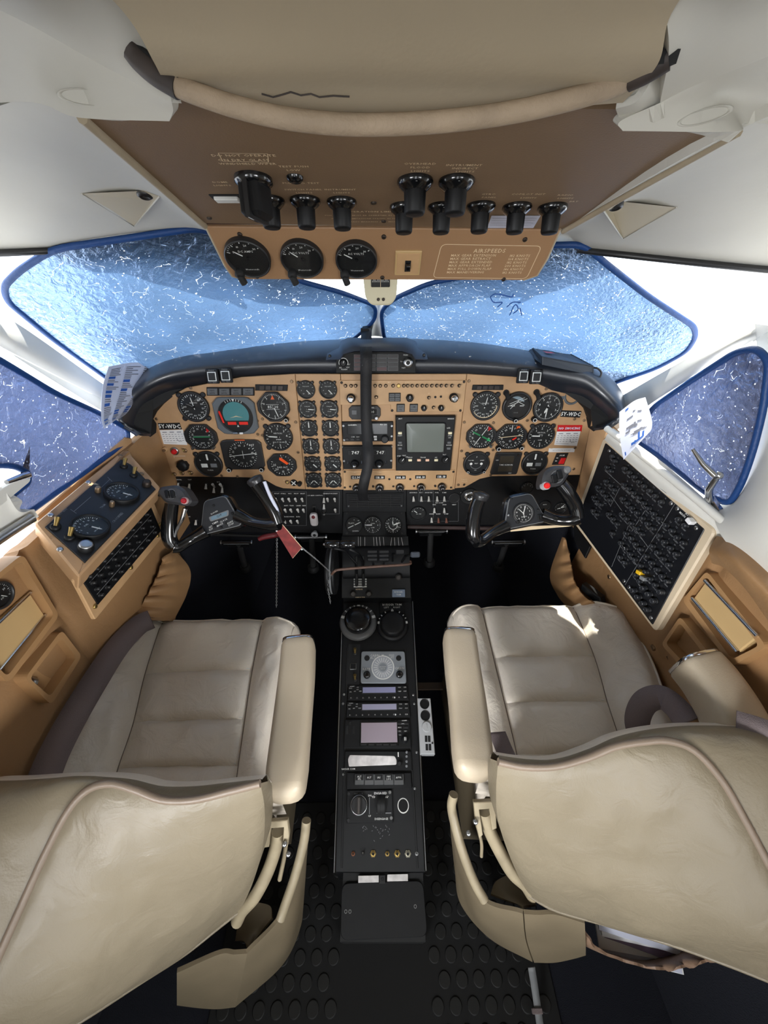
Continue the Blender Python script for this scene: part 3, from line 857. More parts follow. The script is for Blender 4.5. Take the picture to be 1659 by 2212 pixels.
for k in range(4):
    a = OH.hit(1064 - 2 * k, 470 + 5 * k); c = OH.hit(1160 - 4 * k, 470 + 5 * k); bp.line(a[0], a[1], c[0], c[1], .0007, SG * .0008, INKG)
bp.build('lettering', t)

# front face of the overhead panel
f1, f2 = P(826, 496, .487), P(826, 606, .566)
OF = Frame(f2, (1, 0, 0), f1 - f2)
t = thing('overhead_meter_console', 'tan angled panel under the overhead with three round gauges and an airspeed card', 'panel', OF.M)
poly = [OF.hit(*q) for q in ((444, 490), (1210, 497), (1182, 560), (1160, 596), (1130, 606), (524, 604), (502, 598), (486, 575))]
b = MB(); b.prism(poly, -.004, 0.0, BROWNF, .001); b.build('face_plate', t)
b = MB(); a = OF.hit(440, 484); c = OF.hit(1216, 492); b.box(a[0], a[1] - .001, -.003, c[0], a[1] + .005, .0005, GROOVE, .001); b.build('joint_strip', t)
for q in (poly[5:] + poly[:1], poly[1:5]):
    b = MB(); b.tube([(x, y, -.0015) for x, y in q], .002, HEADT, 6); b.build('edge_trim', t)
for u, v in ((518, 506), (829, 511), (1134, 517), (555, 597), (826, 599), (1088, 606 - 3)):
    b = MB(); b.lathe([(.0032, 0), (.003, .0014), (.002, .002)], SCRD, 12); x, y = OF.hit(u, v); ob = b.build('screw', t); ob.matrix_local = Matrix.Translation((x, y, 0))
b = MB()
q = rpoly([OF.hit(*a) for a in ((953, 526), (1172, 530), (1138, 606 - 4), (934, 600))], .008, 5)
q2 = inset([tuple(a) for a in (q if sum(q[i][0] * q[(i + 1) % len(q)][1] - q[(i + 1) % len(q)][0] * q[i][1] for i in range(len(q))) > 0 else q[::-1])], .0007)
for ring in (q2,):
    for a, c in zip(ring, ring[1:] + ring[:1]): b.line(a[0], a[1], c[0], c[1], .0009, .0005, CRM)
x, y = OF.hit(1058, 541); b.text('AIRSPEEDS', x, y, .0085, .0005, CRM)
for k, (a, c) in enumerate((('MAX GEAR EXTENSION', '182 KNOTS'), ('MAX GEAR RETRACT', '164 KNOTS'), ('MAX GEAR EXTENDED', '182 KNOTS'), ('MAX APPROACH FLAP', '200 KNOTS'), ('MAX FULL DOWN FLAP', '146 KNOTS'), ('MAX MANEUVERING', '182 KNOTS'))):
    v = 551 + k * 7.3
    x, y = OF.hit(974 - k * 1.8, v); b.text(a, x, y, .0054, .0005, CRM, 'l'); x, y = OF.hit(1100 - k * 3.2, v + .8); b.text(c, x, y, .0054, .0005, CRM, 'l')
b.build('airspeed_card', t)
x, y = OF.hit(881, 567); w = OF.px(881, 567)
b = MB(); b.box(x - 28 * w, y - .020, 0, x + 28 * w, y + .020, .0025, PLATEY, .001); b.box(x - 24 * w, y - .017, .0024, x + 24 * w, y + .017, .003, TANL, .0003); b.build('switch_plate', t)
b = MB(); b.box(x - .004, y - .012, .003, x + .004, y + .006, .0036, BLKM); b.box(x - .0028, y - .004, .0035, x + .0028, y + .003, .010, BLKG, .0008); b.build('rocker_switch', t)


# ================================================================== GAUGES
def outline(kind, rx, ry):
    if kind == 'round': return lambda a: 1.0
    k = {'octa': 1.30, 'square': 1.62}[kind]

    def f(a):
        c, s_ = abs(math.cos(a)), abs(math.sin(a))
        return min(1 / max(c, 1e-6), (ry / rx) / max(s_, 1e-6), k / (c + s_))
    return f


def gauge(fr, u, v, rpx, label, kind='round', ry=None, name='gauge', h=.009, face=None, bez=BEZ, ticks=(12, 24), sweep=(225, -45), nums=None, needles=(), words=(), ears=0, knobs=(), group=None, fpx=None, extra=None, arcs=(), tickm=WHT, glass=True, rot=0, hz=0.0, cat='gauge', nsize=.26):
    x, y = fr.hit(u, v, hz); s = fr.t(u, v, hz) / FPX; R = rpx * s; fR = (fpx or rpx * (.86 if kind == 'round' else .92)) * s
    t = thing(name, label, cat, fr.at(x, y, hz, rot), group)
    rf = outline(kind, 1, (ry / rpx) if ry else 1); n = 40
    b = MB(); v_ = []; f_ = []
    rings = [(None, R, 0.0), (None, R, h * .8), (None, R * .955, h), ('i', fR, h), ('i', fR * .985, h * .35)]
    for tp, r, z in rings:
        for i in range(n):
            a = 2 * PI * i / n + PI / n; q = r * (1 if tp else rf(a)); v_.append((q * math.cos(a), q * math.sin(a), z))
    for k in range(4):
        for i in range(n):
            j = (i + 1) % n; f_.append((k * n + i, k * n + j, (k + 1) * n + j, (k + 1) * n + i))
    b.add(v_, f_, bez, kind == 'round')
    for i in range(ears):
        a = PI / 4 + i * PI / 2; d = R * (1.18 if kind == 'round' else 1.1)
        b.lathe([(R * .17, 0), (R * .17, h * .6), (R * .10, h * .75)], bez, 10, Matrix.Translation((d * math.cos(a) * .92, d * math.sin(a) * .92, 0)))
    b.build('bezel', t)
    zf = h * .38
    b = MB(); b.disc(fR * 1.0, zf, face or DIAL, n, ro=None); b.build('dial', t)
    b = MB(); z1 = zf + .0004
    nt, nm = ticks
    if nt:
        full = abs(sweep[1] - sweep[0]) >= 359
        for i in range(nm + (0 if full else 1)):
            a = rad(sweep[0] + (sweep[1] - sweep[0]) * i / nm); mj = (i % max(1, nm // nt)) == 0
            r1 = fR * .95; r0 = fR * (.80 if mj else .87)
            b.line(r0 * math.cos(a), r0 * math.sin(a), r1 * math.cos(a), r1 * math.sin(a), fR * (.045 if mj else .03), z1, tickm)
    for q in (nums or ()):
        st, a, rr = q[:3]; a = rad(a); b.text(st, fR * rr * math.cos(a), fR * rr * math.sin(a), fR * (q[3] if len(q) > 3 else nsize), z1, tickm)
    for st, wx_, wy_, sz in words: b.text(st, fR * wx_, fR * wy_, fR * sz, z1, tickm)
    for a0, a1, r0, r1, m in arcs: b.ring(fR * r0, fR * r1, z1 - .0001, m, 20, rad(a0), rad(a1))
    if extra: extra(b, fR, z1)
    if b.v: b.build('markings', t)
    if needles:
        for a, L, w, m, tail in needles:
            b = MB(); ca = rad(a); b.T = Matrix.Rotation(ca, 4, 'Z')
            b.prism([(-fR * tail, -fR * w / 2), (fR * L * .8, -fR * w / 2), (fR * L, 0), (fR * L * .8, fR * w / 2), (-fR * tail, fR * w / 2)], z1 + .0006, z1 + .0011, m)
            b.lathe([(fR * .09, z1), (fR * .08, z1 + .0016)], BLK, 12); b.build('needle', t)
    for kx, ky, kr, m in knobs:
        b = MB(); b.T = Matrix.Translation((R * kx, R * ky, 0)); b.lathe([(R * kr, h * .4), (R * kr, h * 1.5), (R * kr * .75, h * 1.8)], m, 16)
        b.ring(R * kr * .6, R * kr * .78, h * 1.82, CHR if m is not BLK else WHT, 14); b.build('setting_knob', t)
    if glass:
        b = MB(); b.disc(fR * .99, h * .9, GLASS, n); b.build('glass', t)
    return t


def digits(n0, n1, a0, a1, r, step=1):
    K = (n1 - n0) // step
    return [(str(n0 + i * step), a0 + (a1 - a0) * i / K, r) for i in range(K + 1)]


# the three meters overhead
for (u, v, r), nm, st, na in zip(((536, 553, 48), (653, 555.5, 46), (770, 557, 45)), ('first, nearest the left end', 'second, in the middle', 'third, beside the switch'), ('DC AMPS', 'DC VOLTS', 'AC VOLTS'), (146, 140, 150)):
    g = gauge(OF, u, v, r, 'round black overhead meter with light cable, %s' % nm, 'round', h=.008, ticks=(4, 16), sweep=(160, 40), nums=[('0', 152, .66, .15), ('10', 118, .68, .15), ('20', 84, .68, .15), ('30', 48, .66, .15)], needles=((na, .72, .05, WHT, -.25),), words=((st, .0, .36, .16), ('Westercraft', 0, -.66, .12)), group='overhead meters', fpx=r * .93)
    R = OF.px(u, v) * r
    b = MB(); b.T = Matrix.Translation((-R * .62, -R * .74, 0)); b.lathe([(R * .24, 0), (R * .22, .010), (R * .1, .012)], BLKM, 14)
    b.tube([(0, 0, .004), (R * .02, -R * .16, .010), (R * .10, -R * .40, .012)], R * .17, BLKM, 10); b.build('post_light', g)

# magnetic compass under it
fr = Frame(P(822, 632, .62), (1, 0, 0), (0, .18, 1))
t = thing('magnetic_compass', 'cream magnetic compass hanging under the overhead gauge panel', 'compass', fr.M)
w = fr.px(822, 632)
b = MB(); b.prism(rpoly([(-37 * w, 32 * w), (37 * w, 32 * w), (34 * w, -10 * w), (22 * w, -24 * w), (-20 * w, -24 * w), (-33 * w, -10 * w)], .008, 4), -.03, .004, mat('compass_cream', (208, 200, 170), 0.5), .002); b.build('case', t)
b = MB(); b.box(-20 * w, 10 * w, .003, 20 * w, 26 * w, .006, BLK, .001); b.build('window_frame', t)
b = MB()
for k in range(13): b.line((-17 + k * 2.8) * w, 19 * w, (-17 + k * 2.8) * w, (24 if k % 3 else 22) * w, .7 * w, .0064, WHT)
b.line(0, 10 * w, 0, 26 * w, .8 * w, .0066, CRM); b.build('card_markings', t)
for dx in (-5, 6):
    b = MB(); b.T = Matrix.Translation((dx * w, -13 * w, 0)); b.lathe([(3.4 * w, .003), (3.2 * w, .0055), (1.5 * w, .005)], SCRD, 10); b.build('screw', t)

# ================================================================== GLARESHIELD
# rows from the lower lip, over the front roll and crest, to the windscreen base
lip = [(325, 942, .97), (285, 925, .95), (296, 884, .96), (340, 854, .985), (400, 838, .995), (510, 823, .995), (640, 818, .995), (815, 818, .995), (1000, 818, .995), (1120, 826, .995), (1210, 843, .99), (1268, 860, .985), (1308, 888, .96), (1318, 912, .95), (1285, 930, .96)]
fro = [(300, 940, .925), (258, 908, .90), (278, 862, .92), (325, 830, .918), (395, 806, .938), (510, 790, .955), (640, 783, .955), (815, 782, .955), (1000, 784, .955), (1125, 793, .955), (1215, 812, .945), (1275, 834, .935), (1324, 868, .92), (1340, 900, .90), (1310, 925, .92)]
crs = [(290, 925, .945), (255, 885, .93), (285, 838, .955), (330, 808, .935), (395, 782, .955), (510, 760, .99), (640, 751, .99), (815, 748, .99), (1000, 751, .99), (1130, 764, .99), (1218, 784, .955), (1280, 808, .935), (1332, 846, .95), (1345, 885, .93), (1325, 905, .945)]
far = [(300, 905, .99), (268, 868, .98), (296, 824, .955), (340, 793, .975), (400, 770, 1.0), (510, 749, 1.10), (640, 740, 1.11), (815, 736, 1.11), (1000, 740, 1.11), (1130, 756, 1.10), (1220, 776, 1.0), (1285, 800, .975), (1330, 838, .955), (1335, 872, .98), (1310, 890, .99)]
bk = [(310, 915, 1.06), (290, 880, 1.06), (310, 840, .97), (350, 812, .985), (410, 790, 1.03), (510, 768, 1.21), (640, 756, 1.22), (815, 752, 1.22), (1000, 756, 1.22), (1130, 772, 1.21), (1215, 795, 1.03), (1275, 815, .985), (1315, 850, .97), (1315, 880, 1.06), (1300, 900, 1.06)]
t = thing('glareshield', 'padded black glareshield curving over the instrument panel', 'glareshield', Matrix.Translation(P(815, 790, .96)))
Mi = t.matrix_world.inverted()
g = patch([[P(*q) for q in r] for r in (lip, fro, crs, far, bk)], 8, 7)
g = [[Mi @ p for p in r] for r in g]
b = MB(); b.solid(g, .006, GLARE, flip=True); b.build('padded_hood', t)
for sd, q in ((-1, [(258, 900, .93), (330, 850, .97), (400, 838, .985), (366, 866, 1.0), (340, 889, 1.005), (327, 908, 1.005), (325, 944, .985), (272, 915, .94)]), (1, [(1340, 895, .93), (1290, 858, .97), (1212, 844, .985), (1246, 866, 1.0), (1264, 884, 1.005), (1277, 908, 1.005), (1282, 932, .985), (1325, 912, .94)])):
    b = MB(); p = [Mi @ P(*a) for a in q]; n = len(p)
    pb = [a + Vector((0, .03, -.004)) for a in p]; c = sum(p, Vector()) / n + Vector((0, .008, 0))
    b.add(p + [c], [(i, (i + 1) % n, n) for i in range(n)], BLKM, False); b.add(p + pb, [(i, (i + 1) % n, n + (i + 1) % n, n + i) for i in range(n)], BLKM)
    b.build('end_cheek', t)
GSH = Frame(P(815, 800, .946), (1, 0, 0), (0, .25, .97))


def gs_button(u, v, where, q):
    fr = Frame(P(u, v, q), (1, 0, 0), (0, .34, .94)); w = q / FPX
    t = thing('push_light', 'square white-rimmed dark annunciator button, %s' % where, 'button', fr.M, 'glareshield buttons')
    b = MB(); b.box(-13 * w, -15 * w, -.004, 13 * w, 15 * w, .003, BLK, .002); b.build('housing', t)
    b = MB(); b.box(-9 * w, -10 * w, .002, 9 * w, 9 * w, .0045, WHT, .0004); b.box(-7.4 * w, -8.4 * w, .003, 7.4 * w, 7.4 * w, .0049, DIAL, .0003); b.build('lens', t)
    b = MB(); b.text('PRESS', 0, 12 * w, 4.5 * w, .0035, GRYP); b.text('TO TEST', 0, -12.6 * w, 4.0 * w, .0035, GRYP); b.build('lettering', t)


for u, v, s_, q in ((459, 813, 'outer one at the left of the glareshield', .944), (488, 811, 'inner one at the left of the glareshield', .945), (1130, 812, 'inner one at the right of the glareshield', .945), (1158, 814, 'outer one at the right of the glareshield', .943)):
    gs_button(u, v, s_, q)
# annunciator box
t = thing('annunciator_box', 'black hooded annunciator box in the middle of the glareshield', 'warning panel', GSH.M)
h2 = lambda u, v: GSH.hit(u, v)
w = GSH.px(815, 790)
b = MB()
fp = [h2(*q) for q in ((726, 806), (898, 806), (898, 768), (870, 760), (765, 760), (726, 768))]
b.prism(fp, -.03, 0, BLKM, .001); b.build('face', t)
b = MB()
GI = GSH.Mi
P3 = lambda u, v, q: GI @ P(u, v, q)
hood = [[(705, 779), (736, 777), (742, 766), (765, 759), (868, 759), (890, 766), (897, 777), (923, 778)],
        [(706, 774), (735, 771), (742, 757), (764, 750), (870, 750), (891, 757), (898, 771), (922, 773)],
        [(709, 762), (733, 757), (741, 745), (758, 738), (874, 738), (893, 745), (901, 757), (917, 761)],
        [(714, 750), (731, 745), (739, 738), (752, 732), (878, 732), (894, 738), (903, 744), (909, 749)]]
g = [[P3(u, v, q + (.014 if i in (0, 7) else 0)) for i, (u, v) in enumerate(r)] for r, q in zip(hood, (.915, .918, .955, 1.01))]
b.solid(g, .003, mat('hood_grey', (58, 64, 76), .4), flip=True); b.build('hood', t)
for u, v in ((712, 769), (916, 767), (720, 754), (902, 753)):
    b = MB(); b.T = Matrix.Translation(P3(u, v, .928 if v > 760 else 1.0)); b.lathe([(.004, 0), (.0038, .002), (.002, .003)], BEZ, 12); b.build('screw', t)
k = 0
for j in range(4):
    for i in range(4):
        u = 776 + i * 24.3; v = 769.5 + j * 9.0; x, y = h2(u, v)
        b = MB(); b.box(x - 11.4 * w, y - 3.9 * w, 0, x + 11.4 * w, y + 3.9 * w, .0016, GRYP, .0003); b.box(x - 10.6 * w, y - 3.2 * w, .0008, x + 10.6 * w, y + 3.2 * w, .0022, mat('lens_red', (58, 18, 24), .3) if (i == 0 or (j == 3 and i == 2)) else mat('lens_dark', (26, 22, 24), .3), .0002)
        b.build('warning_light', t)
x, y = h2(742, 784); b = MB(); b.T = Matrix.Translation((x, y, 0)); b.lathe([(7.5 * w, 0), (7.2 * w, .008), (5.5 * w, .010)], BLK, 18); b.line(0, 0, 2 * w, 5 * w, 1.2 * w, .0104, WHT); b.build('knob', t)
x2, y2 = h2(881, 783); b = MB(); b.T = Matrix.Translation((x2, y2, 0)); b.lathe([(10.5 * w, 0), (10.5 * w, .006), (8.5 * w, .009), (5 * w, .0095)], ALU, 24); b.lathe([(4.6 * w, .009), (4.2 * w, .0105)], BLK, 16); b.build('test_button', t)
b = MB(); b.ring(9.2 * w, 10.4 * w, .0006, WHT, 24, rad(-20), rad(200), x, y)
b.text('AP', x - 7 * w, y - 9.5 * w, 4.2 * w, .0006, WHT); b.text('BRT', x + 11 * w, y - 3 * w, 3.6 * w, .0006, WHT); b.text('FLASH', x + 1 * w, y - 13 * w, 4.2 * w, .0006, WHT); b.text('VDP', x + 9 * w, y - 9 * w, 3.6 * w, .0006, WHT)
b.text('PRESS', x2 - 5 * w, y2 + 15 * w, 3.6 * w, .0006, WHT); b.text('TO', x2 - 14 * w, y2 + 2 * w, 3.4 * w, .0006, WHT); b.text('TEST', x2 - 9 * w, y2 - 11 * w, 3.6 * w, .0006, WHT); b.build('lettering', t)
# antenna box on the right
fr = Frame(P(1220, 790, .93), P(1281, 791, .925) - P(1172, 771, .92), P(1215, 755, 1.0) - P(1205, 785, .925))
t = thing('antenna_box', 'dark grey satellite antenna box with red mark on the glareshield right end', 'antenna', fr.M)
V = [fr.Mi @ P(*q) for q in ((1148, 749, 1.0), (1215, 756, 1.0), (1281, 791, .925), (1172, 771, .918), (1139, 763, .985), (1225, 775, 1.0), (1282, 811, .93), (1172, 788, .924))]
b = MB(); F8 = [(0, 3, 2, 1), (3, 7, 6, 2), (0, 4, 7, 3), (2, 6, 5, 1), (0, 1, 5, 4), (4, 5, 6, 7)]; b.add(V, F8, BLUEGB)
for i, k in ((0, 3), (3, 2), (2, 1), (3, 7), (2, 6)): b.tube([V[i], V[k]], .0016, BLUEGB, 6)
b.build('case', t)
q = [fr.Mi @ P(*a) for a in ((1173, 756, .962), (1192, 757, .962), (1200, 763, .955), (1182, 763, .95))]; n_ = (V[3] - V[0]).cross(V[1] - V[0]).normalized(); n_ = n_ if n_.dot(fr.Mi @ CAMP - V[0]) > 0 else -n_
def onto(p): return p + n_ * ((V[0] - p).dot(n_) + .0012)
b = MB(); b.add([onto(p) for p in q], [(0, 1, 2, 3)], RED); b.build('red_emblem', t)
b = MB(); b.tube(cr([fr.Mi @ P(*a) for a in ((1279, 794, .93), (1291, 796, .92), (1299, 806, .925), (1293, 822, .935))], 6), .0022, BEZ, 8); b.build('cable', t)

# ================================================================== INSTRUMENT PANEL
IP = Frame(P(818, 940, 1.047), (1, 0, 0), (0, .139, .990))
t = ip = thing('instrument_board', 'tan painted instrument board with worn brown edges under the glareshield', 'instrument panel', IP.M)


def ippoly(px, z0=-.006, z1=0.0, m=TAN, ch=.001, name='board', r=0.0, fr=IP, par=None):
    p = [fr.hit(*q) for q in px]
    if r: p = rpoly(p, r, 4)
    b = MB(); b.prism(p, z0, z1, m, ch); return b.build(name, par or t)


ippoly([(323, 905), (345, 868), (402, 838), (520, 815), (637, 808), (659, 1057), (612, 1055), (596, 1050), (575, 1038), (550, 1032), (513, 1031), (352, 1029), (327, 943)])
ippoly([(638, 808), (735, 808), (742, 1058), (660, 1057)])
ippoly([(736, 808), (1008, 808), (982, 1057), (743, 1058)])
ippoly([(1009, 808), (1130, 815), (1210, 832), (1262, 870), (1279, 906), (1253, 1026), (1062, 1029), (1036, 1035), (1004, 1053), (983, 1055)])
# raised avionics face plates
ippoly([(733, 821), (1007, 821), (1000, 889), (844, 889), (844, 874), (735, 874)], 0, .003, TANL, .0008, 'audio_plate')
ippoly([(741, 1015), (982, 1014), (977, 1057), (742, 1058)], 0, .003, TANL, .0008, 'radio_plate')
# trim post between board and right breaker panel
b = MB(); Mi = IP.Mi
q = [P(1279, 904, .99), P(1309, 934, .965), P(1246, 1108, 1.09), P(1254, 1027, 1.08)]
g = patch([[Mi @ q[0], Mi @ (q[0].lerp(q[1], .5) + Vector((0, -.004, 0))), Mi @ q[1]], [Mi @ q[3], Mi @ (q[3].lerp(q[2], .5) + Vector((0, -.004, 0))), Mi @ q[2]]], 6, 8)
b.solid(g, .012, TAN, flip=True); b.build('side_trim', t)


def ipart(name, mb, u, v, z=0.0, par=None, fr=IP, rot=0.0):
    x, y = fr.hit(u, v); o = mb.build(name, par or t); o.matrix_local = Matrix.Translation((x, y, z)) @ Matrix.Rotation(rot, 4, 'Z'); return o


def put(proto, u, v, z=0.0, par=None, fr=IP, rot=0.0):
    x, y = fr.hit(u, v); return copy_part(proto, par or t, Matrix.Translation((x, y, z)) @ Matrix.Rotation(rot, 4, 'Z'))


b = MB(); b.lathe([(.0042, 0), (.0040, .0012), (.003, .0018)], SCRW, 12); b.line(-.003, 0, .003, 0, .0007, .0021, BLKM)
sp = ipart('screw', b, 412, 838)
for u, v in ((338, 905), (362, 1016), (513, 1029), (622, 1040), (576, 851 - 10), (639, 912), (644, 977), (648, 832 - 6), (567, 905), (567, 940), (479, 1027), (556, 912 - 3), (557, 938), (1013, 823), (1003, 912), (997, 974), (990, 1047), (1180, 840), (1262, 908), (1242, 967), (1239, 1013), (1066, 913), (1139, 908), (1065, 972), (1003, 990), (1138, 1017), (1060, 1026), (1200, 902), (1241, 905), (630, 824)):
    put(sp, u, v)
b = MB(); b.lathe([(.0035, 0), (.0033, .001), (.002, .0014)], SCRD, 10); b.line(-.0026, 0, .0026, 0, .0006, .0017, BLKM)
sd = ipart('screw', b, 1002, 824, .003)
for u, v in ((738, 826), (847, 886), (994, 886), (745, 1018), (979, 1018), (745, 1052), (974, 1052), (841, 1034), (886, 1034), (1002, 1046), (806, 1049), (940, 1049)): put(sd, u, v, .003)
# small toggles along the audio strip
b = MB(); b.lathe([(.0045, 0), (.0045, .002), (.003, .003)], SCRD, 10); b.tube([(0, 0, .002), (0, .002, .011)], lambda s: .0016 + .0008 * s, SCRW, 8)
tg = ipart('toggle_switch', b, 746.6, 832.6, .003)
for cx in (575, 615, 790, 835, 885, 950, 1045, 1080, 1120, 1165, 1210, 1250, 1295, 1340, 1380, 1425, 1475, 1540): put(tg, 620 + .2411 * cx, 832.6 - (cx - 500) * .0005, .003)
b = MB(); b.lathe([(.0052, 0), (.0052, .003), (.004, .0035)], BRASS, 14); ipart('push_button', b, 861, 832.5, .003)
for u, v in ((758.6, 858), (979, 857)):
    b = MB(); b.lathe([(.011, 0), (.011, .010), (.009, .012)], BLK, 20, ro=lambda a: 1 + .03 * math.cos(18 * a)); b.lathe([(.0085, .011), (.0085, .022), (.007, .024), (.0045, .0245)], CHR, 20); ipart('knob', b, u, v, .003)
for u, v, r in ((884.7, 858, .0095), (915, 879.6, .0075), (952, 879.6, .0075)):
    b = MB(); b.lathe([(r, 0), (r * .95, .010), (r * .7, .012)], BLK, 18, ro=lambda a: 1 + .04 * math.cos(12 * a)); b.line(0, 0, 0, r * .8, .0012, .0122, WHT); ipart('knob', b, u, v, .003)
for u, v in ((926, 858), (813, 857), (936, 879)): put(tg, u, v, .003)
for u, v in ((940, 857), (952, 856)):
    b = MB(); b.lathe([(.003, 0), (.0028, .002)], BLKM, 10); ipart('jack', b, u, v, .003)
w = IP.px(818, 880)
b = MB(); b.box(-12.5 * w, -9 * w, 0, 12.5 * w, 9 * w, .003, BLK, .0006)
for i in (-1, 1):
    for j in (-1, 1): b.box((i * 5.8 - 5.2) * w, (j * 4.1 - 3.6) * w, .0025, (i * 5.8 + 5.2) * w, (j * 4.1 + 3.6) * w, .0042, GREYD, .0004)
for i in (-1, 1):
    for j in (-1, 1): b.text('PWR', i * 5.8 * w, j * 4.1 * w, 3.6 * w, .0044, BLKM)
ipart('switch_light', b, 852.5, 857, .003)
for u, v, s1, s2 in ((865.2, 880, 'ADF', 'TEL'), (893.4, 880, 'DME', 'HOLD')):
    b = MB(); b.box(-8.8 * w, -8.6 * w, 0, 8.8 * w, 8.6 * w, .003, BLK, .0008); b.box(-7.6 * w, -7.4 * w, .002, 7.6 * w, 7.4 * w, .005, GREYD, .0006); b.text(s1, 0, 3 * w, 4.6 * w, .0052, BLKM); b.text(s2, 0, -3 * w, 4.6 * w, .0052, BLKM); ipart('switch_light', b, u, v, .003)
# the five frequency windows and their concentric knobs
for (u, v), st, (ku, kv) in zip(((769.5, 1030), (820, 1030), (865, 1030), (908, 1029.3), (953, 1028.3)), ('121.90', '118.10', '108.10', '108.10', '118.10'), ((770.5, 1051), (820, 1051), (863.5, 1050.5), (908.5, 1050), (953.5, 1049))):
    b = MB(); b.box(-12.5 * w, -4.6 * w, 0, 12.5 * w, 4.6 * w, .0012, BLKM, .0004); b.text(st, 0, 0, 8.4 * w, .0016, WHT, sx=.92, bold=True); ipart('frequency_window', b, u, v, .003)
    b = MB(); b.lathe([(.0115, 0), (.0118, .010), (.0105, .0115)], BLK, 24, ro=lambda a: 1 + .025 * math.cos(20 * a)); b.lathe([(.0108, .0112), (.0108, .0125)], CHR, 24); b.lathe([(.0078, .011), (.0078, .021), (.006, .0225)], BLK, 20); b.lathe([(.0055, .022), (.0055, .0245), (.0042, .0255)], CHR, 16); b.lathe([(.0038, .025), (.003, .0285)], BLK, 12); ipart('tuning_knob', b, ku, kv, .003)
    put(sd, ku - 14, kv - 1, .003)
# switches and lamps on the pilot's lower left
b = MB(); b.lathe([(.008, 0), (.0075, .006), (.006, .008)], TANL, 16); b.lathe([(.004, .008), (.0035, .014)], SCRW, 10); ipart('knob', b, 358, 970)
b = MB(); b.lathe([(.0115, 0), (.0115, .003), (.009, .0045)], ALU, 20); b.lathe([(.0075, .004), (.007, .010), (.004, .013)], RED, 16); ipart('warning_lamp', b, 378, 974)
b = MB(); b.lathe([(.006, 0), (.006, .003), (.004, .004)], SCRW, 12); b.tube([(0, 0, .003), (.003, .006, .015)], lambda s: .002 + .001 * s, BRASS, 8); tb = ipart('toggle_switch', b, 400, 973)
for u, v in ((377, 1024), (394, 1022), (413, 1021), (621, 1041)): put(tb, u, v)
b = MB(); b.lathe([(.0155, 0), (.0155, .012), (.012, .016), (.006, .0165)], BLK, 24, ro=lambda a: 1 + .06 * math.cos(8 * a)); ipart('knob', b, 397, 1004)
b = MB(); b.lathe([(.010, 0), (.010, .004), (.008, .005)], BLK, 18); b.line(-.006, -.006, .006, .006, .0026, .0053, WHT); b.line(-.006, .006, .006, -.006, .0026, .0053, WHT); ipart('vent_knob', b, 635, 1042)
b = MB(); b.lathe([(.0065, 0), (.006, .012), (.005, .014)], BLKM, 14); ipart('knob', b, 648, 1043)
for u, v in ((1093, 848), (1158.5, 847)):
    b = MB(); b.tube([(0, 0, 0), (.002, -.006, .012), (.004, -.014, .016)], .006, BLKM, 12); b.lathe([(.0078, 0), (.0075, .003)], BLKM, 12); ipart('post_light', b, u, v)
b = MB(); b.line(-.016, 0, .016, 0, .0007, .0004, WHT); b.line(-.016, 0, -.016, -.006, .0007, .0004, WHT); ipart('marking_line', b, 388, 985)
for st, u, v, sz in (('PNEU', 398, 966, .004), ('STATIC', 400, 994, .003), ('ALTN', 400, 999, .003), ('GYRO', 438, 1024, .003), ('RADIO CALL', 560, 945, .003), ('COMPASS 1', 1003, 1034, .004), ('SLAVE FREE', 1003, 1038, .003), ('MKR', 841, 825, .0036), ('AUDIO', 880, 825, .0036), ('COMM 1', 765, 1019, .0036), ('COMM 2', 820, 1019, .0036), ('NAV 1', 865, 1019, .0036), ('NAV 2', 908, 1019, .0036), ('ADF', 953, 1019, .0036), ('HI', 926, 849, .003), ('EMER', 1190, 968, .003), ('SLAVE', 616, 1036, .003)):
    x, y = IP.hit(u, v); b = MB(); b.text(st, x, y, sz, .0036, CRM)
    b.build('lettering', t)

# ---- pilot's instruments
ALTN = [(str(i), 90 - 36 * i, .68, .24) for i in range(10)]
VSIN = [('1', 135, .66), ('2', 90, .66), ('3', 45, .66), ('4', 8, .66), ('3', -38, .66), ('2', -85, .66), ('1', -135, .66)]
AIRN = [(str(q), 75 - (q - 60) * 1.42, .68, .17) for q in range(80, 260, 20)]


def turnf(b, R, z):
    b.prism([(-.12 * R, .9 * R), (-.1 * R, .28 * R), (.1 * R, .28 * R), (.12 * R, .9 * R)][::-1], z, z + .0006, BLK)
    b.rect(-.07 * R, .34 * R, .07 * R, .84 * R, z + .0008, WHT)
    b.rect(-.62 * R, -.30 * R, -.12 * R, .02 * R, z, WHT); b.rect(.12 * R, -.30 * R, .62 * R, .02 * R, z, GRYP); b.disc(.09 * R, z + .0004, BLK, 14, None, 0, -.14 * R)
    b.text('TURN', 0, -.55 * R, .16 * R, z, WHT); b.text('L', -.6 * R, .35 * R, .18 * R, z, WHT); b.text('R', .6 * R, .35 * R, .18 * R, z, WHT)


def roseN(b, R, z):
    for i, c in enumerate(('N', '3', '6', 'E', '12', '15', 'S', '21', '24', 'W', '30', '33')):
        a = rad(90 - i * 30 + 12); b.text(c, .68 * R * math.cos(a), .68 * R * math.sin(a), .2 * R, z, WHT, rot=a - PI / 2)


gauge(IP, 420, 878, 33, 'round airspeed dial at the far left top of the board', ticks=(16, 32), sweep=(110, -240), nums=AIRN, needles=((97, .78, .06, WHT, .2), (155, .62, .04, GRYP, .0)), words=(('KNOTS', .05, .3, .16),), ears=4, arcs=((-80, 10, .93, .99, WHT),))


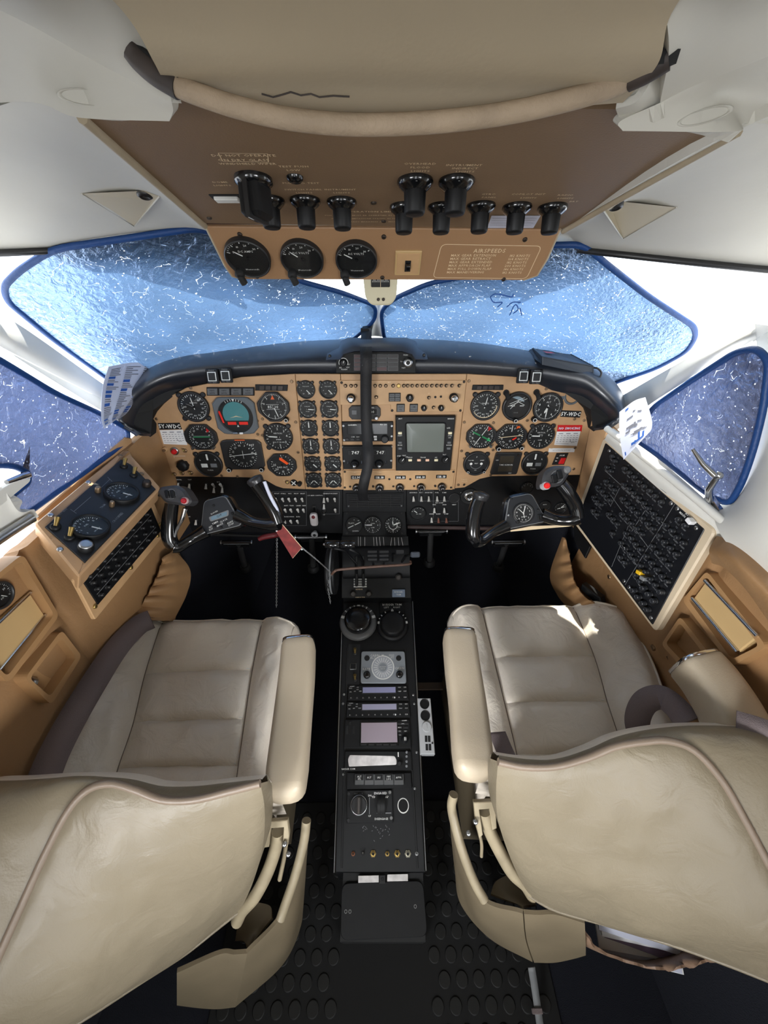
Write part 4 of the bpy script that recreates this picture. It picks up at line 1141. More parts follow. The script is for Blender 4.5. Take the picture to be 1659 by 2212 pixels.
def adi(b, R, z):
    n = 24
    b.add([(.74 * R * math.cos(rad(-28 + 236 * i / n)), .06 * R + .74 * R * math.sin(rad(-28 + 236 * i / n)), z) for i in range(n + 1)], [tuple(range(n + 1))], SKYB)
    for a in (60, 70, 80, 90, 100, 110, 120): b.line(.84 * R * math.cos(rad(a)), .84 * R * math.sin(rad(a)), .97 * R * math.cos(rad(a)), .97 * R * math.sin(rad(a)), .03 * R, z + .0004, WHT)
    b.poly([(0, .8 * R), (-.08 * R, .96 * R), (.08 * R, .96 * R)], z + .0005, WHT)
    b.prism([(-.36 * R, -.12 * R), (0, -.05 * R), (.36 * R, -.10 * R), (0, -.0 * R)], z + .0004, z + .001, CRM)
    b.rect(-.56 * R, -.53 * R, -.07 * R, -.36 * R, z + .0006, mat('flag_red', (240, 44, 30), .4)); b.rect(.09 * R, -.53 * R, .60 * R, -.36 * R, z + .0006, MAT['flag_red']); b.add([(-.98 * R, .28 * R, z + .0006), (-.86 * R, .28 * R, z + .0006), (-.74 * R, -.42 * R, z + .0006), (-.84 * R, -.42 * R, z + .0006)], [(3, 2, 1, 0)], MAT['flag_red'])
    b.poly([(0, -.52 * R), (-.06 * R, -.66 * R), (.06 * R, -.66 * R)], z + .0006, WHT)


g = gauge(IP, 511, 897, 44, 'large grey square attitude indicator with teal sky and red flags', 'square', ry=40, bez=GREYB, ticks=(0, 0), extra=adi, fpx=37.5, needles=(), h=.010)
b = MB(); b.box(-.016, -.0485, .0095, -.002, -.0435, .0125, ALU, .001); b.box(.0015, -.0485, .0095, .011, -.0435, .0125, PAPER, .001); b.build('trim_tab', g)


def encalt(b, R, z):
    b.rect(-.52 * R, -.14 * R, .42 * R, .16 * R, z, DIAL); b.text('85200', -.05 * R, .0, .30 * R, z + .0004, WHT); b.line(-.55 * R, -.18 * R, .4 * R, -.18 * R, .02 * R, z + .0004, WHT); b.line(-.55 * R, .18 * R, .4 * R, .18 * R, .02 * R, z + .0004, WHT)
    b.poly([(-.14 * R, .55 * R), (.14 * R, .55 * R), (.02 * R, .86 * R)], z + .0006, ORG); b.text('29.92', .42 * R, .34 * R, .15 * R, z, GRYP); b.text('1013', .42 * R, -.36 * R, .15 * R, z, GRYP)


gauge(IP, 592, 878, 34, 'black octagonal altimeter with orange pointer beside the attitude indicator', 'octa', ry=32, ticks=(10, 50), sweep=(90, -270), nums=[(str(i), 90 - 36 * i, .72, .2) for i in (1, 2, 4, 5, 6, 8, 9)], needles=((-72, .86, .06, WHT, .1),), extra=encalt, knobs=((.72, -.8, .15, BLK),), fpx=29)
gauge(IP, 436, 943, 34.5, 'square bearing indicator beside the calendar card with a red flag at upper right', 'octa', ry=28.5, ticks=(12, 36), sweep=(90, -270), extra=lambda b, R, z: (roseN(b, R, z), b.rect(-.62 * R, -.02 * R, .70 * R, .03 * R, z + .0006, GRN), b.rect(-.62 * R, .07 * R, .70 * R, .11 * R, z + .0006, GRYP), b.poly([(.52 * R, .36 * R), (.82 * R, .55 * R), (.55 * R, .86 * R)], z + .0007, RED), b.text('ADF', 0, -.5 * R, .16 * R, z, WHT)), knobs=((-.62, -.66, .10, ALU), (.66, -.66, .10, ALU)), fpx=27)
gauge(IP, 602, 943, 31, 'round climb rate dial left of the small engine dials', nums=VSIN, ticks=(8, 24), sweep=(170, -170), needles=((176, .82, .09, WHT, .1),), words=(('VERTICAL', 0, .3, .14), ('SPEED', 0, -.2, .14), ('1000 FT PER MIN', 0, -.42, .11)), ears=3, fpx=28)


def hsi(b, R, z):
    roseN(b, R, z); b.rect(-.34 * R, 1.0 * R, .34 * R, 1.13 * R, z + .004, ORG); b.rect(-1.22 * R, -.34 * R, -1.10 * R, .36 * R, z + .004, ORG); b.rect(1.04 * R, -.42 * R, 1.18 * R, .36 * R, z + .004, ORG)
    b.line(-.98 * R, -.12 * R, .98 * R, .10 * R, .05 * R, z + .0008, WHT); b.line(0, .3 * R, 0, -.3 * R, .03 * R, z + .0009, WHT); b.line(-.12 * R, -.02 * R, .12 * R, .02 * R, .03 * R, z + .001, WHT)


gg = gauge(IP, 526, 981, 43, 'large square heading display with orange bars, second in the pilot centre column', 'square', ry=34, bez=BEZ, ticks=(12, 36), sweep=(90, -270), extra=hsi, knobs=((-.82, -.78, .13, BLK), (.82, -.78, .13, BLK)), fpx=31, h=.008)
b = MB(); b.text('007', .030, .030, .009, .0086, WHT); b.build('lettering', gg)
gauge(IP, 452, 1001, 29.5, 'round turn indicator with white wing bars, low on the left of the board', ticks=(0, 0), extra=turnf, ears=2, fpx=27)
gauge(IP, 610, 1003, 31, 'square radar altimeter dial with orange needle, lowest of its column', 'octa', ry=26, ticks=(10, 20), sweep=(90, -200), nums=[('0', 85, .66), ('5', 10, .66), ('10', -45, .64), ('15', -90, .64), ('20', -140, .64), ('25', -180, .64)], needles=((128, .1, .01, ORG, 0), (100, .02, .01, ORG, 0)), words=(('RAD ALT', .0, -.22, .2),), extra=lambda b, R, z: b.poly([(-.12 * R, .72 * R), (.10 * R, .62 * R), (.60 * R, .16 * R), (.42 * R, .02 * R), (-.18 * R, .50 * R)], z + .0012, mat('needle_orange', (255, 92, 30), .4)), fpx=25)
# ---- copilot's instruments
gauge(IP, 1047, 876, 31.5, 'round airspeed dial at the top left of the right hand instrument group', ticks=(16, 32), sweep=(110, -240), nums=AIRN, needles=((80, .76, .06, WHT, .2), (150, .7, .04, GRYP, .0)), words=(('KNOTS', 0, .2, .16),), ears=2, arcs=((-150, 0, .92, .99, CRM),))


def adi2(b, R, z):
    b.add([(.7 * R * math.cos(rad(20 + 100 * i / 16)) - .12 * R, .1 * R + .7 * R * math.sin(rad(20 + 100 * i / 16)), z) for i in range(17)], [tuple(range(17))], mat('horizon_grey', (128, 146, 156), .5))
    for x0, y0, x1, y1 in ((-.72, .0, .72, .62), (-.62, .2, .5, .7), (-.5, -.2, .1, .5), (.0, .4, .6, .1)): b.line(x0 * R, y0 * R, x1 * R, y1 * R, .035 * R, z + .0005, WHT)
    b.rect(-.52 * R, .02 * R, -.18 * R, .08 * R, z + .0008, WHT); b.rect(.22 * R, .02 * R, .54 * R, .08 * R, z + .0008, WHT); b.text('CAGE', 0, -.5 * R, .14 * R, z, GRYP)


gauge(IP, 1115.5, 877, 31.5, 'round black attitude ball with tumbled white lines in the right hand group', ticks=(0, 0), extra=adi2, knobs=((.0, -.93, .16, BLK),), fpx=27)
gauge(IP, 1182, 879, 31.5, 'round altimeter with white numerals at the top right of the right hand group', ticks=(10, 50), sweep=(90, -270), nums=ALTN, needles=((-92, .80, .07, WHT, .2), (-112, .5, .13, WHT, .1)), words=(('ALT', .0, .4, .18),), ears=0, knobs=((-.82, -.80, .18, BLK),), fpx=28)
gauge(IP, 1038.5, 941, 32, 'square course dial with crossed green and white needles in the right hand group', 'octa', ry=27, ticks=(12, 36), sweep=(90, -270), needles=((58, .86, .05, WHT, .84),), extra=lambda b, R, z: (roseN(b, R, z), b.line(-.66 * R, .34 * R, .62 * R, -.30 * R, .10 * R, z + .0003, GRN), b.line(-.6 * R, .31 * R, .6 * R, -.29 * R, .03 * R, z + .0005, DIAL), b.poly([(.60 * R, -.14 * R), (.84 * R, -.42 * R), (.50 * R, -.42 * R)], z + .0004, GRN), b.poly([(.48 * R, .80 * R), (.78 * R, .62 * R), (.52 * R, .42 * R)], z + .0004, RED)), knobs=((-.7, -.66, .10, ALU), (.7, -.66, .10, ALU)), fpx=27)
gauge(IP, 1102.5, 942, 33.5, 'square heading dial with orange flags in the middle of the right hand group', 'octa', ry=28, ticks=(12, 36), sweep=(90, -270), extra=lambda b, R, z: (roseN(b, R, z), b.line(-.86 * R, -.08 * R, .86 * R, .1 * R, .05 * R, z + .0008, CRM), b.poly([(.30 * R, .62 * R), (.58 * R, .72 * R), (.60 * R, .90 * R), (.34 * R, .82 * R)], z + .001, ORG), b.poly([(.12 * R, -.22 * R), (.42 * R, -.02 * R), (.46 * R, -.12 * R), (.22 * R, -.30 * R)], z + .001, MAT['flag_red']), b.line(0, .9 * R, 0, .4 * R, .05 * R, z + .0006, WHT), b.disc(.10 * R, z + .0006, GRYP, 12, None, 0, -.36 * R)), knobs=((-.72, -.76, .17, BLK), (.76, -.72, .15, BLK)), fpx=28)
gauge(IP, 1167, 941, 29, 'round climb rate dial beside the no smoking card', nums=VSIN, ticks=(8, 24), sweep=(170, -170), needles=((178, .82, .1, WHT, .1),), words=(('VERTICAL', 0, .3, .14), ('SPEED', 0, .1, .12), ('CLIMB', 0, -.35, .12)), ears=2, fpx=26)
gauge(IP, 1028, 1000, 28, 'round black slaving gauge with two white lamps, lowest left of the right hand group', ticks=(0, 0), words=(('P', 0, .62, .2), ('VOLUME', -.5, .3, .12), ('LIGHT', .5, .3, .12), ('ON', 0, -.66, .12)), extra=lambda b, R, z: (b.disc(.12 * R, z + .001, WHT, 14, None, -.46 * R, -.02 * R), b.disc(.12 * R, z + .001, WHT, 14, None, .46 * R, -.02 * R), b.ring(.5 * R, .54 * R, z, GRYP, 20, rad(200), rad(340)), b.text('TEST', 0, .0, .14 * R, z, WHT)), knobs=((-.62, -.6, .12, BLK), (.62, -.6, .12, BLK)), ears=2, glass=False)
x, y = IP.hit(1091, 1000); w = IP.px(1091, 1000)
t2 = thing('digital_display', 'black square fuel totalizer with a brown display window', 'display', IP.at(x, y))
b = MB(); b.prism(rpoly([(-30 * w, -25 * w), (28 * w, -25 * w), (31 * w, 26 * w), (-24 * w, 26 * w)], .005), 0, .009, BEZ, .002); b.build('case', t2)
b = MB(); b.box(-15 * w, 2 * w, .0085, 15 * w, 19 * w, .0098, mat('display_brown', (64, 58, 48), .3), .0004); b.box(-15 * w, -17 * w, .0085, 15 * w, -4 * w, .0098, MAT['display_brown'], .0004); b.build('display_window', t2)
b = MB(); b.text('TIME REMAIN', 0, -1 * w, 4.5 * w, .0099, WHT); b.text('HRS', 12 * w, -21 * w, 3.6 * w, .0094, WHT); b.text('LBS', -20 * w, 10 * w, 3.6 * w, .0094, WHT); b.build('lettering', t2)
for dx in (-22, 23):
    b = MB(); b.T = Matrix.Translation((dx * w, 20 * w, .009)); b.lathe([(3 * w, 0), (2.6 * w, .002)], SCRD, 10); b.build('screw', t2)
gauge(IP, 1153, 999, 27.5, 'round turn indicator with white wing bars, lowest of the right hand group', ticks=(0, 0), extra=turnf, ears=2, fpx=25)
# ---- engine dials, six pairs
names = ('torque', 'torque', 'turbine temperature', 'turbine temperature', 'speed', 'speed', 'propeller', 'propeller', 'fuel flow', 'fuel flow', 'oil', 'oil')
epos = [(661.5, 841, 19.5), (709, 841, 19.5), (664.6, 883, 19.5), (711.6, 883, 19.5), (668, 924, 18.5), (714, 924, 18.5), (672, 963, 18.3), (716, 963, 18.3), (676, 1001, 18), (719, 1001, 18), (678.5, 1036, 18), (720, 1036, 18)]
rows = ('topmost pair', 'second pair from the top', 'third pair from the top', 'fourth pair from the top', 'fifth pair from the top', 'lowest pair')
for k, (u, v, r) in enumerate(epos):
    rw = k // 2; sdn = 'left' if k % 2 == 0 else 'right'
    nd = (((-48, .8, .10, WHT, .0),), ((-6, .86, .10, WHT, .1),), ((90, .9, .14, WHT, .0),), ((90, .86, .12, WHT, .3),), ((-45, .8, .14, WHT, .0),), ((-48, .7, .10, WHT, 0), (-132, .7, .10, WHT, 0)))[rw]
    tk = ((4, 8), (12, 36), (8, 16), (10, 20), (5, 10), (10, 20))[rw]; sw = ((160, -30), (90, -270), (200, -20), (225, -45), (190, -20), (230, -50))[rw]
    nm = {0: [('0', 190, .6), ('20', 235, .6), ('40', 300, .6)], 1: (), 2: [('2', 150, .6), ('4', 90, .55), ('6', 30, .6)], 3: [('4', 200, .6), ('8', 40, .6)], 4: [('0', 190, .6), ('5', 240, .6)], 5: [('100', 62, .62, .16), ('100', 118, .62, .16)]}[rw]
    wd_ = ((('FUEL FLOW', 0, .4, .14),), (('TORQUE', 0, .34, .16), ('FT-LBS', 0, -.3, .14)), (('ITT', 0, -.3, .2),), (('RPM', 0, -.4, .18),), (('FUEL', 0, .4, .18), ('QTY', .5, .35, .14)), (('OIL', 0, -.7, .16),))[rw]
    gauge(IP, u, v, r, 'small round engine dial, the %s one of the %s' % (sdn, rows[rw]), ticks=tk, sweep=sw, nums=nm, needles=nd, words=wd_, ears=4 if rw else 2, group='engine dials', fpx=r * .88, h=.008, nsize=.2)
# ---- placards
def card(label, px, m, z=.0005, name='placard', fr=IP):
    t_ = thing(name, label, 'placard', fr.M); p = [fr.hit(*q) for q in px]
    b = MB(); b.prism(p, 0, z, m); b.build('card', t_); return t_


for px, px2, nm in (([(341, 914), (388, 913), (393, 927), (345, 928)], [(345, 929), (395, 928), (405, 961), (354, 959)], 'left'), (None, [(1203, 932), (1254, 931), (1246, 963), (1197, 961)], 'right')):
    if px:
        c = card('black 5Y-WDC registration plate at the left edge of the board', px, BLKM, .0012); b = MB(); x, y = IP.hit(367, 920.5); b.text('5Y-WDC', x, y, .0150, .0014, WHT, sx=.88, rot=-.02, bold=True); b.build('lettering', c)
    c = card('white printed calendar card at the %s edge of the board' % nm, px2, PAPER, .0008); b = MB()
    P2 = [IP.hit(*q) for q in px2]
    L = lambda a, c_: (P2[0][0] + (P2[1][0] - P2[0][0]) * a + (P2[3][0] - P2[0][0]) * c_, P2[0][1] + (P2[1][1] - P2[0][1]) * a + (P2[3][1] - P2[0][1]) * c_)
    for j, n_ in enumerate((3, 7, 7, 7, 7)):
        for i in range(n_):
            a0 = L((i + .2) / n_ * .94 + .03, .16 + .15 * j); a1 = L((i + .8) / n_ * .94 + .03, .16 + .15 * j); b.line(a0[0], a0[1], a1[0], a1[1], .0012 if j else .002, .001, INKG)
    a0 = L(.05, .88); a1 = L(.6, .93); b.line(a0[0], a0[1], a1[0], a1[1], .0008, .001, INKG)
    a0 = L(.62, .60); a1 = L(.72, .85); b.line(a0[0], a0[1], a1[0], a1[1], .0012, .001, INKG); a2 = L(.85, .80); b.line(a1[0], a1[1], a2[0], a2[1], .001, .001, INKG); b.build('print', c)
c = card('black 5Y-WDC registration plate at the right edge of the board', [(1213, 886), (1256, 888), (1252, 902), (1210, 900)], BLKM, .0012); b = MB(); x, y = IP.hit(1233, 894); b.text('5Y-WDC', x, y, .0140, .0014, WHT, sx=.86, rot=-.03, bold=True); b.build('lettering', c)
c = card('red NO SMOKING placard on the right of the board', [(1205, 918), (1258, 918), (1256, 932), (1203, 932)], RED, .0008); b = MB(); x, y = IP.hit(1230, 925); b.text('NO SMOKING', x, y, .0092, .001, PAPERB, sx=.92, bold=True); b.build('lettering', c)
c = card('thin white label strip above the red rocker switch', [(1186, 968), (1242, 968), (1240, 976.5), (1184, 976.5)], PAPER, .0008); b = MB(); x, y = IP.hit(1213, 972.3); b.text('ELT ACTIVATED IN FLIGHT', x, y, .0038, .001, INKG); b.build('lettering', c)
x, y = IP.hit(1209, 991); w = IP.px(1209, 991)
t2 = thing('rocker_switch', 'red rocker switch on a black plate at the right of the board', 'switch', IP.at(x, y))
b = MB(); b.prism([(-14 * w, -13.5 * w), (12 * w, -13.5 * w), (15 * w, 13.5 * w), (-10 * w, 13.5 * w)], 0, .003, BLKM, .0006); b.build('plate', t2)
b = MB(); b.prism([(-2 * w, -10 * w), (9 * w, -10 * w), (11 * w, 4 * w), (1 * w, 4 * w)], .0025, .008, RED, .001); b.build('rocker', t2)
b = MB(); b.text('ARM', 2 * w, 9 * w, 5 * w, .0034, WHT); b.line(-9 * w, 3 * w, -5 * w, 3 * w, 1.5 * w, .0034, WHT); b.line(-10 * w, -4 * w, -6 * w, -4 * w, 1.5 * w, .0034, WHT); b.build('lettering', t2)


# ---- strips of four annunciators
def strip(label, px, n, m, fr=IP, ht=.004, big=False):
    t_ = thing('annunciator_strip', label, 'warning lights', fr.M)
    p = [fr.hit(*q) for q in px]; b = MB(); b.prism(p, 0, ht, BLK, .0008); b.build('housing', t_)
    for i in range(n):
        a = (i + .08) / n if big else .12 + .76 * (i + .08) / n; c_ = (i + .92) / n if big else .12 + .76 * (i + .92) / n
        f = lambda s, q: (p[0][0] * (1 - s) * (1 - q) + p[1][0] * s * (1 - q) + p[2][0] * s * q + p[3][0] * (1 - s) * q, p[0][1] * (1 - s) * (1 - q) + p[1][1] * s * (1 - q) + p[2][1] * s * q + p[3][1] * (1 - s) * q)
        b = MB(); b.prism([f(a, .12), f(c_, .12), f(c_, .88), f(a, .88)], ht - .001, ht + .002, m, .0006)
        if big:
            m0 = f((a + c_) / 2, .34); m1 = f((a + c_) / 2, .66); b.text('NAV', m0[0], m0[1], .0056, ht + .0023, BLKM); b.text('APPR', m1[0], m1[1], .0056, ht + .0023, BLKM)
        b.build('lens', t_)
    return t_


strip('row of four grey push lights above the attitude indicator', [(447, 836), (550, 836), (550, 854), (448, 854)], 4, GREYD, big=True)
strip('small dark strip of four lights above the pilot altimeter', [(552, 830), (622, 831), (621, 844), (552, 843)], 4, mat('lens_brown', (40, 32, 30), .3))
strip('small dark strip of four lights above the right airspeed dial', [(1021, 831), (1087, 831), (1086, 842), (1019, 842)], 4, MAT['lens_brown'])
# eyeball vents at the corners
for u, v, q, nm, m in ((359, 853, 1.01, 'left', BEZ), (1236, 856, 1.0, 'right', GREYB)):
    fr = Frame(P(u, v, q), (1, 0, 0), (0, .3, .95)); t2 = thing('air_vent', 'round air vent nozzle under the %s end of the glareshield' % nm, 'vent', fr.M)
    b = MB(); b.lathe([(.021, -.03), (.022, 0), (.020, .003), (.0165, .002), (.015, -.012), (.002, -.014)], m, 24); b.build('nozzle', t2)
    b = MB(); b.T = Matrix.Translation((.024 if nm == 'left' else -.026, -.002, -.004)); b.lathe([(.008, 0), (.007, .006)], m, 12); b.build('mount_lug', t2)

# ---- radios in the centre stack
x, y = IP.hit(788, 890); w = IP.px(788, 890)
t2 = thing('altitude_alerter', 'black altitude alerter reading 500 above the satellite radio', 'radio', IP.at(x, y))
b = MB(); b.prism([(-28 * w, -15 * w), (28 * w, -15 * w), (34 * w, -7 * w), (34 * w, 8 * w), (27 * w, 15 * w), (-27 * w, 15 * w), (-34 * w, 8 * w), (-34 * w, -8 * w)], 0, .006, BEZ, .0012); b.build('face', t2)
b = MB(); b.box(2 * w, -3 * w, .0055, 26 * w, 7 * w, .0068, BLKM, .0004); b.text('11500', 12 * w, 2 * w, 7.5 * w, .007, WHT); b.text('SEL', 18 * w, 11 * w, 4 * w, .0064, WHT); b.box(-28 * w, -4 * w, .0055, -17 * w, 6 * w, .008, GREYD, .0006); b.build('window', t2)
b = MB(); b.T = Matrix.Translation((25 * w, -10 * w, .005)); b.lathe([(4.5 * w, 0), (4.2 * w, .010), (3 * w, .012)], ALU, 14); b.build('knob', t2)
x, y = IP.hit(795, 931); w = IP.px(795, 931)
t2 = thing('satellite_radio', 'black radio with wide dark screen and white cards in the centre stack', 'radio', IP.at(x, y))
b = MB(); b.box(-55 * w, -22 * w, 0, 54 * w, 22 * w, .007, BLK, .0012); b.build('face', t2)
b = MB(); b.box(-44 * w, -5 * w, .0065, 42 * w, 19 * w, .0082, BLKG, .0006); b.build('screen', t2)
b = MB(); b.text('GARMIN', -33 * w, 16 * w, 4.8 * w, .0085, WHT); b.text('MX 150', 33 * w, 16.5 * w, 4.2 * w, .0085, WHT); b.text('COM', -33 * w, -11 * w, 3.2 * w, .0074, WHT); b.text('NAV', -22 * w, -11 * w, 3.2 * w, .0074, WHT); b.box(12 * w, -13 * w, .007, 19 * w, -9 * w, .0076, PAPER); b.box(13 * w, -19 * w, .007, 19 * w, -14.5 * w, .0076, PAPER); b.build('lettering', t2)
for dx in (-46, -34, -22, -10):
    b = MB(); b.box((dx - 4) * w, -19 * w, .0065, (dx + 4) * w, -13.5 * w, .009, BEZ, .0006); b.build('button', t2)
b = MB(); b.T = Matrix.Translation((36 * w, -15 * w, .006)); b.lathe([(8.5 * w, 0), (8.2 * w, .010), (6 * w, .012)], BEZ, 22, ro=lambda a: 1 + .03 * math.cos(18 * a)); b.build('knob', t2)
for dx, dy in ((-52, -18), (51, 13), (51, -10), (-52, 14)):
    b = MB(); b.T = Matrix.Translation((dx * w, dy * w, .007)); b.lathe([(2.6 * w, 0), (2.2 * w, .0012)], ALU, 10); b.build('screw', t2)
x, y = IP.hit(794, 986); w = IP.px(794, 986)
t2 = thing('twin_receiver', 'black twin receiver with two 747 windows below the satellite radio', 'radio', IP.at(x, y))
b = MB(); b.box(-53 * w, -28 * w, 0, 53 * w, 27 * w, .006, BLK, .001); b.box(-52 * w, 21 * w, .005, 52 * w, 26 * w, .0085, BLKM, .001); b.build('face', t2)
for dx in (-27, 26):
    b = MB(); b.box((dx - 13.5) * w, 6 * w, .0055, (dx + 13.5) * w, 17 * w, .0072, BEZ, .0006); b.box((dx - 11.5) * w, 7.5 * w, .006, (dx + 11.5) * w, 15.5 * w, .0076, BLKM); b.text('747', (dx + 2) * w, 11.5 * w, 9.5 * w, .0079, WHT, bold=True); b.build('frequency_window', t2)
    b = MB(); b.T = Matrix.Translation(((dx - 1) * w, -14 * w, .006)); b.lathe([(9 * w, 0), (8.6 * w, .010), (7 * w, .0115)], BLK, 24, ro=lambda a: 1 + .03 * math.cos(20 * a)); b.lathe([(6 * w, .011), (5.6 * w, .020), (4 * w, .021)], BEZ, 16); b.lathe([(4 * w, .021), (3.6 * w, .026), (2 * w, .0265)], CHR, 14); b.build('tuning_knob', t2)
    for d2 in (-15, 14):
        b = MB(); b.T = Matrix.Translation(((dx + d2) * w, -11 * w, .006)); b.tube([(0, 2 * w, 0), (0, -2 * w, .008)], 1.6 * w, CHR, 8); b.build('toggle_switch', t2)
for dx in (-51, 51):
    for dy in (-8, 24):
        b = MB(); b.T = Matrix.Translation((dx * w, dy * w, .006)); b.lathe([(2.6 * w, 0), (2.2 * w, .0012)], ALU, 10); b.build('screw', t2)
# ---- weather radar
pr = [IP.hit(*q) for q in ((854, 896), (983, 895.5), (971, 1013), (855, 1013))]
cx, cy = IP.hit(917, 954); w = IP.px(917, 954)
t2 = thing('weather_radar', 'black weather radar with grey screen in the centre stack', 'radar', IP.at(cx, cy))
b = MB(); b.prism([(a - cx, c - cy) for a, c in pr], 0, .013, BLK, .002); b.build('case', t2)
cr4 = [IP.hit(*q) for q in ((874, 908), (963, 908), (959, 975), (876, 975))]
b = MB()
ro = rpoly([(a - cx, c - cy) for a, c in cr4], .009, 6)
if sum(ro[i][0] * ro[(i + 1) % len(ro)][1] - ro[(i + 1) % len(ro)][0] * ro[i][1] for i in range(len(ro))) < 0: ro = ro[::-1]
ri = inset(ro, .004); n = len(ro)
b.add([(x_, y_, .0128) for x_, y_ in ro] + [(x_, y_, .0165) for x_, y_ in inset(ro, .0012)] + [(x_, y_, .0145) for x_, y_ in ri], [(i + k * n, (i + 1) % n + k * n, (i + 1) % n + (k + 1) * n, i + (k + 1) * n) for i in range(n) for k in (0, 1)], BEZ); b.build('screen_bezel', t2)
b = MB(); b.add([(x_ * .72, y_ * .72, .0160) for x_, y_ in ri] + [(x_, y_, .0144) for x_, y_ in ri], [tuple(range(n))] + [(i, n + i, n + (i + 1) % n, (i + 1) % n) for i in range(n)], CRT, True); b.build('screen', t2)
lt = mat('lit_key', (236, 226, 190), .4)
for u, v, m in ((864, 935, lt), (864, 955.5, GREYD), (864, 968, GREYD), (972, 935, lt), (970, 955.5, GREYD), (969, 968, GREYD), (886, 993.5, lt), (905, 993.5, mat('lit_key_pink', (240, 196, 168), .4)), (923, 993.5, MAT['lit_key_pink']), (942, 993.5, lt)):
    x, y = IP.hit(u, v, .013); b = MB(); b.box(x - cx - 4 * w, y - cy - 2.6 * w, .0125, x - cx + 4 * w, y - cy + 2.6 * w, .0165, m, .0008); b.build('key', t2)
for u, v in ((868, 993), (961, 992)):
    x, y = IP.hit(u, v, .013); b = MB(); b.T = Matrix.Translation((x - cx, y - cy, .013)); b.lathe([(8 * w, 0), (7.6 * w, .008), (6 * w, .010)], BLKM, 20, ro=lambda a: 1 + .05 * math.cos(10 * a)); b.line(0, 0, 4 * w, 6 * w, 1.2 * w, .0104, WHT); b.build('knob', t2)
b = MB()
for st, u, v, sz in (('BRT', 865, 904.5, 4), ('BENDIX', 974, 904.5, 3.6), ('adc', 969, 924, 5), ('ALRT', 864, 941, 3.6), ('MODE', 864, 961.5, 3.4), ('RANGE', 970, 961.5, 3.4), ('STAB', 972, 941, 3.4), ('OFF', 971, 945.5, 3.2), ('STBY', 862, 985, 3.6), ('TEST', 873, 984, 3.6), ('ON', 879, 987, 3.4), ('HOLD', 886, 988, 3.6), ('TRACK', 914, 988, 3.6), ('AZ', 942, 988, 3.6), ('TILT', 960, 982, 3.6)):
    x, y = IP.hit(u, v, .013); b.text(st, x - cx, y - cy, sz * w, .0133, WHT)
b.build('lettering', t2)
# hanging strap
t2 = thing('hanging_strap', 'black webbing strap hanging down over the centre stack', 'strap', Matrix.Translation(P(795, 760, .92)))
Mi = t2.matrix_world.inverted()
sp_ = [(796, 700, 1.06), (792, 716, 1.02), (791, 738, .965), (791, 756, .905), (791, 790, .905), (790.5, 845, .945), (791, 905, .985), (793, 950, 1.0), (796, 982, 1.0), (794, 1010, 1.01), (787, 1040, 1.02), (783, 1065, 1.05), (786, 1081, 1.10)]
b = MB(); b.ribbon([Mi @ p for p in cr([P(*q) for q in sp_], 6)], .0275, (1, 0, .03), .003, BELTK); b.build('webbing', t2)
b = MB(); b.ribbon([Mi @ p + Vector((-.009, -.0022, 0)) for p in cr([P(*q) for q in sp_[1:5]], 6)], .0008, (1, 0, 0), .0006, GRYP); b.ribbon([Mi @ p + Vector((.009, -.0022, 0)) for p in cr([P(*q) for q in sp_[1:4]], 6)], .0008, (1, 0, 0), .0006, GRYP); b.build('stitching', t2)
b = MB(); p = Mi @ P(789, 714, 1.02); b.box(p.x - .012, p.y - .004, p.z - .006, p.x + .010, p.y + .004, p.z + .006, BLK, .001); b.build('buckle', t2)


# ================================================================== LOWER SWITCH PANELS
LP = Frame(IP.o - IP.z * .012, IP.x, IP.y)
t = lower = thing('lower_switch_board', 'black lower switch board under the tan instrument board', 'switch panel', LP.M)
ippoly([(345, 1022), (520, 1024), (600, 1048), (740, 1050), (740, 1152), (600, 1150), (470, 1150), (360, 1150)], -.008, 0, BLK, .001, 'left_board', fr=LP)
ippoly([(878, 1050), (990, 1048), (1040, 1028), (1254, 1020), (1243, 1085), (1238, 1138), (1060, 1134), (878, 1134)], -.008, 0, BLK, .001, 'right_board', fr=LP)
ippoly([(740, 1052), (878, 1052), (878, 1105), (740, 1105)], -.008, .004, BLK, .002, 'centre_board', fr=LP)
b = MB(); a = LP.hit(880, 1138); c = LP.hit(1090, 1142); b.tube([(a[0], a[1], 0), (c[0], c[1], 0)], .007, mat('lip_brown', (58, 44, 42), .5), 10); b.build('padded_lip', t)
b = MB(); a = LP.hit(368, 1152); c = LP.hit(704, 1162); b.tube([(a[0], a[1], 0), (c[0], c[1], 0)], .005, BLKM, 8); b.build('padded_lip', t)
b = MB(); b.lathe([(.0055, 0), (.0055, .0016), (.0035, .003)], BEZ, 10); b.tube([(0, -.003, .002), (0, .012, .011)], lambda s: .0022 + .0018 * s, mat('toggle_white', (206, 204, 198), .35), 8); tu = ipart('toggle_switch', b, 598, 1081, 0, fr=LP)
for u, v in ((612.5, 1081), (626, 1081), (640, 1081), (654, 1081), (708.5, 1081), (724, 1081), (618, 1104), (630, 1104), (645, 1104), (657, 1104), (725, 1104), (617, 1128), (630, 1128), (644, 1128), (464, 1050), (480, 1050)): put(tu, u, v, 0, fr=LP)
b = MB(); b.lathe([(.0055, 0), (.0055, .0016), (.0035, .003)], BEZ, 10); b.tube([(0, .002, .002), (0, -.010, .012)], lambda s: .0022 + .0022 * s, mat('toggle_white', (206, 204, 198), .35), 8); td = ipart('toggle_switch', b, 893, 1073, 0, fr=LP)
for u, v in ((910, 1073), (926, 1073), (944, 1073), (959.5, 1073), (938, 1098), (959.5, 1098), (932, 1119), (386, 1044), (410, 1046), (446, 1046), (463, 1054), (481, 1054), (404, 1124), (424, 1124), (700, 1090), (700, 1076)): put(td, u, v, 0, fr=LP)
BRN = mat('toggle_brown', (128, 84, 70), .5)
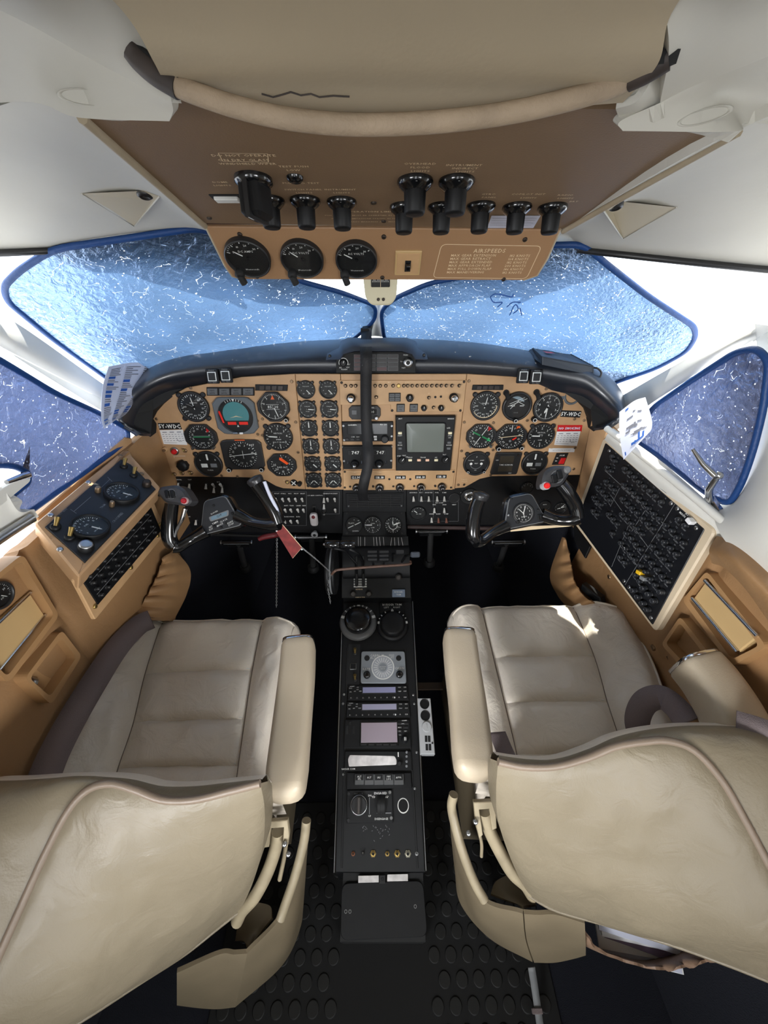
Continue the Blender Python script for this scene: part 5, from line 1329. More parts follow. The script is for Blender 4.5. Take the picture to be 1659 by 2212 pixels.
b = MB(); b.lathe([(.0055, 0), (.0055, .0016), (.0035, .003)], BEZ, 10); b.tube([(0, 0, .002), (0, -.010, .013)], lambda s: .0026 + .0018 * s, BRN, 8); tq = ipart('toggle_switch', b, 947, 1119, 0, fr=LP); put(tq, 964, 1119, 0, fr=LP)
b = MB(); b.lathe([(.007, 0), (.007, .003), (.005, .004)], BLKG, 14); pk = ipart('push_button', b, 700, 1104, 0, fr=LP)
w = LP.px(680, 1090)
lets = MB()


def ll(st, u, v, sz=3.6, m=WHT):
    x, y = LP.hit(u, v); lets.text(st, x, y, sz * w, .0005, m)


def lrect(u0, v0, u1, v1):
    q = [LP.hit(u0, v0), LP.hit(u1, v0), LP.hit(u1, v1), LP.hit(u0, v1)]
    for a, c in zip(q, q[1:] + q[:1]): lets.line(a[0], a[1], c[0], c[1], .0006, .0004, GRYP)


for st, u in zip(('PITOT', 'STALL', 'W/S', 'PROP', 'INLET'), (598, 612, 626, 640, 654)): ll(st, u, 1066)
for st, u in zip(('ANTI', 'TAXI', 'LAND', 'NAV'), (618, 630, 645, 657)): ll(st, u, 1092)
for st, u in zip(('STROBE', 'WING', 'BCN'), (617, 630, 644)): ll(st, u, 1116)
ll('L/G GEAR CONTROL', 681, 1070, 3.2); ll('GENERATOR', 708, 1066, 3.2); ll('START', 724, 1066, 3.2)
for st, u, v in (('AVIONICS', 893, 1064), ('NO 1', 910, 1064), ('INVERTER', 926, 1064), ('FUEL', 944, 1064), ('PUMP', 960, 1064), ('FAN', 938, 1090), ('AIR COND', 949, 1086), ('HIGH', 960, 1090), ('CABIN', 932, 1110), ('BLEED', 947, 1110), ('DUMP', 964, 1110), ('HEAT', 981, 1090), ('MANUAL', 385, 1036), ('TEST', 410, 1036), ('BUS', 472, 1041), ('DC VOLTS', 903, 1104), ('DEFROST', 404, 1116), ('UP', 700, 1112)): ll(st, u, v, 3.4)
lrect(588, 1062, 662, 1135); lrect(700, 1062, 733, 1110); lrect(905, 1060, 936, 1082); lrect(936, 1082, 990, 1126); lets.build('lettering', t, kind='stuff')
# gear lever
x, y = LP.hit(681, 1112)
t2 = thing('gear_lever', 'white wheel shaped gear lever with red lamp on the lower board', 'lever', LP.at(x, y))
b = MB(); b.box(-.006, -.01, 0, .006, .035, .003, BLKM, .001); b.build('slot_plate', t2)
b = MB(); b.tube([(0, .026, .002), (0, .016, .022)], .0035, BLKG, 8); b.prism(rpoly([(-.0115, -.022), (.0115, -.022), (.0115, .022), (-.0115, .022)], .011, 6), .022, .034, mat('gear_white', (196, 190, 190), .3), .004); b.build('wheel_handle', t2)
b = MB(); b.T = Matrix.Translation((0, .013, .033)); b.lathe([(.006, 0), (.005, .003), (.002, .004)], DRED, 14); b.build('lamp', t2)
x, y = LP.hit(681, 1149)
t2 = thing('round_pull_knob', 'grey round pull knob directly below the gear lever', 'knob', LP.at(x, y, .006))
b = MB(); b.lathe([(.006, -.006), (.006, .006), (.011, .007), (.011, .012), (.008, .013)], GREYPL, 20); b.lathe([(.005, .013), (.004, .0145)], BLKM, 14); b.build('knob_cap', t2)
# right hand dials and vents on the lower board
gauge(LP, 903, 1108, 17.5, 'small dark meter with one white needle on the right lower board', ticks=(4, 8), sweep=(160, 40), needles=((142, .8, .1, WHT, -.2),), fpx=15.5, h=.006, words=(('AIR TEMP', .1, -.1, .16),), bez=BLK)
gauge(LP, 1138, 1053, 14.5, 'small half hidden meter behind the right yoke hub', ticks=(6, 12), sweep=(170, 10), nums=[('1', 140, .62), ('2', 90, .62), ('3', 40, .62)], fpx=13, h=.006, bez=BLK)
gauge(LP, 1176, 1091, 12.5, 'dark small dial to the right of the right yoke clock', ticks=(0, 0), words=(('BATT', 0, .2, .26),), fpx=11, h=.006, bez=BLK)
gauge(LP, 1210, 1096, 14, 'small twin needle pressure dial inside the right yoke horn', ticks=(6, 12), sweep=(210, -30), needles=((50, .8, .1, WHT, .2), (20, .7, .1, WHT, .2), (200, .6, .1, WHT, .2)), fpx=12.5, h=.006, bez=BLK)
for u, v, r, nm in ((981, 1075, 12.5, 'dark round heater knob on the right lower board'), ):
    x, y = LP.hit(u, v); t2 = thing('heater_knob', nm, 'knob', LP.at(x, y)); w2 = LP.px(u, v); b = MB(); b.lathe([(r * w2, 0), (r * w2, .004), (r * .9 * w2, .005), (r * .84 * w2, .003)], BEZ, 24, cap=True); b.disc(r * .8 * w2, .0032, BLKM, 24); b.build('knob_cap', t2)
x, y = LP.hit(1013, 1071); w2 = LP.px(1013, 1071)
t2 = thing('swivel_vent', 'chrome swivel air vent behind the left horn of the right yoke', 'vent', LP.at(x, y))
b = MB(); b.lathe([(19 * w2, 0), (19 * w2, .006), (16 * w2, .009), (13 * w2, .004)], BLKM, 24); b.lathe([(13 * w2, .002), (11 * w2, .008), (6 * w2, .010), (5 * w2, .004)], CHR, 20); b.build('nozzle', t2)
b = MB()
for k in range(5): b.line((-22 + k * 1) * w2, (-8 + k * 4) * w2, (-19) * w2, (-8 + k * 4) * w2, 1 * w2, .0006, WHT)
b.build('scale_marks', t2)
# vent grille in the centre
x, y = LP.hit(810, 1079); w2 = LP.px(810, 1079)
t2 = thing('vent_grille', 'black air grille below the frequency windows', 'grille', LP.at(x, y, .004))
b = MB(); b.box(-62 * w2, -18 * w2, 0, 62 * w2, 18 * w2, .003, BLK, .001); b.build('frame', t2)
b = MB(); b.box(-56 * w2, -1.1 * w2, .003, 56 * w2, .7 * w2, .0055, BEZ, .0006); s0 = b.build('slat', t2); s0.matrix_local = Matrix.Translation((0, -13 * w2, 0))
for k in range(1, 7): copy_part(s0, t2, Matrix.Translation((0, (-13 + k * 4.4) * w2, 0)))
b = MB(); b.box(-.7 * w2, -15 * w2, .003, .7 * w2, 15 * w2, .006, BEZ, .0004); s0 = b.build('divider', t2); s0.matrix_local = Matrix.Translation((-38 * w2, 0, 0))
for dx in (-14, 12, 34): copy_part(s0, t2, Matrix.Translation((dx * w2, 0, 0)))
for dx in (-57, 57):
    b = MB(); b.T = Matrix.Translation((dx * w2, -13 * w2, .003)); b.lathe([(2.4 * w2, 0), (2 * w2, .0015)], ALU, 10); b.build('screw', t2)

# ================================================================== CENTRE PEDESTAL
c0, c1 = P(808.5, 1157, 1.175), P(808.5, 1105, 1.19)
CF = Frame((c0 + c1) / 2, (1, 0, 0), c1 - c0)
t2 = thing('meter_cluster', 'black box of three meters above the throttle quadrant', 'gauge cluster', CF.M)
b = MB(); p = [CF.hit(*q) for q in ((739, 1157), (879, 1157), (876, 1104), (741, 1104))]; b.prism(p, -.03, .0, BLK, .002); b.build('case', t2)
for u, v in ((749, 1109), (868, 1109), (749, 1152), (868, 1152)):
    b = MB(); x, y = CF.hit(u, v); b.T = Matrix.Translation((x, y, 0)); b.lathe([(.0032, 0), (.003, .001)], BEZ, 10); b.build('screw', t2)
gauge(CF, 765, 1135, 18.5, 'flap position meter, leftmost of the three in the cluster', ticks=(0, 0), needles=((25, .95, .09, WHT, .85),), words=(('FLAPS', -.35, .28, .26), ('0', .0, .7, .2), ('UP', .55, .6, .18), ('DOWN', .2, -.74, .22)), fpx=17, h=.005, bez=BLK)
gauge(CF, 805, 1134.5, 19.5, 'cabin climb meter in the middle of the cluster', ticks=(8, 24), sweep=(175, -175), nums=[('1', 135, .62), ('2', 90, .62), ('4', 45, .62), ('6', 0, .62), ('2', -90, .62), ('1', -135, .62)], needles=((180, .84, .12, WHT, .05),), words=(('CABIN', 0, .2, .16), ('CLIMB', 0, -.3, .16)), fpx=18, h=.005, bez=BLK)
gauge(CF, 849, 1135, 18.5, 'cabin altitude meter, rightmost of the three in the cluster', ticks=(10, 20), sweep=(90, -270), nums=[('0', 90, .66), ('5', -20, .66), ('10', -90, .66), ('15', 160, .66)], needles=((22, .9, .14, WHT, .0), (95, .55, .1, WHT, .1)), fpx=17.5, h=.005, bez=BLK, arcs=((180, 400, .48, .54, WHT),))
q0, q1 = P(810, 1292, 1.165), P(809, 1160, 1.185)
QF = Frame((q0 + q1) / 2, (1, 0, 0), q1 - q0)
p0, p1 = P(818, 1880, .847), P(815, 1350, 1.143)
PF = Frame(P(817, 1600, .985), (1, 0, 0), p1 - p0)
t = ped = thing('centre_pedestal', 'black centre pedestal sloping up between the seats', 'pedestal', PF.M)
pq = [PF.hit(*q) for q in ((722, 1884), (920, 1884), (889, 1300), (741, 1300))]
b = MB(); b.prism(pq, -.012, 0, BLK, .001); b.build('top_plate', t)
b = MB()
lo = [Vector((*q, -.012)) for q in pq]; Wd = [PF.M @ q for q in lo]; fl = [Vector((q.x, q.y, .0)) for q in Wd]
top1 = [QF.M @ Vector((*QF.hit(*q), -.006)) for q in ((889, 1292), (741, 1292), (737, 1160), (882, 1160))]
flq = [Vector((q.x, q.y, 0.0)) for q in top1]
V = [PF.Mi @ q for q in Wd + fl]; b.add(V, [(0, 1, 5, 4), (1, 2, 6, 5), (2, 3, 7, 6), (3, 0, 4, 7)], BLK)
V = [PF.Mi @ q for q in top1 + flq]; b.add(V, [(0, 1, 2, 3), (1, 0, 4, 5), (2, 1, 5, 6), (3, 2, 6, 7), (0, 3, 7, 4)], BLK); b.build('body', t)
for a_, c_ in (((739, 1350), (722, 1884)), ((891, 1300), (920, 1880))):
    A_ = PF.hit(*a_); C_ = PF.hit(*c_); b = MB(); b.tube([(A_[0], A_[1], .001), (C_[0], C_[1], .001)], .0035, BLKG, 8); b.tube([(A_[0], A_[1], .0045), (C_[0] * .5 + A_[0] * .5, C_[1] * .5 + A_[1] * .5, .0045), (C_[0], C_[1], .0045)], .0009, ALU, 6); b.build('edge_rail', t)
for du in (758, 872):
    A_ = PF.hit(750 + (du - 758) * 1.1, 1400); C_ = PF.hit(738 if du < 800 else 902, 1875); b = MB(); b.tube([(A_[0], A_[1], .0), (C_[0], C_[1], .0)], .0022, BLKM, 6); b.build('inner_rail', t)
# quadrant plates
t = quad = thing('throttle_quadrant', 'black slotted throttle quadrant in front of the pedestal', 'quadrant', QF.M)
qq = [QF.hit(*q) for q in ((738, 1292), (888, 1292), (882, 1158), (738, 1158))]
b = MB(); b.prism(qq, -.008, 0, BLK, .001); b.build('cover_plate', t)
def qat(u, v, h=0.0): return Vector((*QF.hit(u, v, h), h))
b = MB()
for u0, v0, u1, v1 in ((774, 1159, 774, 1184), (779, 1159, 779, 1184), (788, 1160, 788, 1186), (807, 1160, 808, 1186), (813, 1160, 815, 1186), (820, 1160, 822, 1186), (828, 1160, 830, 1186), (846, 1161, 843, 1190), (852, 1161, 853, 1180), (860, 1161, 862, 1180), (867, 1161, 871, 1182)):
    a = QF.hit(u0, v0); c = QF.hit(u1, v1); b.line(a[0], a[1], c[0], c[1], .0009, .0006, WHT)
b.build('slot_lines', t, kind='stuff')
b = MB()
for u0, u1 in ((776, 784), (810, 818), (824, 830), (854, 860)):
    a = QF.hit(u0, 1160); c = QF.hit(u1, 1188); b.rect(a[0], c[1], c[0], a[1], .0004, BLKM)
b.build('slots', t, kind='stuff')
# drum behind the handles
b = MB(); A_ = qat(742, 1215); C_ = qat(884, 1215); b.T = None
arc = [(.043 * math.cos(rad(a)), .050 * math.sin(rad(a))) for a in range(0, 181, 12)]
mq = Vector(((A_.x + C_.x) / 2, A_.y, 0)); half = (C_.x - A_.x) / 2
for dx in (-1, 1):
    pass
g = [[Vector((mq.x + half * s, mq.y + a * 1.15, .42 * z)) for s in (-1, -.33, .33, 1)] for a, z in arc]
b.grid(g, BLK, True, flip=True); K = len(arc)
b.add([g[i][0] for i in range(K)], [tuple(range(K))], BLK); b.add([g[i][3] for i in range(K)], [tuple(range(K))[::-1]], BLK); b.build('drum', t)
b = MB()
for k in range(4):
    a = qat(764, 1250 + 5.2 * k, .006); c = qat(792, 1253 + 5.2 * k, .006); b.box(a.x, c.y, .001, c.x, a.y, .006, WIPE)
b.build('zebra_stripe', t, kind='stuff')
for u0, u1 in ((767, 774), (781.5, 788.5)):
    a = qat(u0, 1200, .02); c = qat(u1, 1266, .007); b = MB(); b.box(a.x, c.y, .004, c.x, a.y, .026, BLKM, .002); b.build('lever_slot', t)
for u in (763, 797):
    a = qat(u, 1283, .006); b = MB(); b.T = Matrix.Translation((a.x, a.y, 0)); b.lathe([(.009, 0), (.0088, .010), (.006, .013)], mat('knob_smoke', (66, 62, 58), .4), 16, ro=lambda q: 1 + .05 * math.cos(10 * q)); b.build('friction_knob', t)
a = qat(861, 1247, .02); b = MB(); b.tube([(a.x, a.y - .006, .0), (a.x, a.y, .018)], .003, BLK, 8); b.T = Matrix.Translation((a.x, a.y, .016)); b.lathe([(.0095, 0), (.009, .008), (.005, .010)], MAT['knob_smoke'], 16); b.build('friction_knob', t)
b = MB(); a0 = qat(847, 1290, .006); a1 = qat(875, 1273, .006); b.box(a0.x, a0.y, .002, a1.x, a1.y, .008, mat('bluegrey_plate', (118, 132, 152), .4), .001); b.build('label_plate', t)
b = MB(); b.text('RUDDER', (a0.x + a1.x) / 2, (a0.y + a1.y) / 2 + .004, .006, .0084, WHT); b.text('TRIM', (a0.x + a1.x) / 2, (a0.y + a1.y) / 2 - .004, .006, .0084, WHT)
for st, u, v, sz in (('REVERSE', 776, 1273, .005), ('POWER', 829, 1229, .005), ('PROP FEATHER', 820, 1240, .005), ('CUTOFF', 861, 1235, .004), ('AILERON TRIM', 778, 1290, .004)):
    a = qat(u, v, .002); b.text(st, a.x, a.y, sz, .0025, CRM)
b.build('lettering', t, kind='stuff')
# levers: one thing each
def lever(name, label, u, v, t0, hx, hy, hz, arm, m=BLKG, grp=None, kind='bar'):
    c = P(u, v, t0); M = Frame(c, QF.x, QF.y).M; o = thing(name, label, 'lever', M, grp); mi = M.inverted()
    b = MB()
    if kind == 'bar': b.tube([(-hx, 0, 0), (-hx * .96, 0, 0), (hx * .96, 0, 0), (hx, 0, 0)], lambda s: hy * (1 if .05 < s < .95 else .86), m, 18)
    elif kind == 'flute':
        for k in (-1, 0, 1): b.box(-hx, k * hy * .68 - hy * .34, -hz, hx, k * hy * .68 + hy * .30, hz, m, hy * .14)
    else: b.prism(rpoly([(-hx, -hy), (hx, -hy), (hx, hy), (-hx, hy)], hy * .8, 5), -hz, hz, m, hz * .5)
    b.build('handle', o)
    b = MB(); b.ribbon([mi @ P(*q) for q in arm], .006, QF.x if abs(arm[0][0] - arm[-1][0]) < 20 else QF.y, .004, BLK); b.build('arm', o); return o


o = lever('power_lever', 'left black bar shaped power lever with silver end pin', 718, 1176, 1.03, .0195, .0115, .008, [(722, 1184, 1.04), (745, 1190, 1.08), (770, 1218, 1.13), (771, 1240, 1.15)])
b = MB(); b.T = Matrix.Rotation(-PI / 2, 4, 'Y'); b.lathe([(.004, .019), (.0035, .024), (.001, .026)], CHR, 10); b.build('end_pin', o)
lever('power_lever', 'right black bar shaped power lever nearest the propeller levers', 751.5, 1176, 1.03, .0195, .0115, .008, [(755, 1186, 1.04), (775, 1196, 1.08), (785, 1214, 1.12), (785, 1240, 1.15)])
lever('propeller_lever', 'left fluted black propeller lever in the middle of the quadrant', 804.5, 1200, 1.05, .0145, .0155, .006, [(805, 1212, 1.06), (807, 1222, 1.13)], BLK, None, 'flute')
lever('propeller_lever', 'right fluted black propeller lever in the middle of the quadrant', 829.5, 1200, 1.05, .0145, .0155, .006, [(829, 1212, 1.06), (829, 1222, 1.13)], BLK, None, 'flute')
lever('condition_lever', 'left flat oval condition lever, dark', 864, 1192, 1.06, .0130, .0075, .005, [(862, 1196, 1.07), (848, 1196, 1.11), (848, 1212, 1.14)], BLK, None, 'oval')
lever('condition_lever', 'right flat oval condition lever with silver face, standing out past the pedestal', 897, 1198, 1.04, .0130, .0080, .005, [(892, 1200, 1.05), (876, 1200, 1.10), (868, 1214, 1.14)], mat('lever_grey', (88, 94, 104), .25, .6), None, 'oval')
# gust lock bar
gl = [(717, 1240, 1.02), (723, 1234, 1.01), (736, 1230, 1.015), (808, 1224, 1.03), (880, 1219, 1.05), (887, 1213, 1.06)]
t2 = thing('gust_lock_bar', 'brown control lock rod laid across the throttle quadrant', 'rod', Matrix.Translation(P(808, 1224, 1.03))); Mi = t2.matrix_world.inverted()
b = MB(); b.tube(cr([Mi @ P(*q) for q in gl], 5), .0036, mat('rod_brown', (92, 68, 56), .45, var=.3, vscale=80), 10); b.build('rod', t2)
# trim wheel
cw = P(716, 1233, 1.10)
t2 = thing('pitch_trim_wheel', 'black pitch trim wheel standing at the left of the quadrant', 'wheel', Matrix.Translation(cw) @ Matrix.Rotation(PI / 2, 4, 'Y'))
b = MB(); b.lathe([(.060, -.012), (.066, -.010), (.068, -.002), (.064, .0), (.064, .006), (.068, .008), (.066, .014), (.060, .016), (.02, .016)], BLK, 48, ro=lambda a: 1 + .012 * math.cos(30 * a)); b.build('rim', t2)
b = MB(); b.lathe([(.0645, .0005), (.0655, .001), (.0655, .005), (.0645, .0055)], GRYP, 48, cap=False); b.build('scale_band', t2)
# chains
def chain(label, pl, n, name='ball_chain'):
    p = resample(pts(pl), n * 2 + 1); t_ = thing(name, label, 'chain', Matrix.Translation(p[0])); mi = t_.matrix_world.inverted()
    b = MB()
    for k in range(n):
        a, c = mi @ p[2 * k], mi @ p[2 * k + 2]; d = c - a; L = d.length; X = d.normalized(); Y = X.cross(Vector((0, 1, .3))).normalized()
        if k % 2: Y = X.cross(Y)
        m = (a + c) / 2; b.tube([m + X * (math.cos(2 * PI * i / 10) * L * .66) + Y * (math.sin(2 * PI * i / 10) * L * .34) for i in range(10)], .0007, ALU, 4, closed=True)
    b.build('chain_links', t_, kind='stuff'); return t_


chain('steel chain running from the red flag to the lock rod', [(652, 1183, .95), (685, 1210, .98), (716, 1238, 1.02)], 26)
chain('steel chain hanging straight down below the left yoke', [(598, 1164, 1.0), (598, 1230, 1.04), (597, 1312, 1.08)], 40)
chain('steel chain hanging beside the trim wheel', [(717, 1238, 1.02), (708, 1262, 1.04), (714, 1304, 1.06)], 18)
# red flag
fp_ = pts([(592, 1141, .93), (609, 1132, .93), (652, 1183, .95), (632, 1206, .955)])
fr = Frame(fp_[0], fp_[1] - fp_[0], fp_[0] - fp_[3])
t2 = thing('warning_flag', 'worn dark red control lock flag hanging from the left yoke', 'flag', fr.M)
b = MB(); p = [tuple((fr.Mi @ q)[:2]) for q in fp_]; b.prism(p, -.0006, .0006, REDF); b.build('tag', t2)
b = MB(); a, c = Vector((*p[1], 0)), Vector((*p[2], 0)); b.tube([a, c], .0009, CRM, 6); b.tube([Vector((*p[2], 0)), Vector((*p[3], 0))], .0006, CRM, 6); b.build('edge_hem', t2)
for q in (p[0], p[2]):
    b = MB(); k = Vector(q) * .93 + Vector(p[3 if q is p[2] else 2]) * .07; b.T = Matrix.Translation((k.x, k.y - .003, .0006)); b.lathe([(.0026, 0), (.002, .0008)], ALU, 10); b.build('rivet', t2)
t2 = thing('red_pull_handle', 'dark red T handle under the lower board behind the left yoke', 'handle', Matrix.Translation(P(577, 1161, 1.06))); Mi = t2.matrix_world.inverted()
b = MB(); b.tube(cr([Mi @ P(*q) for q in ((559, 1165, 1.06), (570, 1160, 1.06), (592, 1156, 1.06), (604, 1155, 1.08))], 4), lambda s: .006 + .002 * math.sin(PI * s), DRED, 10); b.build('grip', t2)
b = MB(); b.tube([Mi @ P(604, 1155, 1.08), Mi @ P(612, 1149, 1.205)], .003, ALU, 8); b.build('shaft', t2)

# ---- pedestal equipment
t = ped


def pknob(label, u, v, r, h, octo, ringr, sc, name='trim_control', tilt=0):
    x, y = PF.hit(u, v); w = PF.px(u, v); o = thing(name, label, 'knob', PF.at(x, y, .002) @ Matrix.Rotation(tilt, 4, 'X'))
    b = MB(); b.lathe([(ringr * w, 0), (ringr * w, .006), (ringr * .93 * w, .012), (r * 1.02 * w, .013)], BLK if octo else mat('ring_grey', (84, 84, 84), .4), 36); b.build('scale_ring', o)
    b = MB(); b.lathe([(r * w, .010), (r * w, h * .7), (r * .93 * w, h * .93), (r * .8 * w, h), (r * .4 * w, h * 1.01)], BLK if octo else BLKG, 40, ro=(lambda a: 1 - .045 * abs(math.cos(4 * a))) if octo else None); b.build('grip', o)
    b = MB()
    for a, L in sc:
        c, s_ = math.cos(rad(a)), math.sin(rad(a)); r1 = ringr * .95; r0 = ringr * (.95 - L)
        b.line(r0 * w * c, r0 * w * s_, r1 * w * c, r1 * w * s_, (.09 if L < .16 else .22) * ringr * w * .7, .0128, WHT)
    b.build('scale_marks', o, kind='stuff'); return o


pknob('large domed aileron trim knob with white scale ring', 774, 1346, 29, .036, False, 40, [(90, .2), (60, .14), (120, .14), (40, .14), (140, .14), (16, .2), (164, .2), (75, .09), (105, .09)], tilt=rad(-8))
pknob('large octagonal rudder trim knob at the right of the aileron knob', 848, 1352, 27, .034, True, 34, [(90, .16), (60, .1), (120, .1), (40, .1), (140, .1), (8, .24), (172, .24), (25, .08), (155, .08)])
x, y = PF.hit(847, 1314); w = PF.px(847, 1314)
b = MB(); b.box(x - 27 * w, y - 12 * w, 0, x + 26 * w, y + 12 * w, .004, BLK, .001); b.text('RUDDER TRIM', x, y + 7 * w, 6 * w, .0044, WHT); b.text('LEFT     RIGHT', x, y + 1 * w, 5 * w, .0044, WHT); b.line(x, y - 9 * w, x, y - 2 * w, 2 * w, .0044, WHT); b.build('trim_label', t)
b = MB(); x, y = PF.hit(775, 1297); b.poly([(x, y - 3 * w), (x - 3 * w, y + 2 * w), (x + 3 * w, y + 2 * w)], .001, WHT); b.build('index_mark', t)
for u, v in ((767, 1405), (767, 1462)):
    b = MB(); b.lathe([(.006, 0), (.006, .003), (.004, .004)], BEZ, 12); b.tube([(0, 0, .003), (0, .010, .014)], lambda s: .0026 + .0018 * s, BRASS, 8); ipart('toggle_switch', b, u, v + 6, 0, t, PF)
b = MB(); b.box(-.009, -.0085, 0, .009, .0085, .004, ALU, .001); b.box(-.0076, -.0072, .003, .0076, .0072, .0046, BLK, .0006); ipart('push_light', b, 763, 1440, 0, t, PF)
b = MB(); b.box(-.018, -.058, 0, .018, .058, .0015, BLKM, .0006); ipart('side_plate', b, 764, 1437, -.0004, t, PF)
x, y = PF.hit(827, 1443); w = PF.px(827, 1443)
t2 = thing('cabin_pressure_controller', 'silver cabin pressure controller with a pale round dial on the pedestal', 'controller', PF.at(x, y, .001))
pp = [PF.hit(*q) for q in ((779, 1477), (878, 1477), (874, 1408), (781, 1408))]
b = MB(); b.prism(rpoly([(a - x, c - y) for a, c in pp], .007, 4), 0, .007, SILV, .0015); b.build('face', t2)
b = MB(); b.ring(22.5 * w, 24.5 * w, .0078, WHT, 36); b.disc(22.5 * w, .0074, mat('dial_pale', (170, 174, 180), .4), 36); b.disc(8.5 * w, .0079, SILV, 24); b.build('dial', t2)
b = MB()
for k in range(22):
    a = 2 * PI * k / 22; b.line(11 * w * math.cos(a), 11 * w * math.sin(a), 20 * w * math.cos(a), 20 * w * math.sin(a), 1.1 * w, .0077, WHT)
b.build('dial_marks', t2, kind='stuff')
b = MB(); b.text('CABIN', -17 * w, 25 * w, 6.4 * w, .0074, WHT); b.text('ALT', -21 * w, 20 * w, 6.4 * w, .0074, WHT); b.text('1000', 19 * w, 25 * w, 6 * w, .0074, WHT); b.text('FT', 21 * w, 20 * w, 6 * w, .0074, WHT); b.text('RATE', -35 * w, -3 * w, 6.4 * w, .0074, WHT); b.text('CABIN', 36 * w, -2 * w, 6.4 * w, .0074, WHT); b.poly([(0, 22 * w), (-3 * w, 26 * w), (3 * w, 26 * w)], .0082, WHT); b.text('AIRCRAFT', 0, 1 * w, 3 * w, .0082, WHT); b.text('1000 FT', 0, -3 * w, 3 * w, .0082, WHT); b.build('lettering', t2, kind='stuff')
for u, v in ((793, 1460), (862.5, 1459)):
    a = PF.hit(u, v); b = MB(); b.T = Matrix.Translation((a[0] - x, a[1] - y, .007)); b.lathe([(7.6 * w, 0), (7.4 * w, .012), (5.8 * w, .015), (3 * w, .0155)], BLKG, 20); b.build('knob', t2)
for u, v in ((793, 1423), (861, 1423)):
    a = PF.hit(u, v); b = MB(); b.T = Matrix.Translation((a[0] - x, a[1] - y, .007)); b.lathe([(5.8 * w, 0), (5.4 * w, .002), (4 * w, .0015)], BLKM, 16); b.build('screw_plug', t2)


def quadfr(px, fr=PF):
    p = [fr.hit(*q) for q in px]; cx = sum(a for a, _ in p) / 4; cy = sum(c for _, c in p) / 4
    return [(a - cx, c - cy) for a, c in p], cx, cy


def transponder(label, px, tint):
    p, x, y = quadfr(px); o = thing('transponder', label, 'radio', PF.at(x, y, .0015)); Wp = (p[1][0] - p[0][0]); Hp = p[2][1] - p[1][1]
    b = MB(); b.prism(p, 0, .005, BLK, .001); b.build('face', o)
    f = lambda a, c: ((a - .5) * Wp, (c - .5) * Hp)
    b = MB(); b.box(*f(.235, .44), .0045, *f(.80, .93), .0062, BEZ, .0005); b.box(*f(.25, .50), .005, *f(.79, .89), .0066, tint, .0003); b.build('screen', o)
    kb = MB(); kb.box(-.0032, -.0018, .0045, .0032, .0018, .0072, BEZ, .0006)
    first = None
    for a, c in ((.05, .84), (.05, .58), (.165, .90), (.12, .62), (.21, .62), (.165, .74), (.855, .86), (.945, .86), (.855, .58), (.945, .58)):
        M_ = Matrix.Translation((*f(a, c), 0))
        if first is None: first = kb.build('button', o); first.matrix_local = M_
        else: copy_part(first, o, M_)
    for k in range(10): copy_part(first, o, Matrix.Translation((*f(.06 + .098 * k, .16), 0)))
    b = MB()
    for k in range(10): b.text(str(k) if k < 8 else ('8', 'CLR')[k - 8], *f(.06 + .098 * k, .17), .0042, .0075, WHT)
    for st, a, c in (('IDENT', .05, .84), ('VFR', .05, .58), ('ON', .165, .90), ('STBY', .21, .62), ('OFF', .12, .62), ('ALT', .165, .74), ('FUNC', .855, .86), ('CRSR', .945, .86), ('START', .855, .58), ('STOP', .945, .58)): b.text(st, *f(a, c), .0030, .0075, WHT)
    b.text('GARMIN', *f(.07, .97), .0030, .0053, WHT); b.build('lettering', o, kind='stuff')
    b = MB(); b.T = Matrix.Translation((*f(.77, .16), .005)); b.lathe([(.0022, 0), (.0018, .002)], WHT, 10); b.build('knob_light', o)


transponder('upper transponder radio with lilac display on the pedestal', [(751, 1513), (883, 1513), (879, 1482), (753, 1482)], LCD)
transponder('lower transponder radio with grey lilac display on the pedestal', [(748, 1550), (886, 1550), (883, 1518), (750, 1518)], mat('lcd_greylilac', (152, 150, 172), .25))
p, x, y = quadfr([(743, 1616), (888, 1616), (884, 1555), (746, 1555)]); w = PF.px(815, 1585)
t2 = thing('navigation_display', 'black navigation unit with a pinkish grey screen on the pedestal', 'display', PF.at(x, y, .0015))
b = MB(); b.prism(p, 0, .006, BLK, .0012); b.build('face', t2)
f = lambda u, v: tuple(a - c for a, c in zip(PF.hit(u, v), (x, y)))
b = MB(); b.box(*f(777, 1612), .005, *f(860, 1557), .0078, BLKG, .0008); b.box(*f(780, 1605), .0065, *f(857, 1561), .0084, LCDP, .0004); b.build('screen', t2)
for u in (786, 802, 819, 834, 850):
    b = MB(); b.box(*f(u - 6, 1610.5), .0075, *f(u + 6, 1606.8), .0094, BEZ, .0005); b.build('soft_key', t2)
for u, v in ((863, 1564), (877, 1564), (863, 1572), (876, 1572), (863, 1580), (876, 1580)):
    b = MB(); b.box(*f(u - 5, v + 2.6), .0055, *f(u + 5, v - 2.6), .0085, BEZ, .0006); b.build('button', t2)
b = MB(); b.T = Matrix.Translation((*f(874, 1597), .006)); b.lathe([(8 * w, 0), (8 * w, .008), (5.5 * w, .009), (5 * w, .016), (4 * w, .0165)], BLK, 20, ro=lambda a: 1 + .03 * math.cos(16 * a)); b.line(-1 * w, -3 * w, -1 * w, 3 * w, 1 * w, .0169, WHT); b.line(1.5 * w, -3 * w, 1.5 * w, 3 * w, 1 * w, .0169, WHT); b.build('knob', t2)
for u in (750, 764):
    b = MB(); b.box(*f(u - 3, 1586), .0055, *f(u + 3, 1568), .0068, BLKM, .0004); b.build('card_slot', t2)
b = MB(); b.box(*f(754, 1566), .006, *f(760, 1559), .012, BLKM, .001); b.build('plug', t2)
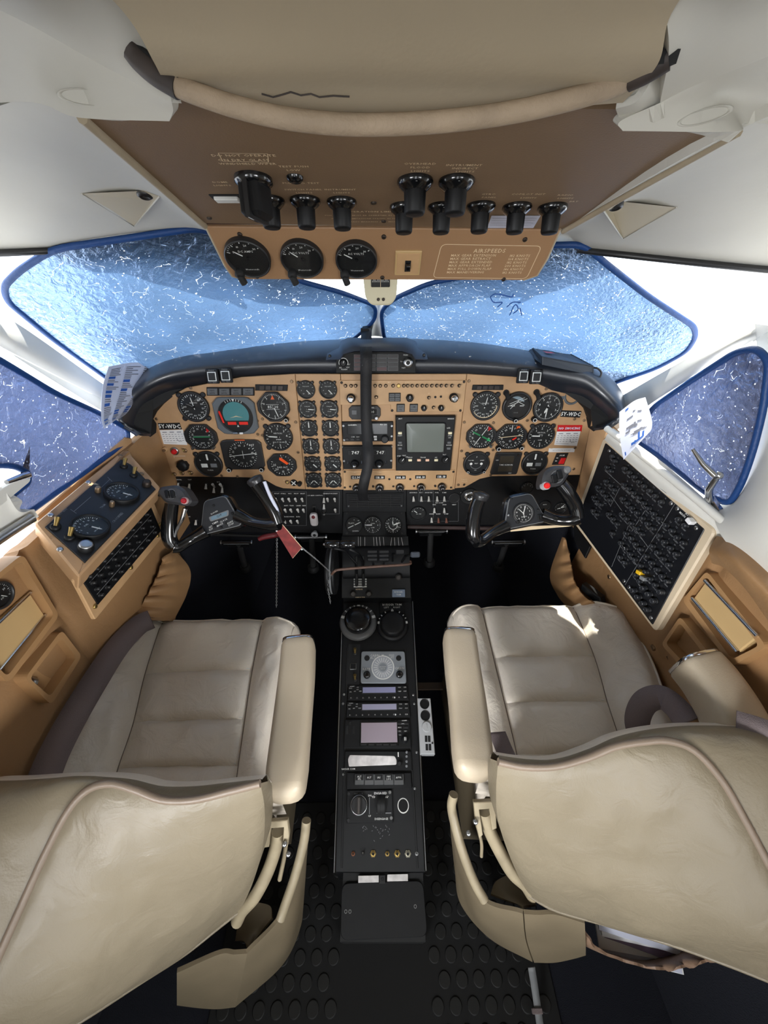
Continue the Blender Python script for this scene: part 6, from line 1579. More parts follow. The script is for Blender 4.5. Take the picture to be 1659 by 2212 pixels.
b = MB(); b.text('GARMIN', *f(873, 1557), .0034, .0064, WHT); b.text('MENU', *f(863, 1572), .003, .0088, WHT); b.text('RNG', *f(870, 1564), .003, .0088, WHT); b.text('CLR', *f(863, 1580), .003, .0088, WHT); b.text('ENT', *f(876, 1580), .003, .0088, WHT); b.text('PUSH', *f(863, 1588), .003, .0066, WHT); b.build('lettering', t2, kind='stuff')
p, x, y = quadfr([(744, 1666), (890, 1664), (887, 1623), (746, 1623)]); f = lambda u, v: tuple(a - c for a, c in zip(PF.hit(u, v), (x, y)))
t2 = thing('taped_display_unit', 'black unit with a worn white taped window on the pedestal', 'display', PF.at(x, y, .0015))
b = MB(); b.prism(p, 0, .005, BLK, .001); b.build('face', t2)
b = MB(); b.prism(rpoly([f(*q) for q in ((754, 1656), (856, 1652), (857, 1642), (852, 1633), (756, 1631), (752, 1640))], .003, 3), .004, .0062, mat('worn_white', (212, 208, 206), .5, var=.25, vscale=60), .0006); b.build('window_tape', t2)
b = MB(); b.T = Matrix.Translation((*f(862.5, 1649), .005)); b.lathe([(5 * w, 0), (4.6 * w, .009), (3 * w, .010)], BLKM, 14); b.build('knob', t2)
b = MB(); b.box(*f(859, 1635), .005, *f(861, 1625), .0065, WHT); b.build('slide_mark', t2)
for k, v in enumerate((1625, 1634, 1645, 1655)):
    b = MB(); b.T = Matrix.Translation((*f(878, v), .005)); b.lathe([(2.6 * w, 0), (2 * w, .0015)], GRYP, 10); b.build('lamp', t2)
b = MB(); b.text('RADAR COM', *f(753, 1661), .0052, .0054, WHT); b.build('lettering', t2)
p, x, y = quadfr([(749, 1705), (890, 1702), (887, 1669), (750, 1669)]); f = lambda u, v: tuple(a - c for a, c in zip(PF.hit(u, v), (x, y)))
t2 = thing('mode_selector', 'black autopilot mode selector with five silver edged push keys', 'selector', PF.at(x, y, .0015))
b = MB(); b.prism(p, 0, .005, BLK, .001); b.build('face', t2)
for u, s1, s2 in ((777, 'ALT', 'SEL'), (798, 'ALT', ''), (818.6, 'IAS', ''), (839.5, 'PRF', 'LOC'), (861, 'APPR', '')):
    b = MB(); b.box(*f(u - 10.2, 1695), .004, *f(u + 10.2, 1671.5), .012, mat('key_worn', (120, 122, 124), .3, .7), .0012); b.box(*f(u - 8.2, 1685), .0115, *f(u + 8.2, 1673), .0128, BLK, .0004)
    a = f(u, 1677 if s2 else 1679); b.text(s1, a[0], a[1], .0052, .0131, WHT)
    if s2: a = f(u, 1682); b.text(s2, a[0], a[1], .0052, .0131, WHT)
    b.build('push_key', t2)
p, x, y = quadfr([(749, 1778), (849, 1777), (847, 1706), (750, 1707)]); f = lambda u, v: tuple(a - c for a, c in zip(PF.hit(u, v), (x, y))); w = PF.px(800, 1740)
t2 = thing('autopilot_controller', 'black autopilot controller with a turn knob and pitch wheel', 'controller', PF.at(x, y, .0015))
b = MB(); b.prism(p, 0, .005, BLK, .001); b.build('face', t2)
b = MB(); b.T = Matrix.Translation((*f(776, 1738), .005)); b.lathe([(18.5 * w, 0), (18.5 * w, .006)], BLKM, 30); b.lathe([(17.5 * w, .006), (18.6 * w, .0068), (16.5 * w, .0074)], ALU, 30, cap=False); b.lathe([(16 * w, .006), (15 * w, .008)], BEZ, 26); b.box(-3.5 * w, -15 * w, .008, 3.5 * w, 15 * w, .018, mat('knob_satin', (92, 88, 86), .3, .5), .002); b.build('turn_knob', t2)
b = MB(); a = f(823.5, 1737); b.T = Matrix.Translation((a[0], a[1], -.004)) @ Matrix.Rotation(PI / 2, 4, 'Y'); b.lathe([(.0195, -.010), (.0215, -.008), (.0215, -.002), (.0195, 0), (.0215, .002), (.0215, .008), (.0195, .010)], BLKM, 30, ro=lambda q: 1 + .03 * math.cos(26 * q)); b.build('pitch_wheel', t2)
b = MB(); b.text('ENGAGED', *f(822, 1713), .0064, .0055, WHT); b.text('YD', *f(807, 1721), .006, .0055, WHT); b.text('AP', *f(836, 1721), .006, .0055, WHT); b.text('DN', *f(799, 1718), .005, .0055, WHT); b.text('UP', *f(799, 1762), .005, .0055, WHT); b.text('DISENGAGE', *f(824, 1768), .0056, .0055, WHT); b.text('SOFT RIDE', *f(775, 1714), .0040, .0055, GRYP); b.line(*f(798, 1722), *f(798, 1758), .001, .0055, GRYP); b.box(*f(814, 1757), .005, *f(845, 1754.5), .0058, GRYP); b.build('lettering', t2, kind='stuff')
for u, v in ((754, 1714), (842, 1711), (845, 1766), (753, 1771)):
    b = MB(); b.T = Matrix.Translation((*f(u, v), .005)); b.lathe([(3.4 * w, 0), (3 * w, .0015)], ALU if u > 800 else BEZ, 12); b.build('screw', t2)
t = ped
b = MB(); b.lathe([(.0125, 0), (.0138, .0005), (.0130, .0012), (.0115, .001)], mat('worn_ring', (205, 205, 200), .5), 28, cap=False); b.disc(.0118, .0006, mat('hole_black', (3, 3, 3), .9), 28); o = ipart('round_hole', b, 871, 1740, 0, t, PF); o.scale = (1, 1.1, 1)
for u, m, r, hx in ((763, mat('copper', (128, 84, 60), .4, .6), .0042, 0), (784, BLKM, .004, 0), (806, BRASS, .0068, 1), (836.5, BRASS, .0052, 1), (858, BRASS, .0070, 1), (881, mat('nickel', (170, 166, 150), .35, .8), .0072, 1), (900, ALU, .0036, 0)):
    b = MB(); b.lathe([(r, 0), (r, .002)], m, 6 if hx else 14, smooth=False); b.lathe([(r * .74, .002), (r * .70, .004), (r * .42, .0042)], m, 18, cap=False); b.disc(r * .45, .0035, MAT['hole_black'], 14)
    if u == 784: b.tube([(0, 0, .002), (0, .003, .010)], .0016, ALU, 8)
    ipart('headset_jack' if hx else 'fastener', b, u, 1844, 0, t, PF)
b = MB()
for k in range(26):
    u, v = 780 + random.random() * 70, 1785 + abs(random.gauss(0, 12)); a = PF.hit(u, v); d = random.random() * 3; b.line(a[0], a[1], a[0] + .003 * math.cos(d), a[1] + .003 * math.sin(d), .0007, .0005, GRYP)
b.build('scratch', t, kind='stuff')
for u, v in ((742, 1673), (896, 1703), (743, 1500), (893, 1501), (741, 1520), (895, 1520), (900, 1625)):
    b = MB(); b.lathe([(.0034, 0), (.0032, .0012), (.002, .0018)], ALU, 10); ipart('screw', b, u, v, 0, t, PF)

# ---- low box at the tail end of the pedestal
e0 = P(829, 2034, .80); e1 = P(828, 1890, .865)
EF = Frame(e0, (1, 0, 0), e1 - e0)
t2 = thing('aisle_box', 'low black box with a rounded lid behind the pedestal', 'box', EF.M)
p = [EF.hit(*q) for q in ((734, 2036), (920, 2036), (914, 1886), (741, 1886))]
b = MB(); Wp = [EF.M @ Vector((a, c, -.006)) for a, c in p]; V = [EF.Mi @ q for q in Wp + [Vector((q.x, q.y, 0)) for q in Wp]]
b.add(V, [(0, 1, 2, 3), (0, 4, 5, 1), (1, 5, 6, 2), (2, 6, 7, 3), (3, 7, 4, 0)], BLKM); b.build('body', t2)
b = MB(); p = [EF.hit(*q) for q in ((735, 2032), (924, 2024), (914, 1902), (738, 1908))]; b.prism(rpoly(p, .016, 5), -.005, .0, BLK, .0012); b.build('lid', t2)
for q in (((774, 1907), (818, 1906), (818, 1891), (774, 1892)), ((836, 1904), (881, 1903), (881, 1888), (837, 1889))):
    b = MB(); b.prism([EF.hit(*a) for a in q], -.004, .0012, MAT['worn_white']); b.build('label', t2)
b = MB(); a = EF.hit(826, 1899); b.T = Matrix.Translation((a[0], a[1], -.004)); b.box(-.007, -.007, 0, .007, .007, .005, BEZ, .001); b.lathe([(.003, .005), (.0025, .006)], BLKM, 10); b.build('latch', t2)
for u, v in ((747, 1969), (756, 1969), (897, 1958)):
    b = MB(); a = EF.hit(u, v); b.T = Matrix.Translation((a[0], a[1], 0)); b.ring(.0022, .0032, .0006, ALU, 12); b.build('wear_mark', t2)

# ---- power outlet strip beside the pedestal
u0 = P(919, 1508, 1.03); u1 = P(924, 1628, .95)
UF = Frame(u1, (1, -.05, 0), u0 - u1)
t2 = thing('outlet_strip', 'pale grey strip with round sockets and four slots beside the pedestal', 'socket', UF.M)
f = lambda u, v: UF.hit(u, v)
w = UF.px(921, 1570)
p = [f(*q) for q in ((908, 1629), (940, 1629), (930, 1508), (902, 1508))]
b = MB(); b.prism(p, -.035, 0, GREYPL, .0015); b.build('case', t2)
for u, v in ((917, 1521), (918.5, 1546)):
    b = MB(); b.T = Matrix.Translation((*f(u, v), 0)); b.lathe([(10.4 * w, 0), (10.4 * w, .0015), (9 * w, .002), (8.6 * w, .0005)], BLK, 24, cap=False); b.disc(9 * w, .0008, MAT['hole_black'], 24); b.build('socket', t2)
b = MB(); b.T = Matrix.Translation((*f(921.5, 1570), 0)); b.lathe([(10.6 * w, 0), (10.4 * w, .003), (9 * w, .0042)], GREYPL, 24); b.box(-1.2 * w, -4 * w, .004, 1.2 * w, 5 * w, .0055, GREYPL, .0005); b.build('socket_cap', t2)
for u, v in ((920.5, 1596), (927, 1596), (922, 1614), (928.8, 1614)):
    a = f(u, v); b = MB(); b.box(a[0] - 2.6 * w, a[1] - 5.8 * w, -.001, a[0] + 2.6 * w, a[1] + 5.8 * w, .0008, BLKM, .0002); b.box(a[0] - .6 * w, a[1] - 4.2 * w, .0005, a[0] + .8 * w, a[1] + 4.2 * w, .001, BEZ); b.build('usb_slot', t2)
b = MB(); b.T = Matrix.Translation((*f(934, 1605), 0)); b.lathe([(2 * w, 0), (1.8 * w, .0015)], BLKM, 10); b.build('screw', t2)

# ================================================================== PEDALS
def pedal(label, u, v, tt, wpx, foot, tf):
    c = P(u, v, tt); o = thing('rudder_pedal', label, 'pedal', Matrix.Translation(c)); mi = o.matrix_world.inverted(); hw = wpx * tt / FPX / 2
    b = MB(); b.tube([(-hw, 0, 0), (hw, 0, 0)], .008, BLKG, 12); b.build('foot_bar', o)
    for s in (-1, 1):
        b = MB(); b.T = Matrix.Translation((s * hw, 0, 0)) @ Matrix.Rotation(s * PI / 2, 4, 'Y'); b.lathe([(.0085, -.002), (.0085, .002)], ALU, 12); b.build('end_ring', o)
    b = MB(); b.tube([(-hw * .82 + i * hw * 1.64 / 15, -.0082, .001) for i in range(16)], .0008, GRYP, 5); b.build('grip_line', o)
    b = MB(); b.box(-hw * .75, .004, -.026, hw * .75, .016, -.008, BLK, .003); b.build('lower_plate', o)
    f_ = mi @ P(*foot, tf); b = MB(); b.tube([(0, .01, -.012), f_], .010, mat('pedal_grey', (52, 52, 52), .5), 8); b.build('arm', o)
    b = MB(); b.T = Matrix.Translation(f_); b.lathe([(.02, -.02), (.02, -.005), (.014, 0)], BLKM, 14); b.build('foot_boot', o)


pedal('rudder pedal bar just right of the pedestal', 932, 1147, 1.24, 66, (928, 1210), 1.36)
pedal('rudder pedal bar under the right yoke', 1097, 1171, 1.22, 70, (1078, 1220), 1.36)
pedal('rudder pedal bar just left of the pedestal, in shadow', 672, 1160, 1.24, 66, (676, 1222), 1.36)
pedal('rudder pedal bar under the left yoke, in shadow', 512, 1172, 1.22, 66, (528, 1222), 1.36)


# ================================================================== CONTROL YOKES
def yoke(label, side, hub, hubt, horn_l, horn_r, head, head_end, cap, col):
    """hub: 4 px corners TL TR BR BL; horns: px paths from the hub corner out and up the grip"""
    hp = [P(u, v, hubt) for u, v in hub]
    hc = sum(hp, Vector()) / 4
    fr = Frame(hc, hp[2] - hp[3], (hp[0] + hp[1]) / 2 - (hp[2] + hp[3]) / 2)
    o = thing('control_yoke', label, 'yoke', fr.M); mi = fr.Mi
    pl = [tuple((mi @ q)[:2]) for q in hp]
    big = rpoly([tuple(Vector(q) * 1.13) for q in pl], .02, 6)
    b = MB(); b.prism(big, -.030, -.002, BLKG, .006); b.build('hub', o)
    b = MB(); rp = rpoly(pl, .012, 5)
    if sum(rp[i][0] * rp[(i + 1) % len(rp)][1] - rp[(i + 1) % len(rp)][0] * rp[i][1] for i in range(len(rp))) < 0: rp = rp[::-1]
    b.prism(rp, -.003, .002, GRYP, .0008); b.prism(inset(rp, .0014), 0, .0026, mat('hub_plate', (34, 36, 40), .38), .0004); b.build('hub_plate', o)
    for path, nm in ((horn_l, 'l'), (horn_r, 'r')):
        arm, grip = path
        b = MB(); a = cr([mi @ P(*q) for q in arm], 8); b.tube(a, lambda s: .017 - .004 * math.sin(PI * min(1, s * 1.1)), BLKG, 16); b.build('arm', o)
        b = MB(); b.tube(cr([mi @ P(*q) for q in grip], 8), lambda s: .0150 + .0020 * math.sin(PI * s), BLKG, 18); b.build('grip', o)
    # cap on the inner grip
    c = mi @ P(*cap[0]); d = (c - mi @ P(*cap[1])).normalized()
    b = MB(); b.T = Matrix.Translation(c) @ d.to_track_quat('Z', 'Y').to_matrix().to_4x4(); b.lathe([(.0165, -.01), (.0185, -.004), (.0195, .002), (.017, .006), (.006, .009)], mat('cap_grey', (44, 44, 46), .3), 24); b.build('grip_cap', o)
    # switch head on the outer grip
    hq = [tuple((mi @ P(u, v, head_end))[:2]) for u, v in head]; z0 = (mi @ P(head[0][0], head[0][1], head_end)).z
    b = MB(); b.prism(rpoly(hq, .010, 4), z0 - .026, z0 + .012, mat('head_grey', (58, 58, 60), .4), .006); b.build('switch_head', o)
    return o, mi, fr, z0


yo, mi, fr, z0 = yoke('black pilot yoke on the left with a digital timer in its hub', -1, [(441, 1082), (487, 1070), (524, 1134), (433, 1157)], .925,
    ([(446, 1146, .93), (415, 1164, .925), (388, 1180, .91), (376, 1180, .905)], [(376, 1180, .905), (366, 1162, .90), (366, 1125, .895), (371, 1088, .895)]),
    ([(512, 1112, .93), (545, 1127, .925), (580, 1133, .91), (603, 1130, .905)], [(603, 1130, .905), (592, 1102, .90), (570, 1068, .895), (549, 1040, .89)]),
    [(342, 1061), (352, 1052), (385, 1048), (402, 1056), (419, 1083), (408, 1094), (362, 1087), (346, 1069)], .885, [(551, 1037, .885), (575, 1075, .893)], None)
w = fr.px(480, 1114)
f = lambda u, v, q=.925: tuple((mi @ P(u, v, q))[:2])
b = MB(); b.prism(rpoly([f(452, 1117), (f(495, 1101)), (f(495, 1114)), f(456, 1127)], .004, 4), .002, .0042, GRYP, .0006); b.prism(rpoly([f(457, 1116.5), f(491, 1105), f(492, 1113), f(459, 1124)], .002, 3), .003, .0048, LCDB, .0004); b.build('timer_display', yo)
b = MB()
for st, u, v, sz in (('ELAPSED', 465, 1107, 4), ('TIMER', 467, 1129, 5), ('CLOCK', 485, 1124, 5), ('SET', 457, 1138, 5), ('RST', 458, 1143, 5), ('MODE', 477, 1133.5, 5), ('DSAV', 499, 1128, 5), ('STOP', 501, 1132.5, 5), ('1234', 475, 1113.8, 6)):
    x, y = f(u, v); b.text(st, x, y, sz * w, .005, WHT if st != '1234' else DIAL, rot=.22)
b.build('lettering', yo, kind='stuff')
for u, v in ((465, 1137), (479, 1139), (490, 1130), (503, 1109), (463, 1092)):
    b = MB(); b.T = Matrix.Translation((*f(u, v), .0025)); b.lathe([(2.6 * w, 0), (2.4 * w, .003), (1.4 * w, .0036)], BLKM, 12); b.build('button', yo)
h = lambda u, v: tuple((mi @ P(u, v, .885))[:2])
b = MB(); b.T = Matrix.Translation((*h(405, 1082), z0 + .010)); b.lathe([(.0085, 0), (.0085, .005), (.0078, .006)], mat('ring_pink', (190, 160, 160), .4), 18); b.lathe([(.0066, .005), (.006, .010), (.004, .0115)], mat('button_red', (170, 20, 34), .35), 16); b.build('red_button', yo)
for du in (-6, 6):
    b = MB(); a = h(374 + du, 1068); b.box(a[0] - .0045, a[1] - .009, z0 + .010, a[0] + .0045, a[1] + .009, z0 + .0165, BLK, .002); b.build('trim_switch', yo)
b = MB(); a = h(376, 1068); b.ring(.0105, .0115, z0 + .0124, GRYP, 20, rad(20), rad(160), a[0], a[1]); b.ring(.0105, .0115, z0 + .0124, GRYP, 20, rad(200), rad(340), a[0], a[1]); b.build('switch_marking', yo)
b = MB(); b.T = Matrix.Translation((*h(347, 1062), z0 - .004)) @ Matrix.Rotation(-PI / 2, 4, 'Y'); b.lathe([(.010, -.012), (.010, .008), (.007, .012)], BLK, 14); b.build('side_switch', yo)
b = MB(); b.tube(cr([mi @ P(400, 1098, .88), mi @ P(393, 1122, .885), mi @ P(384, 1140, .89), mi @ P(378, 1160, .895)], 5), lambda s: .0055 - .003 * s, CHR, 8); b.build('trigger', yo)
b = MB(); b.tube(cr([mi @ P(571, 1040, .87), mi @ P(583, 1070, .88), mi @ P(598, 1100, .89), mi @ P(606, 1128, .90)], 5), .004, PAPERB, 8); b.build('pale_strip', yo)
b = MB(); b.tube([mi @ P(480, 1112, .945), mi @ P(490, 1106, 1.16)], .017, BLK, 16); b.build('control_column', yo)

yo, mi, fr, z0 = yoke('black copilot yoke on the right with a round clock in its hub', 1, [(1099, 1075), (1147, 1065), (1182, 1126), (1088, 1145)], .925,
    ([(1094, 1136, .93), (1066, 1150, .925), (1040, 1168, .91), (1028, 1168, .905)], [(1028, 1168, .905), (1021, 1150, .90), (1026, 1105, .895), (1038, 1072, .89)]),
    ([(1170, 1112, .93), (1200, 1122, .925), (1230, 1124, .91), (1248, 1118, .905)], [(1248, 1118, .905), (1242, 1092, .90), (1226, 1064, .89), (1210, 1044, .885)]),
    [(1167, 1044), (1172, 1020), (1192, 1006), (1226, 1008), (1227, 1024), (1210, 1050), (1188, 1053), (1168, 1057)], .865, [(1039, 1070, .885), (1029, 1105, .893)], None)
f = lambda u, v, q=.925: tuple((mi @ P(u, v, q))[:2])
w = fr.px(1130, 1110)
ckf = Frame(fr.M @ Vector((0, 0, .0026)), fr.x, fr.y)
x, y = f(1129, 1109)
b = MB(); b.T = Matrix.Translation((x, y, .0024)); b.lathe([(23 * w, 0), (23 * w, .004), (20.5 * w, .0045), (20 * w, .002)], BEZ, 36, cap=False); b.disc(20.5 * w, .0018, DIAL, 36); b.build('clock_case', yo)
b = MB(); b.T = Matrix.Translation((x, y, .0024))
R = 20 * w
for k in range(12): b.text(str(12 if k == 0 else k), .72 * R * math.cos(rad(90 - 30 * k + 10)), .72 * R * math.sin(rad(90 - 30 * k + 10)), .24 * R, .0023, WHT)
for k in range(60): b.line(.9 * R * math.cos(rad(6 * k)), .9 * R * math.sin(rad(6 * k)), .98 * R * math.cos(rad(6 * k)), .98 * R * math.sin(rad(6 * k)), .03 * R, .0023, WHT)
b.text('Aston', 0, -.34 * R, .22 * R, .0023, WHT); b.build('clock_face', yo, kind='stuff')
for a, L, ww in ((64, .82, .08), (126, .62, .07), (-88, .5, .05)):
    b = MB(); b.T = Matrix.Translation((x, y, .0052)) @ Matrix.Rotation(rad(a), 4, 'Z'); b.prism([(-.1 * R, -ww * R / 2), (L * R, -ww * R / 2), (L * R, ww * R / 2), (-.1 * R, ww * R / 2)], 0, .0006, WHT); b.build('clock_hand', yo)
for u, v, m, r in ((1117, 1127, BLKM, 4.2), (1097, 1113, ALU, 3), (1161, 1102, BEZ, 2.4), (1103, 1078, BEZ, 2.2)):
    b = MB(); b.T = Matrix.Translation((*f(u, v), .0025)); b.lathe([(r * w, 0), (r * .9 * w, .004), (r * .5 * w, .0046)], m, 14); b.build('button', yo)
b = MB(); a = f(1166, 1118); b.box(a[0] - 5 * w, a[1] - 8 * w, .002, a[0] + 5 * w, a[1] + 8 * w, .0045, BLKM, .0008); b.box(a[0] - 3 * w, a[1] - 5 * w, .004, a[0] + 3 * w, a[1] + 5 * w, .008, BLKG, .001); b.build('rocker_switch', yo)
h = lambda u, v: tuple((mi @ P(u, v, .865))[:2])
b = MB(); b.T = Matrix.Translation((*h(1175, 1050), z0 + .008)); b.lathe([(.0090, -.01), (.0090, .006), (.0082, .007)], GREYPL, 18); b.lathe([(.0070, .006), (.0066, .011), (.0045, .0125)], mat('button_bright_red', (232, 36, 34), .35), 16); b.build('red_button', yo)
for du, dv in ((-6, 5), (5, -4)):
    b = MB(); a = h(1198 + du, 1030 + dv); b.box(a[0] - .006, a[1] - .010, z0 + .010, a[0] + .006, a[1] + .010, z0 + .0165, BLK, .002); b.build('trim_switch', yo)
b = MB(); a = h(1198, 1031); b.ring(.0125, .0137, z0 + .0124, GRYP, 20, rad(10), rad(150), a[0], a[1]); b.ring(.0125, .0137, z0 + .0124, GRYP, 20, rad(190), rad(330), a[0], a[1]); b.build('switch_marking', yo)
b = MB(); b.T = Matrix.Translation((*h(1220, 1016), z0 + .006)); b.lathe([(.009, 0), (.008, .008), (.005, .010)], mat('button_grey', (112, 112, 112), .4), 16); b.build('grey_button', yo)
b = MB(); b.tube([mi @ P(1130, 1105, .945), mi @ P(1110, 1075, 1.16)], .017, BLK, 16); b.build('control_column', yo)
b = MB(); b.prism([f(1074, 1140), f(1245, 1134), f(1245, 1137), f(1100, 1150)], -.022, -.018, CRM); b.build('pale_edge', yo)

# ================================================================== LEFT SIDE CONSOLE
LC = Frame(P(215, 1110, .755), P(300, 1026, .875) - P(130, 1185, .665), P(180, 1065, .79) - P(255, 1150, .76))
t = thing('side_console', 'tan side console with two fuel gauges under the left window', 'console', LC.M)
op = [LC.hit(*q) for q in ((74, 1130), (276, 962), (286, 985), (348, 1053), (170, 1246))]
b = MB(); b.prism(rpoly(op, .006, 3), -.035, 0.0, TAN, .003); b.build('housing', t)
ip_ = [LC.hit(*q) for q in ((97, 1140), (261, 994), (282, 1005), (336, 1058), (183, 1217))]
b = MB(); b.prism(ip_, -.004, .003, mat('console_black', (24, 25, 28), .5, var=.15, vscale=30), .001); b.build('face_plate', t)
for u, v in ((260, 985), (191, 1042), (110, 1113), (130, 1187), (306, 1024)):
    b = MB(); a = LC.hit(u, v); b.T = Matrix.Translation((a[0], a[1], .0)); b.lathe([(.0048, 0), (.0045, .0018), (.003, .0024)], ALU if u < 200 else SCRW, 14); b.build('screw', t)
w = LC.px(215, 1110)
for u, v, m in ((128, 1142, BRASS), (158, 1164, BRASS), (275, 1010, BRASS), (296, 1029, BRASS)):
    b = MB(); a = LC.hit(u - 8, v); b.T = Matrix.Translation((a[0], a[1], .003)); b.lathe([(.008, 0), (.008, .004), (.005, .005)], BLK, 14); b.tube([(0, 0, .004), (.012, .004, .014)], lambda s: .003 + .0015 * s, m, 10); b.build('toggle_switch', t)
for u, v, r, m in ((185, 1187, .0125, BLK), (211, 1064, .0055, SCRW), (241, 1095, .0050, SCRW), (316, 1050, .009, SCRD)):
    b = MB(); a = LC.hit(u, v); b.T = Matrix.Translation((a[0], a[1], .003)); b.lathe([(r, 0), (r, .008), (r * .85, .010)], m, 18); b.lathe([(r * .85, .0098), (r * .8, .012), (r * .55, .0122)], ALU if r > .01 else m, 18); b.build('push_button', t)
b = MB()
for a_, c_ in (((152, 1103), (165, 1112)), ((159, 1108), (196, 1076)), ((232, 1033), (242, 1043)), ((237, 1038), (212, 1062))):
    a = LC.hit(*a_); c = LC.hit(*c_); b.line(a[0], a[1], c[0], c[1], .0009, .0035, GRYP)
for st, u, v in (('OXYGEN', 133, 1110), ('TRIM', 222, 1096), ('FUEL', 260, 1115), ('CROSSFEED', 254, 1120)):
    a = LC.hit(u, v); b.text(st, a[0], a[1], .006, .0035, GRYP)
b.build('lettering', t, kind='stuff')
LCg = Frame(LC.o + LC.z * .003, LC.x, LC.y)
FN = [(s_, a, .62, .17) for s_, a in (('0', 200, ), ('2', 160), ('4', 130), ('6', 100), ('8', 72), ('10', 45), ('12', 20))]
for (u, v, r), nm in (((195, 1141, 36), 'nearer'), ((263, 1068, 33), 'farther')):
    g = gauge(LCg, u, v, r, 'black fuel quantity gauge in the left side console, the %s of the two' % nm, ticks=(12, 24), sweep=(200, 10), nums=FN, needles=((-78, .72, .09, WHT, .0),), words=(('FUEL', 0, .28, .15), ('LBS X 100', 0, -.45, .12)), fpx=r * .86, h=.010, bez=BLK, group='side console gauges', rot=rad(-4))
# lower black panel of breakers in the wall under the console
sgl = [P(172, 1248, .655), P(322, 1090, .93), P(347, 1147, .955), P(210, 1310, .715)]
SB = Frame(sgl[3], sgl[2] - sgl[3], (sgl[0] + sgl[1]) / 2 - (sgl[2] + sgl[3]) / 2)
t = thing('breaker_board', 'black breaker board in a tan frame under the left console', 'breaker panel', SB.M)
b = MB(); q = [SB.hit(*a) for a in ((160, 1252), (330, 1078), (360, 1150), (206, 1340))]; b.prism(rpoly(q, .006, 3), -.006, 0, TANL, .0015); b.build('frame', t)
b = MB(); q = [SB.hit(*a) for a in ((172, 1248), (322, 1090), (346, 1147), (210, 1306))]; b.prism(q, -.002, .0025, BLK, .0006); b.build('face_plate', t)
cbm = MB(); cbm.lathe([(.0050, 0), (.0050, .002), (.0036, .0026)], BLK, 10); cbm.lathe([(.0032, .002), (.003, .007), (.002, .0076)], BEZ, 10)
first = None
for j in range(4):
    for i in range(9):
        s = (i + .6) / 9.4; q_ = (j + .6) / 4.4
        u = (172 * (1 - s) + 322 * s) * (1 - q_) + (210 * (1 - s) + 346 * s) * q_; v = (1248 * (1 - s) + 1090 * s) * (1 - q_) + (1306 * (1 - s) + 1147 * s) * q_
        a = SB.hit(u, v); M_ = Matrix.Translation((a[0], a[1], .0025))
        if first is None: first = cbm.build('circuit_breaker', t); first.matrix_local = M_
        else: copy_part(first, t, M_)
b = MB()
for q_ in (.30, .74):
    p0_, p1_ = [(172 * (1 - s) + 322 * s) * (1 - q_) + (210 * (1 - s) + 346 * s) * q_ for s in (.04, .96)], [(1248 * (1 - s) + 1090 * s) * (1 - q_) + (1306 * (1 - s) + 1147 * s) * q_ for s in (.04, .96)]
    a = SB.hit(p0_[0], p1_[0]); c = SB.hit(p0_[1], p1_[1]); b.line(a[0], a[1], c[0], c[1], .0010, .003, GRYP)
b.build('divider_line', t, kind='stuff')
for u, v in ((204, 1310), (282, 1226), (340, 1157), (345, 1133)):
    b = MB(); a = SB.hit(u, v); b.T = Matrix.Translation((a[0], a[1], .0)); b.lathe([(.0046, 0), (.0044, .003), (.003, .0036)], BRASS, 12); b.build('screw', t)
# metal strip along the window edge above the console
b = MB(); pp = [P(80, 1122, .72), P(282, 952, .94)]; fr = Frame(pp[0], pp[1] - pp[0], (0, 0, 1)); L_ = (pp[1] - pp[0]).length
t = thing('console_top_rail', 'tan flanged rail between the left window and its console', 'rail', fr.M)
b = MB(); b.prism([(0, -.012), (L_ * .98, -.016), (L_ * 1.02, .004), (L_ * .96, .016), (0, .006)], -.012, .002, TAN, .002); b.build('flange', t)

# ================================================================== RIGHT BREAKER PANEL
rb = [P(1311, 956, .955), P(1528, 1144, .70), P(1414, 1351, .805), P(1249, 1129, 1.045)]
RB = Frame(sum(rb, Vector()) / 4, (rb[1] - rb[0]) + (rb[2] - rb[3]), (rb[0] + rb[1]) - (rb[2] + rb[3]))
t = thing('circuit_breaker_board', 'large black circuit breaker board in a cream frame on the right wall', 'breaker panel', RB.M)
b = MB(); q = [RB.hit(*a) for a in ((1306, 944), (1550, 1146), (1418, 1366), (1240, 1128))]
ro = rpoly(q, .012, 4)
b.prism(ro, -.012, .004, mat('frame_cream', (206, 188, 160), .45), .003); b.build('frame', t)
b = MB(); q = [RB.hit(*a) for a in ((1312, 957), (1527, 1144), (1414, 1350), (1249, 1129))]; b.prism(rpoly(q, .003, 2), 0, .006, mat('breaker_black', (15, 17, 22), .38, spec=.6), .0008); b.build('face_plate', t)
c7 = lambda x, y: (1180 + .28872 * x, 930 + .28872 * y)
cbs = '600,285 635,315 672,348 708,385 745,418 788,452 830,492 875,535 593,405 628,435 665,468 703,503 742,545 778,583 820,625 862,660 505,195 525,230 468,275 497,305 460,380 493,412 522,445 398,425 428,455 457,490 487,522 368,500 390,530 420,555 362,600 388,628 585,510 620,545 655,580 692,615 580,625 615,660 650,695 733,657 775,697 812,735 690,735 728,775 480,625 510,662 543,700 508,770 610,770 648,808 572,840 603,885 682,850 718,890 640,925 675,965 565,950 597,990 1005,665 1055,710 910,710 955,750 995,800 1042,842 860,785 900,835 943,880 988,925 808,865 850,912 888,960 932,1005 762,940 803,990 843,1040 880,1090 920,1130 718,1010 757,1058 790,1110 830,1155 875,1208 680,1080 712,1128 745,1180 785,1225 822,1275 670,1197 705,1245 740,1293 773,1340'
KNB = mat('breaker_knob', (40, 42, 46), .28, spec=.7)
cbm = MB(); cbm.lathe([(.0060, 0), (.0060, .0022), (.0048, .003)], BLK, 12); cbm.lathe([(.0044, .002), (.0044, .0085), (.0036, .0100), (.0028, .0092)], KNB, 14)
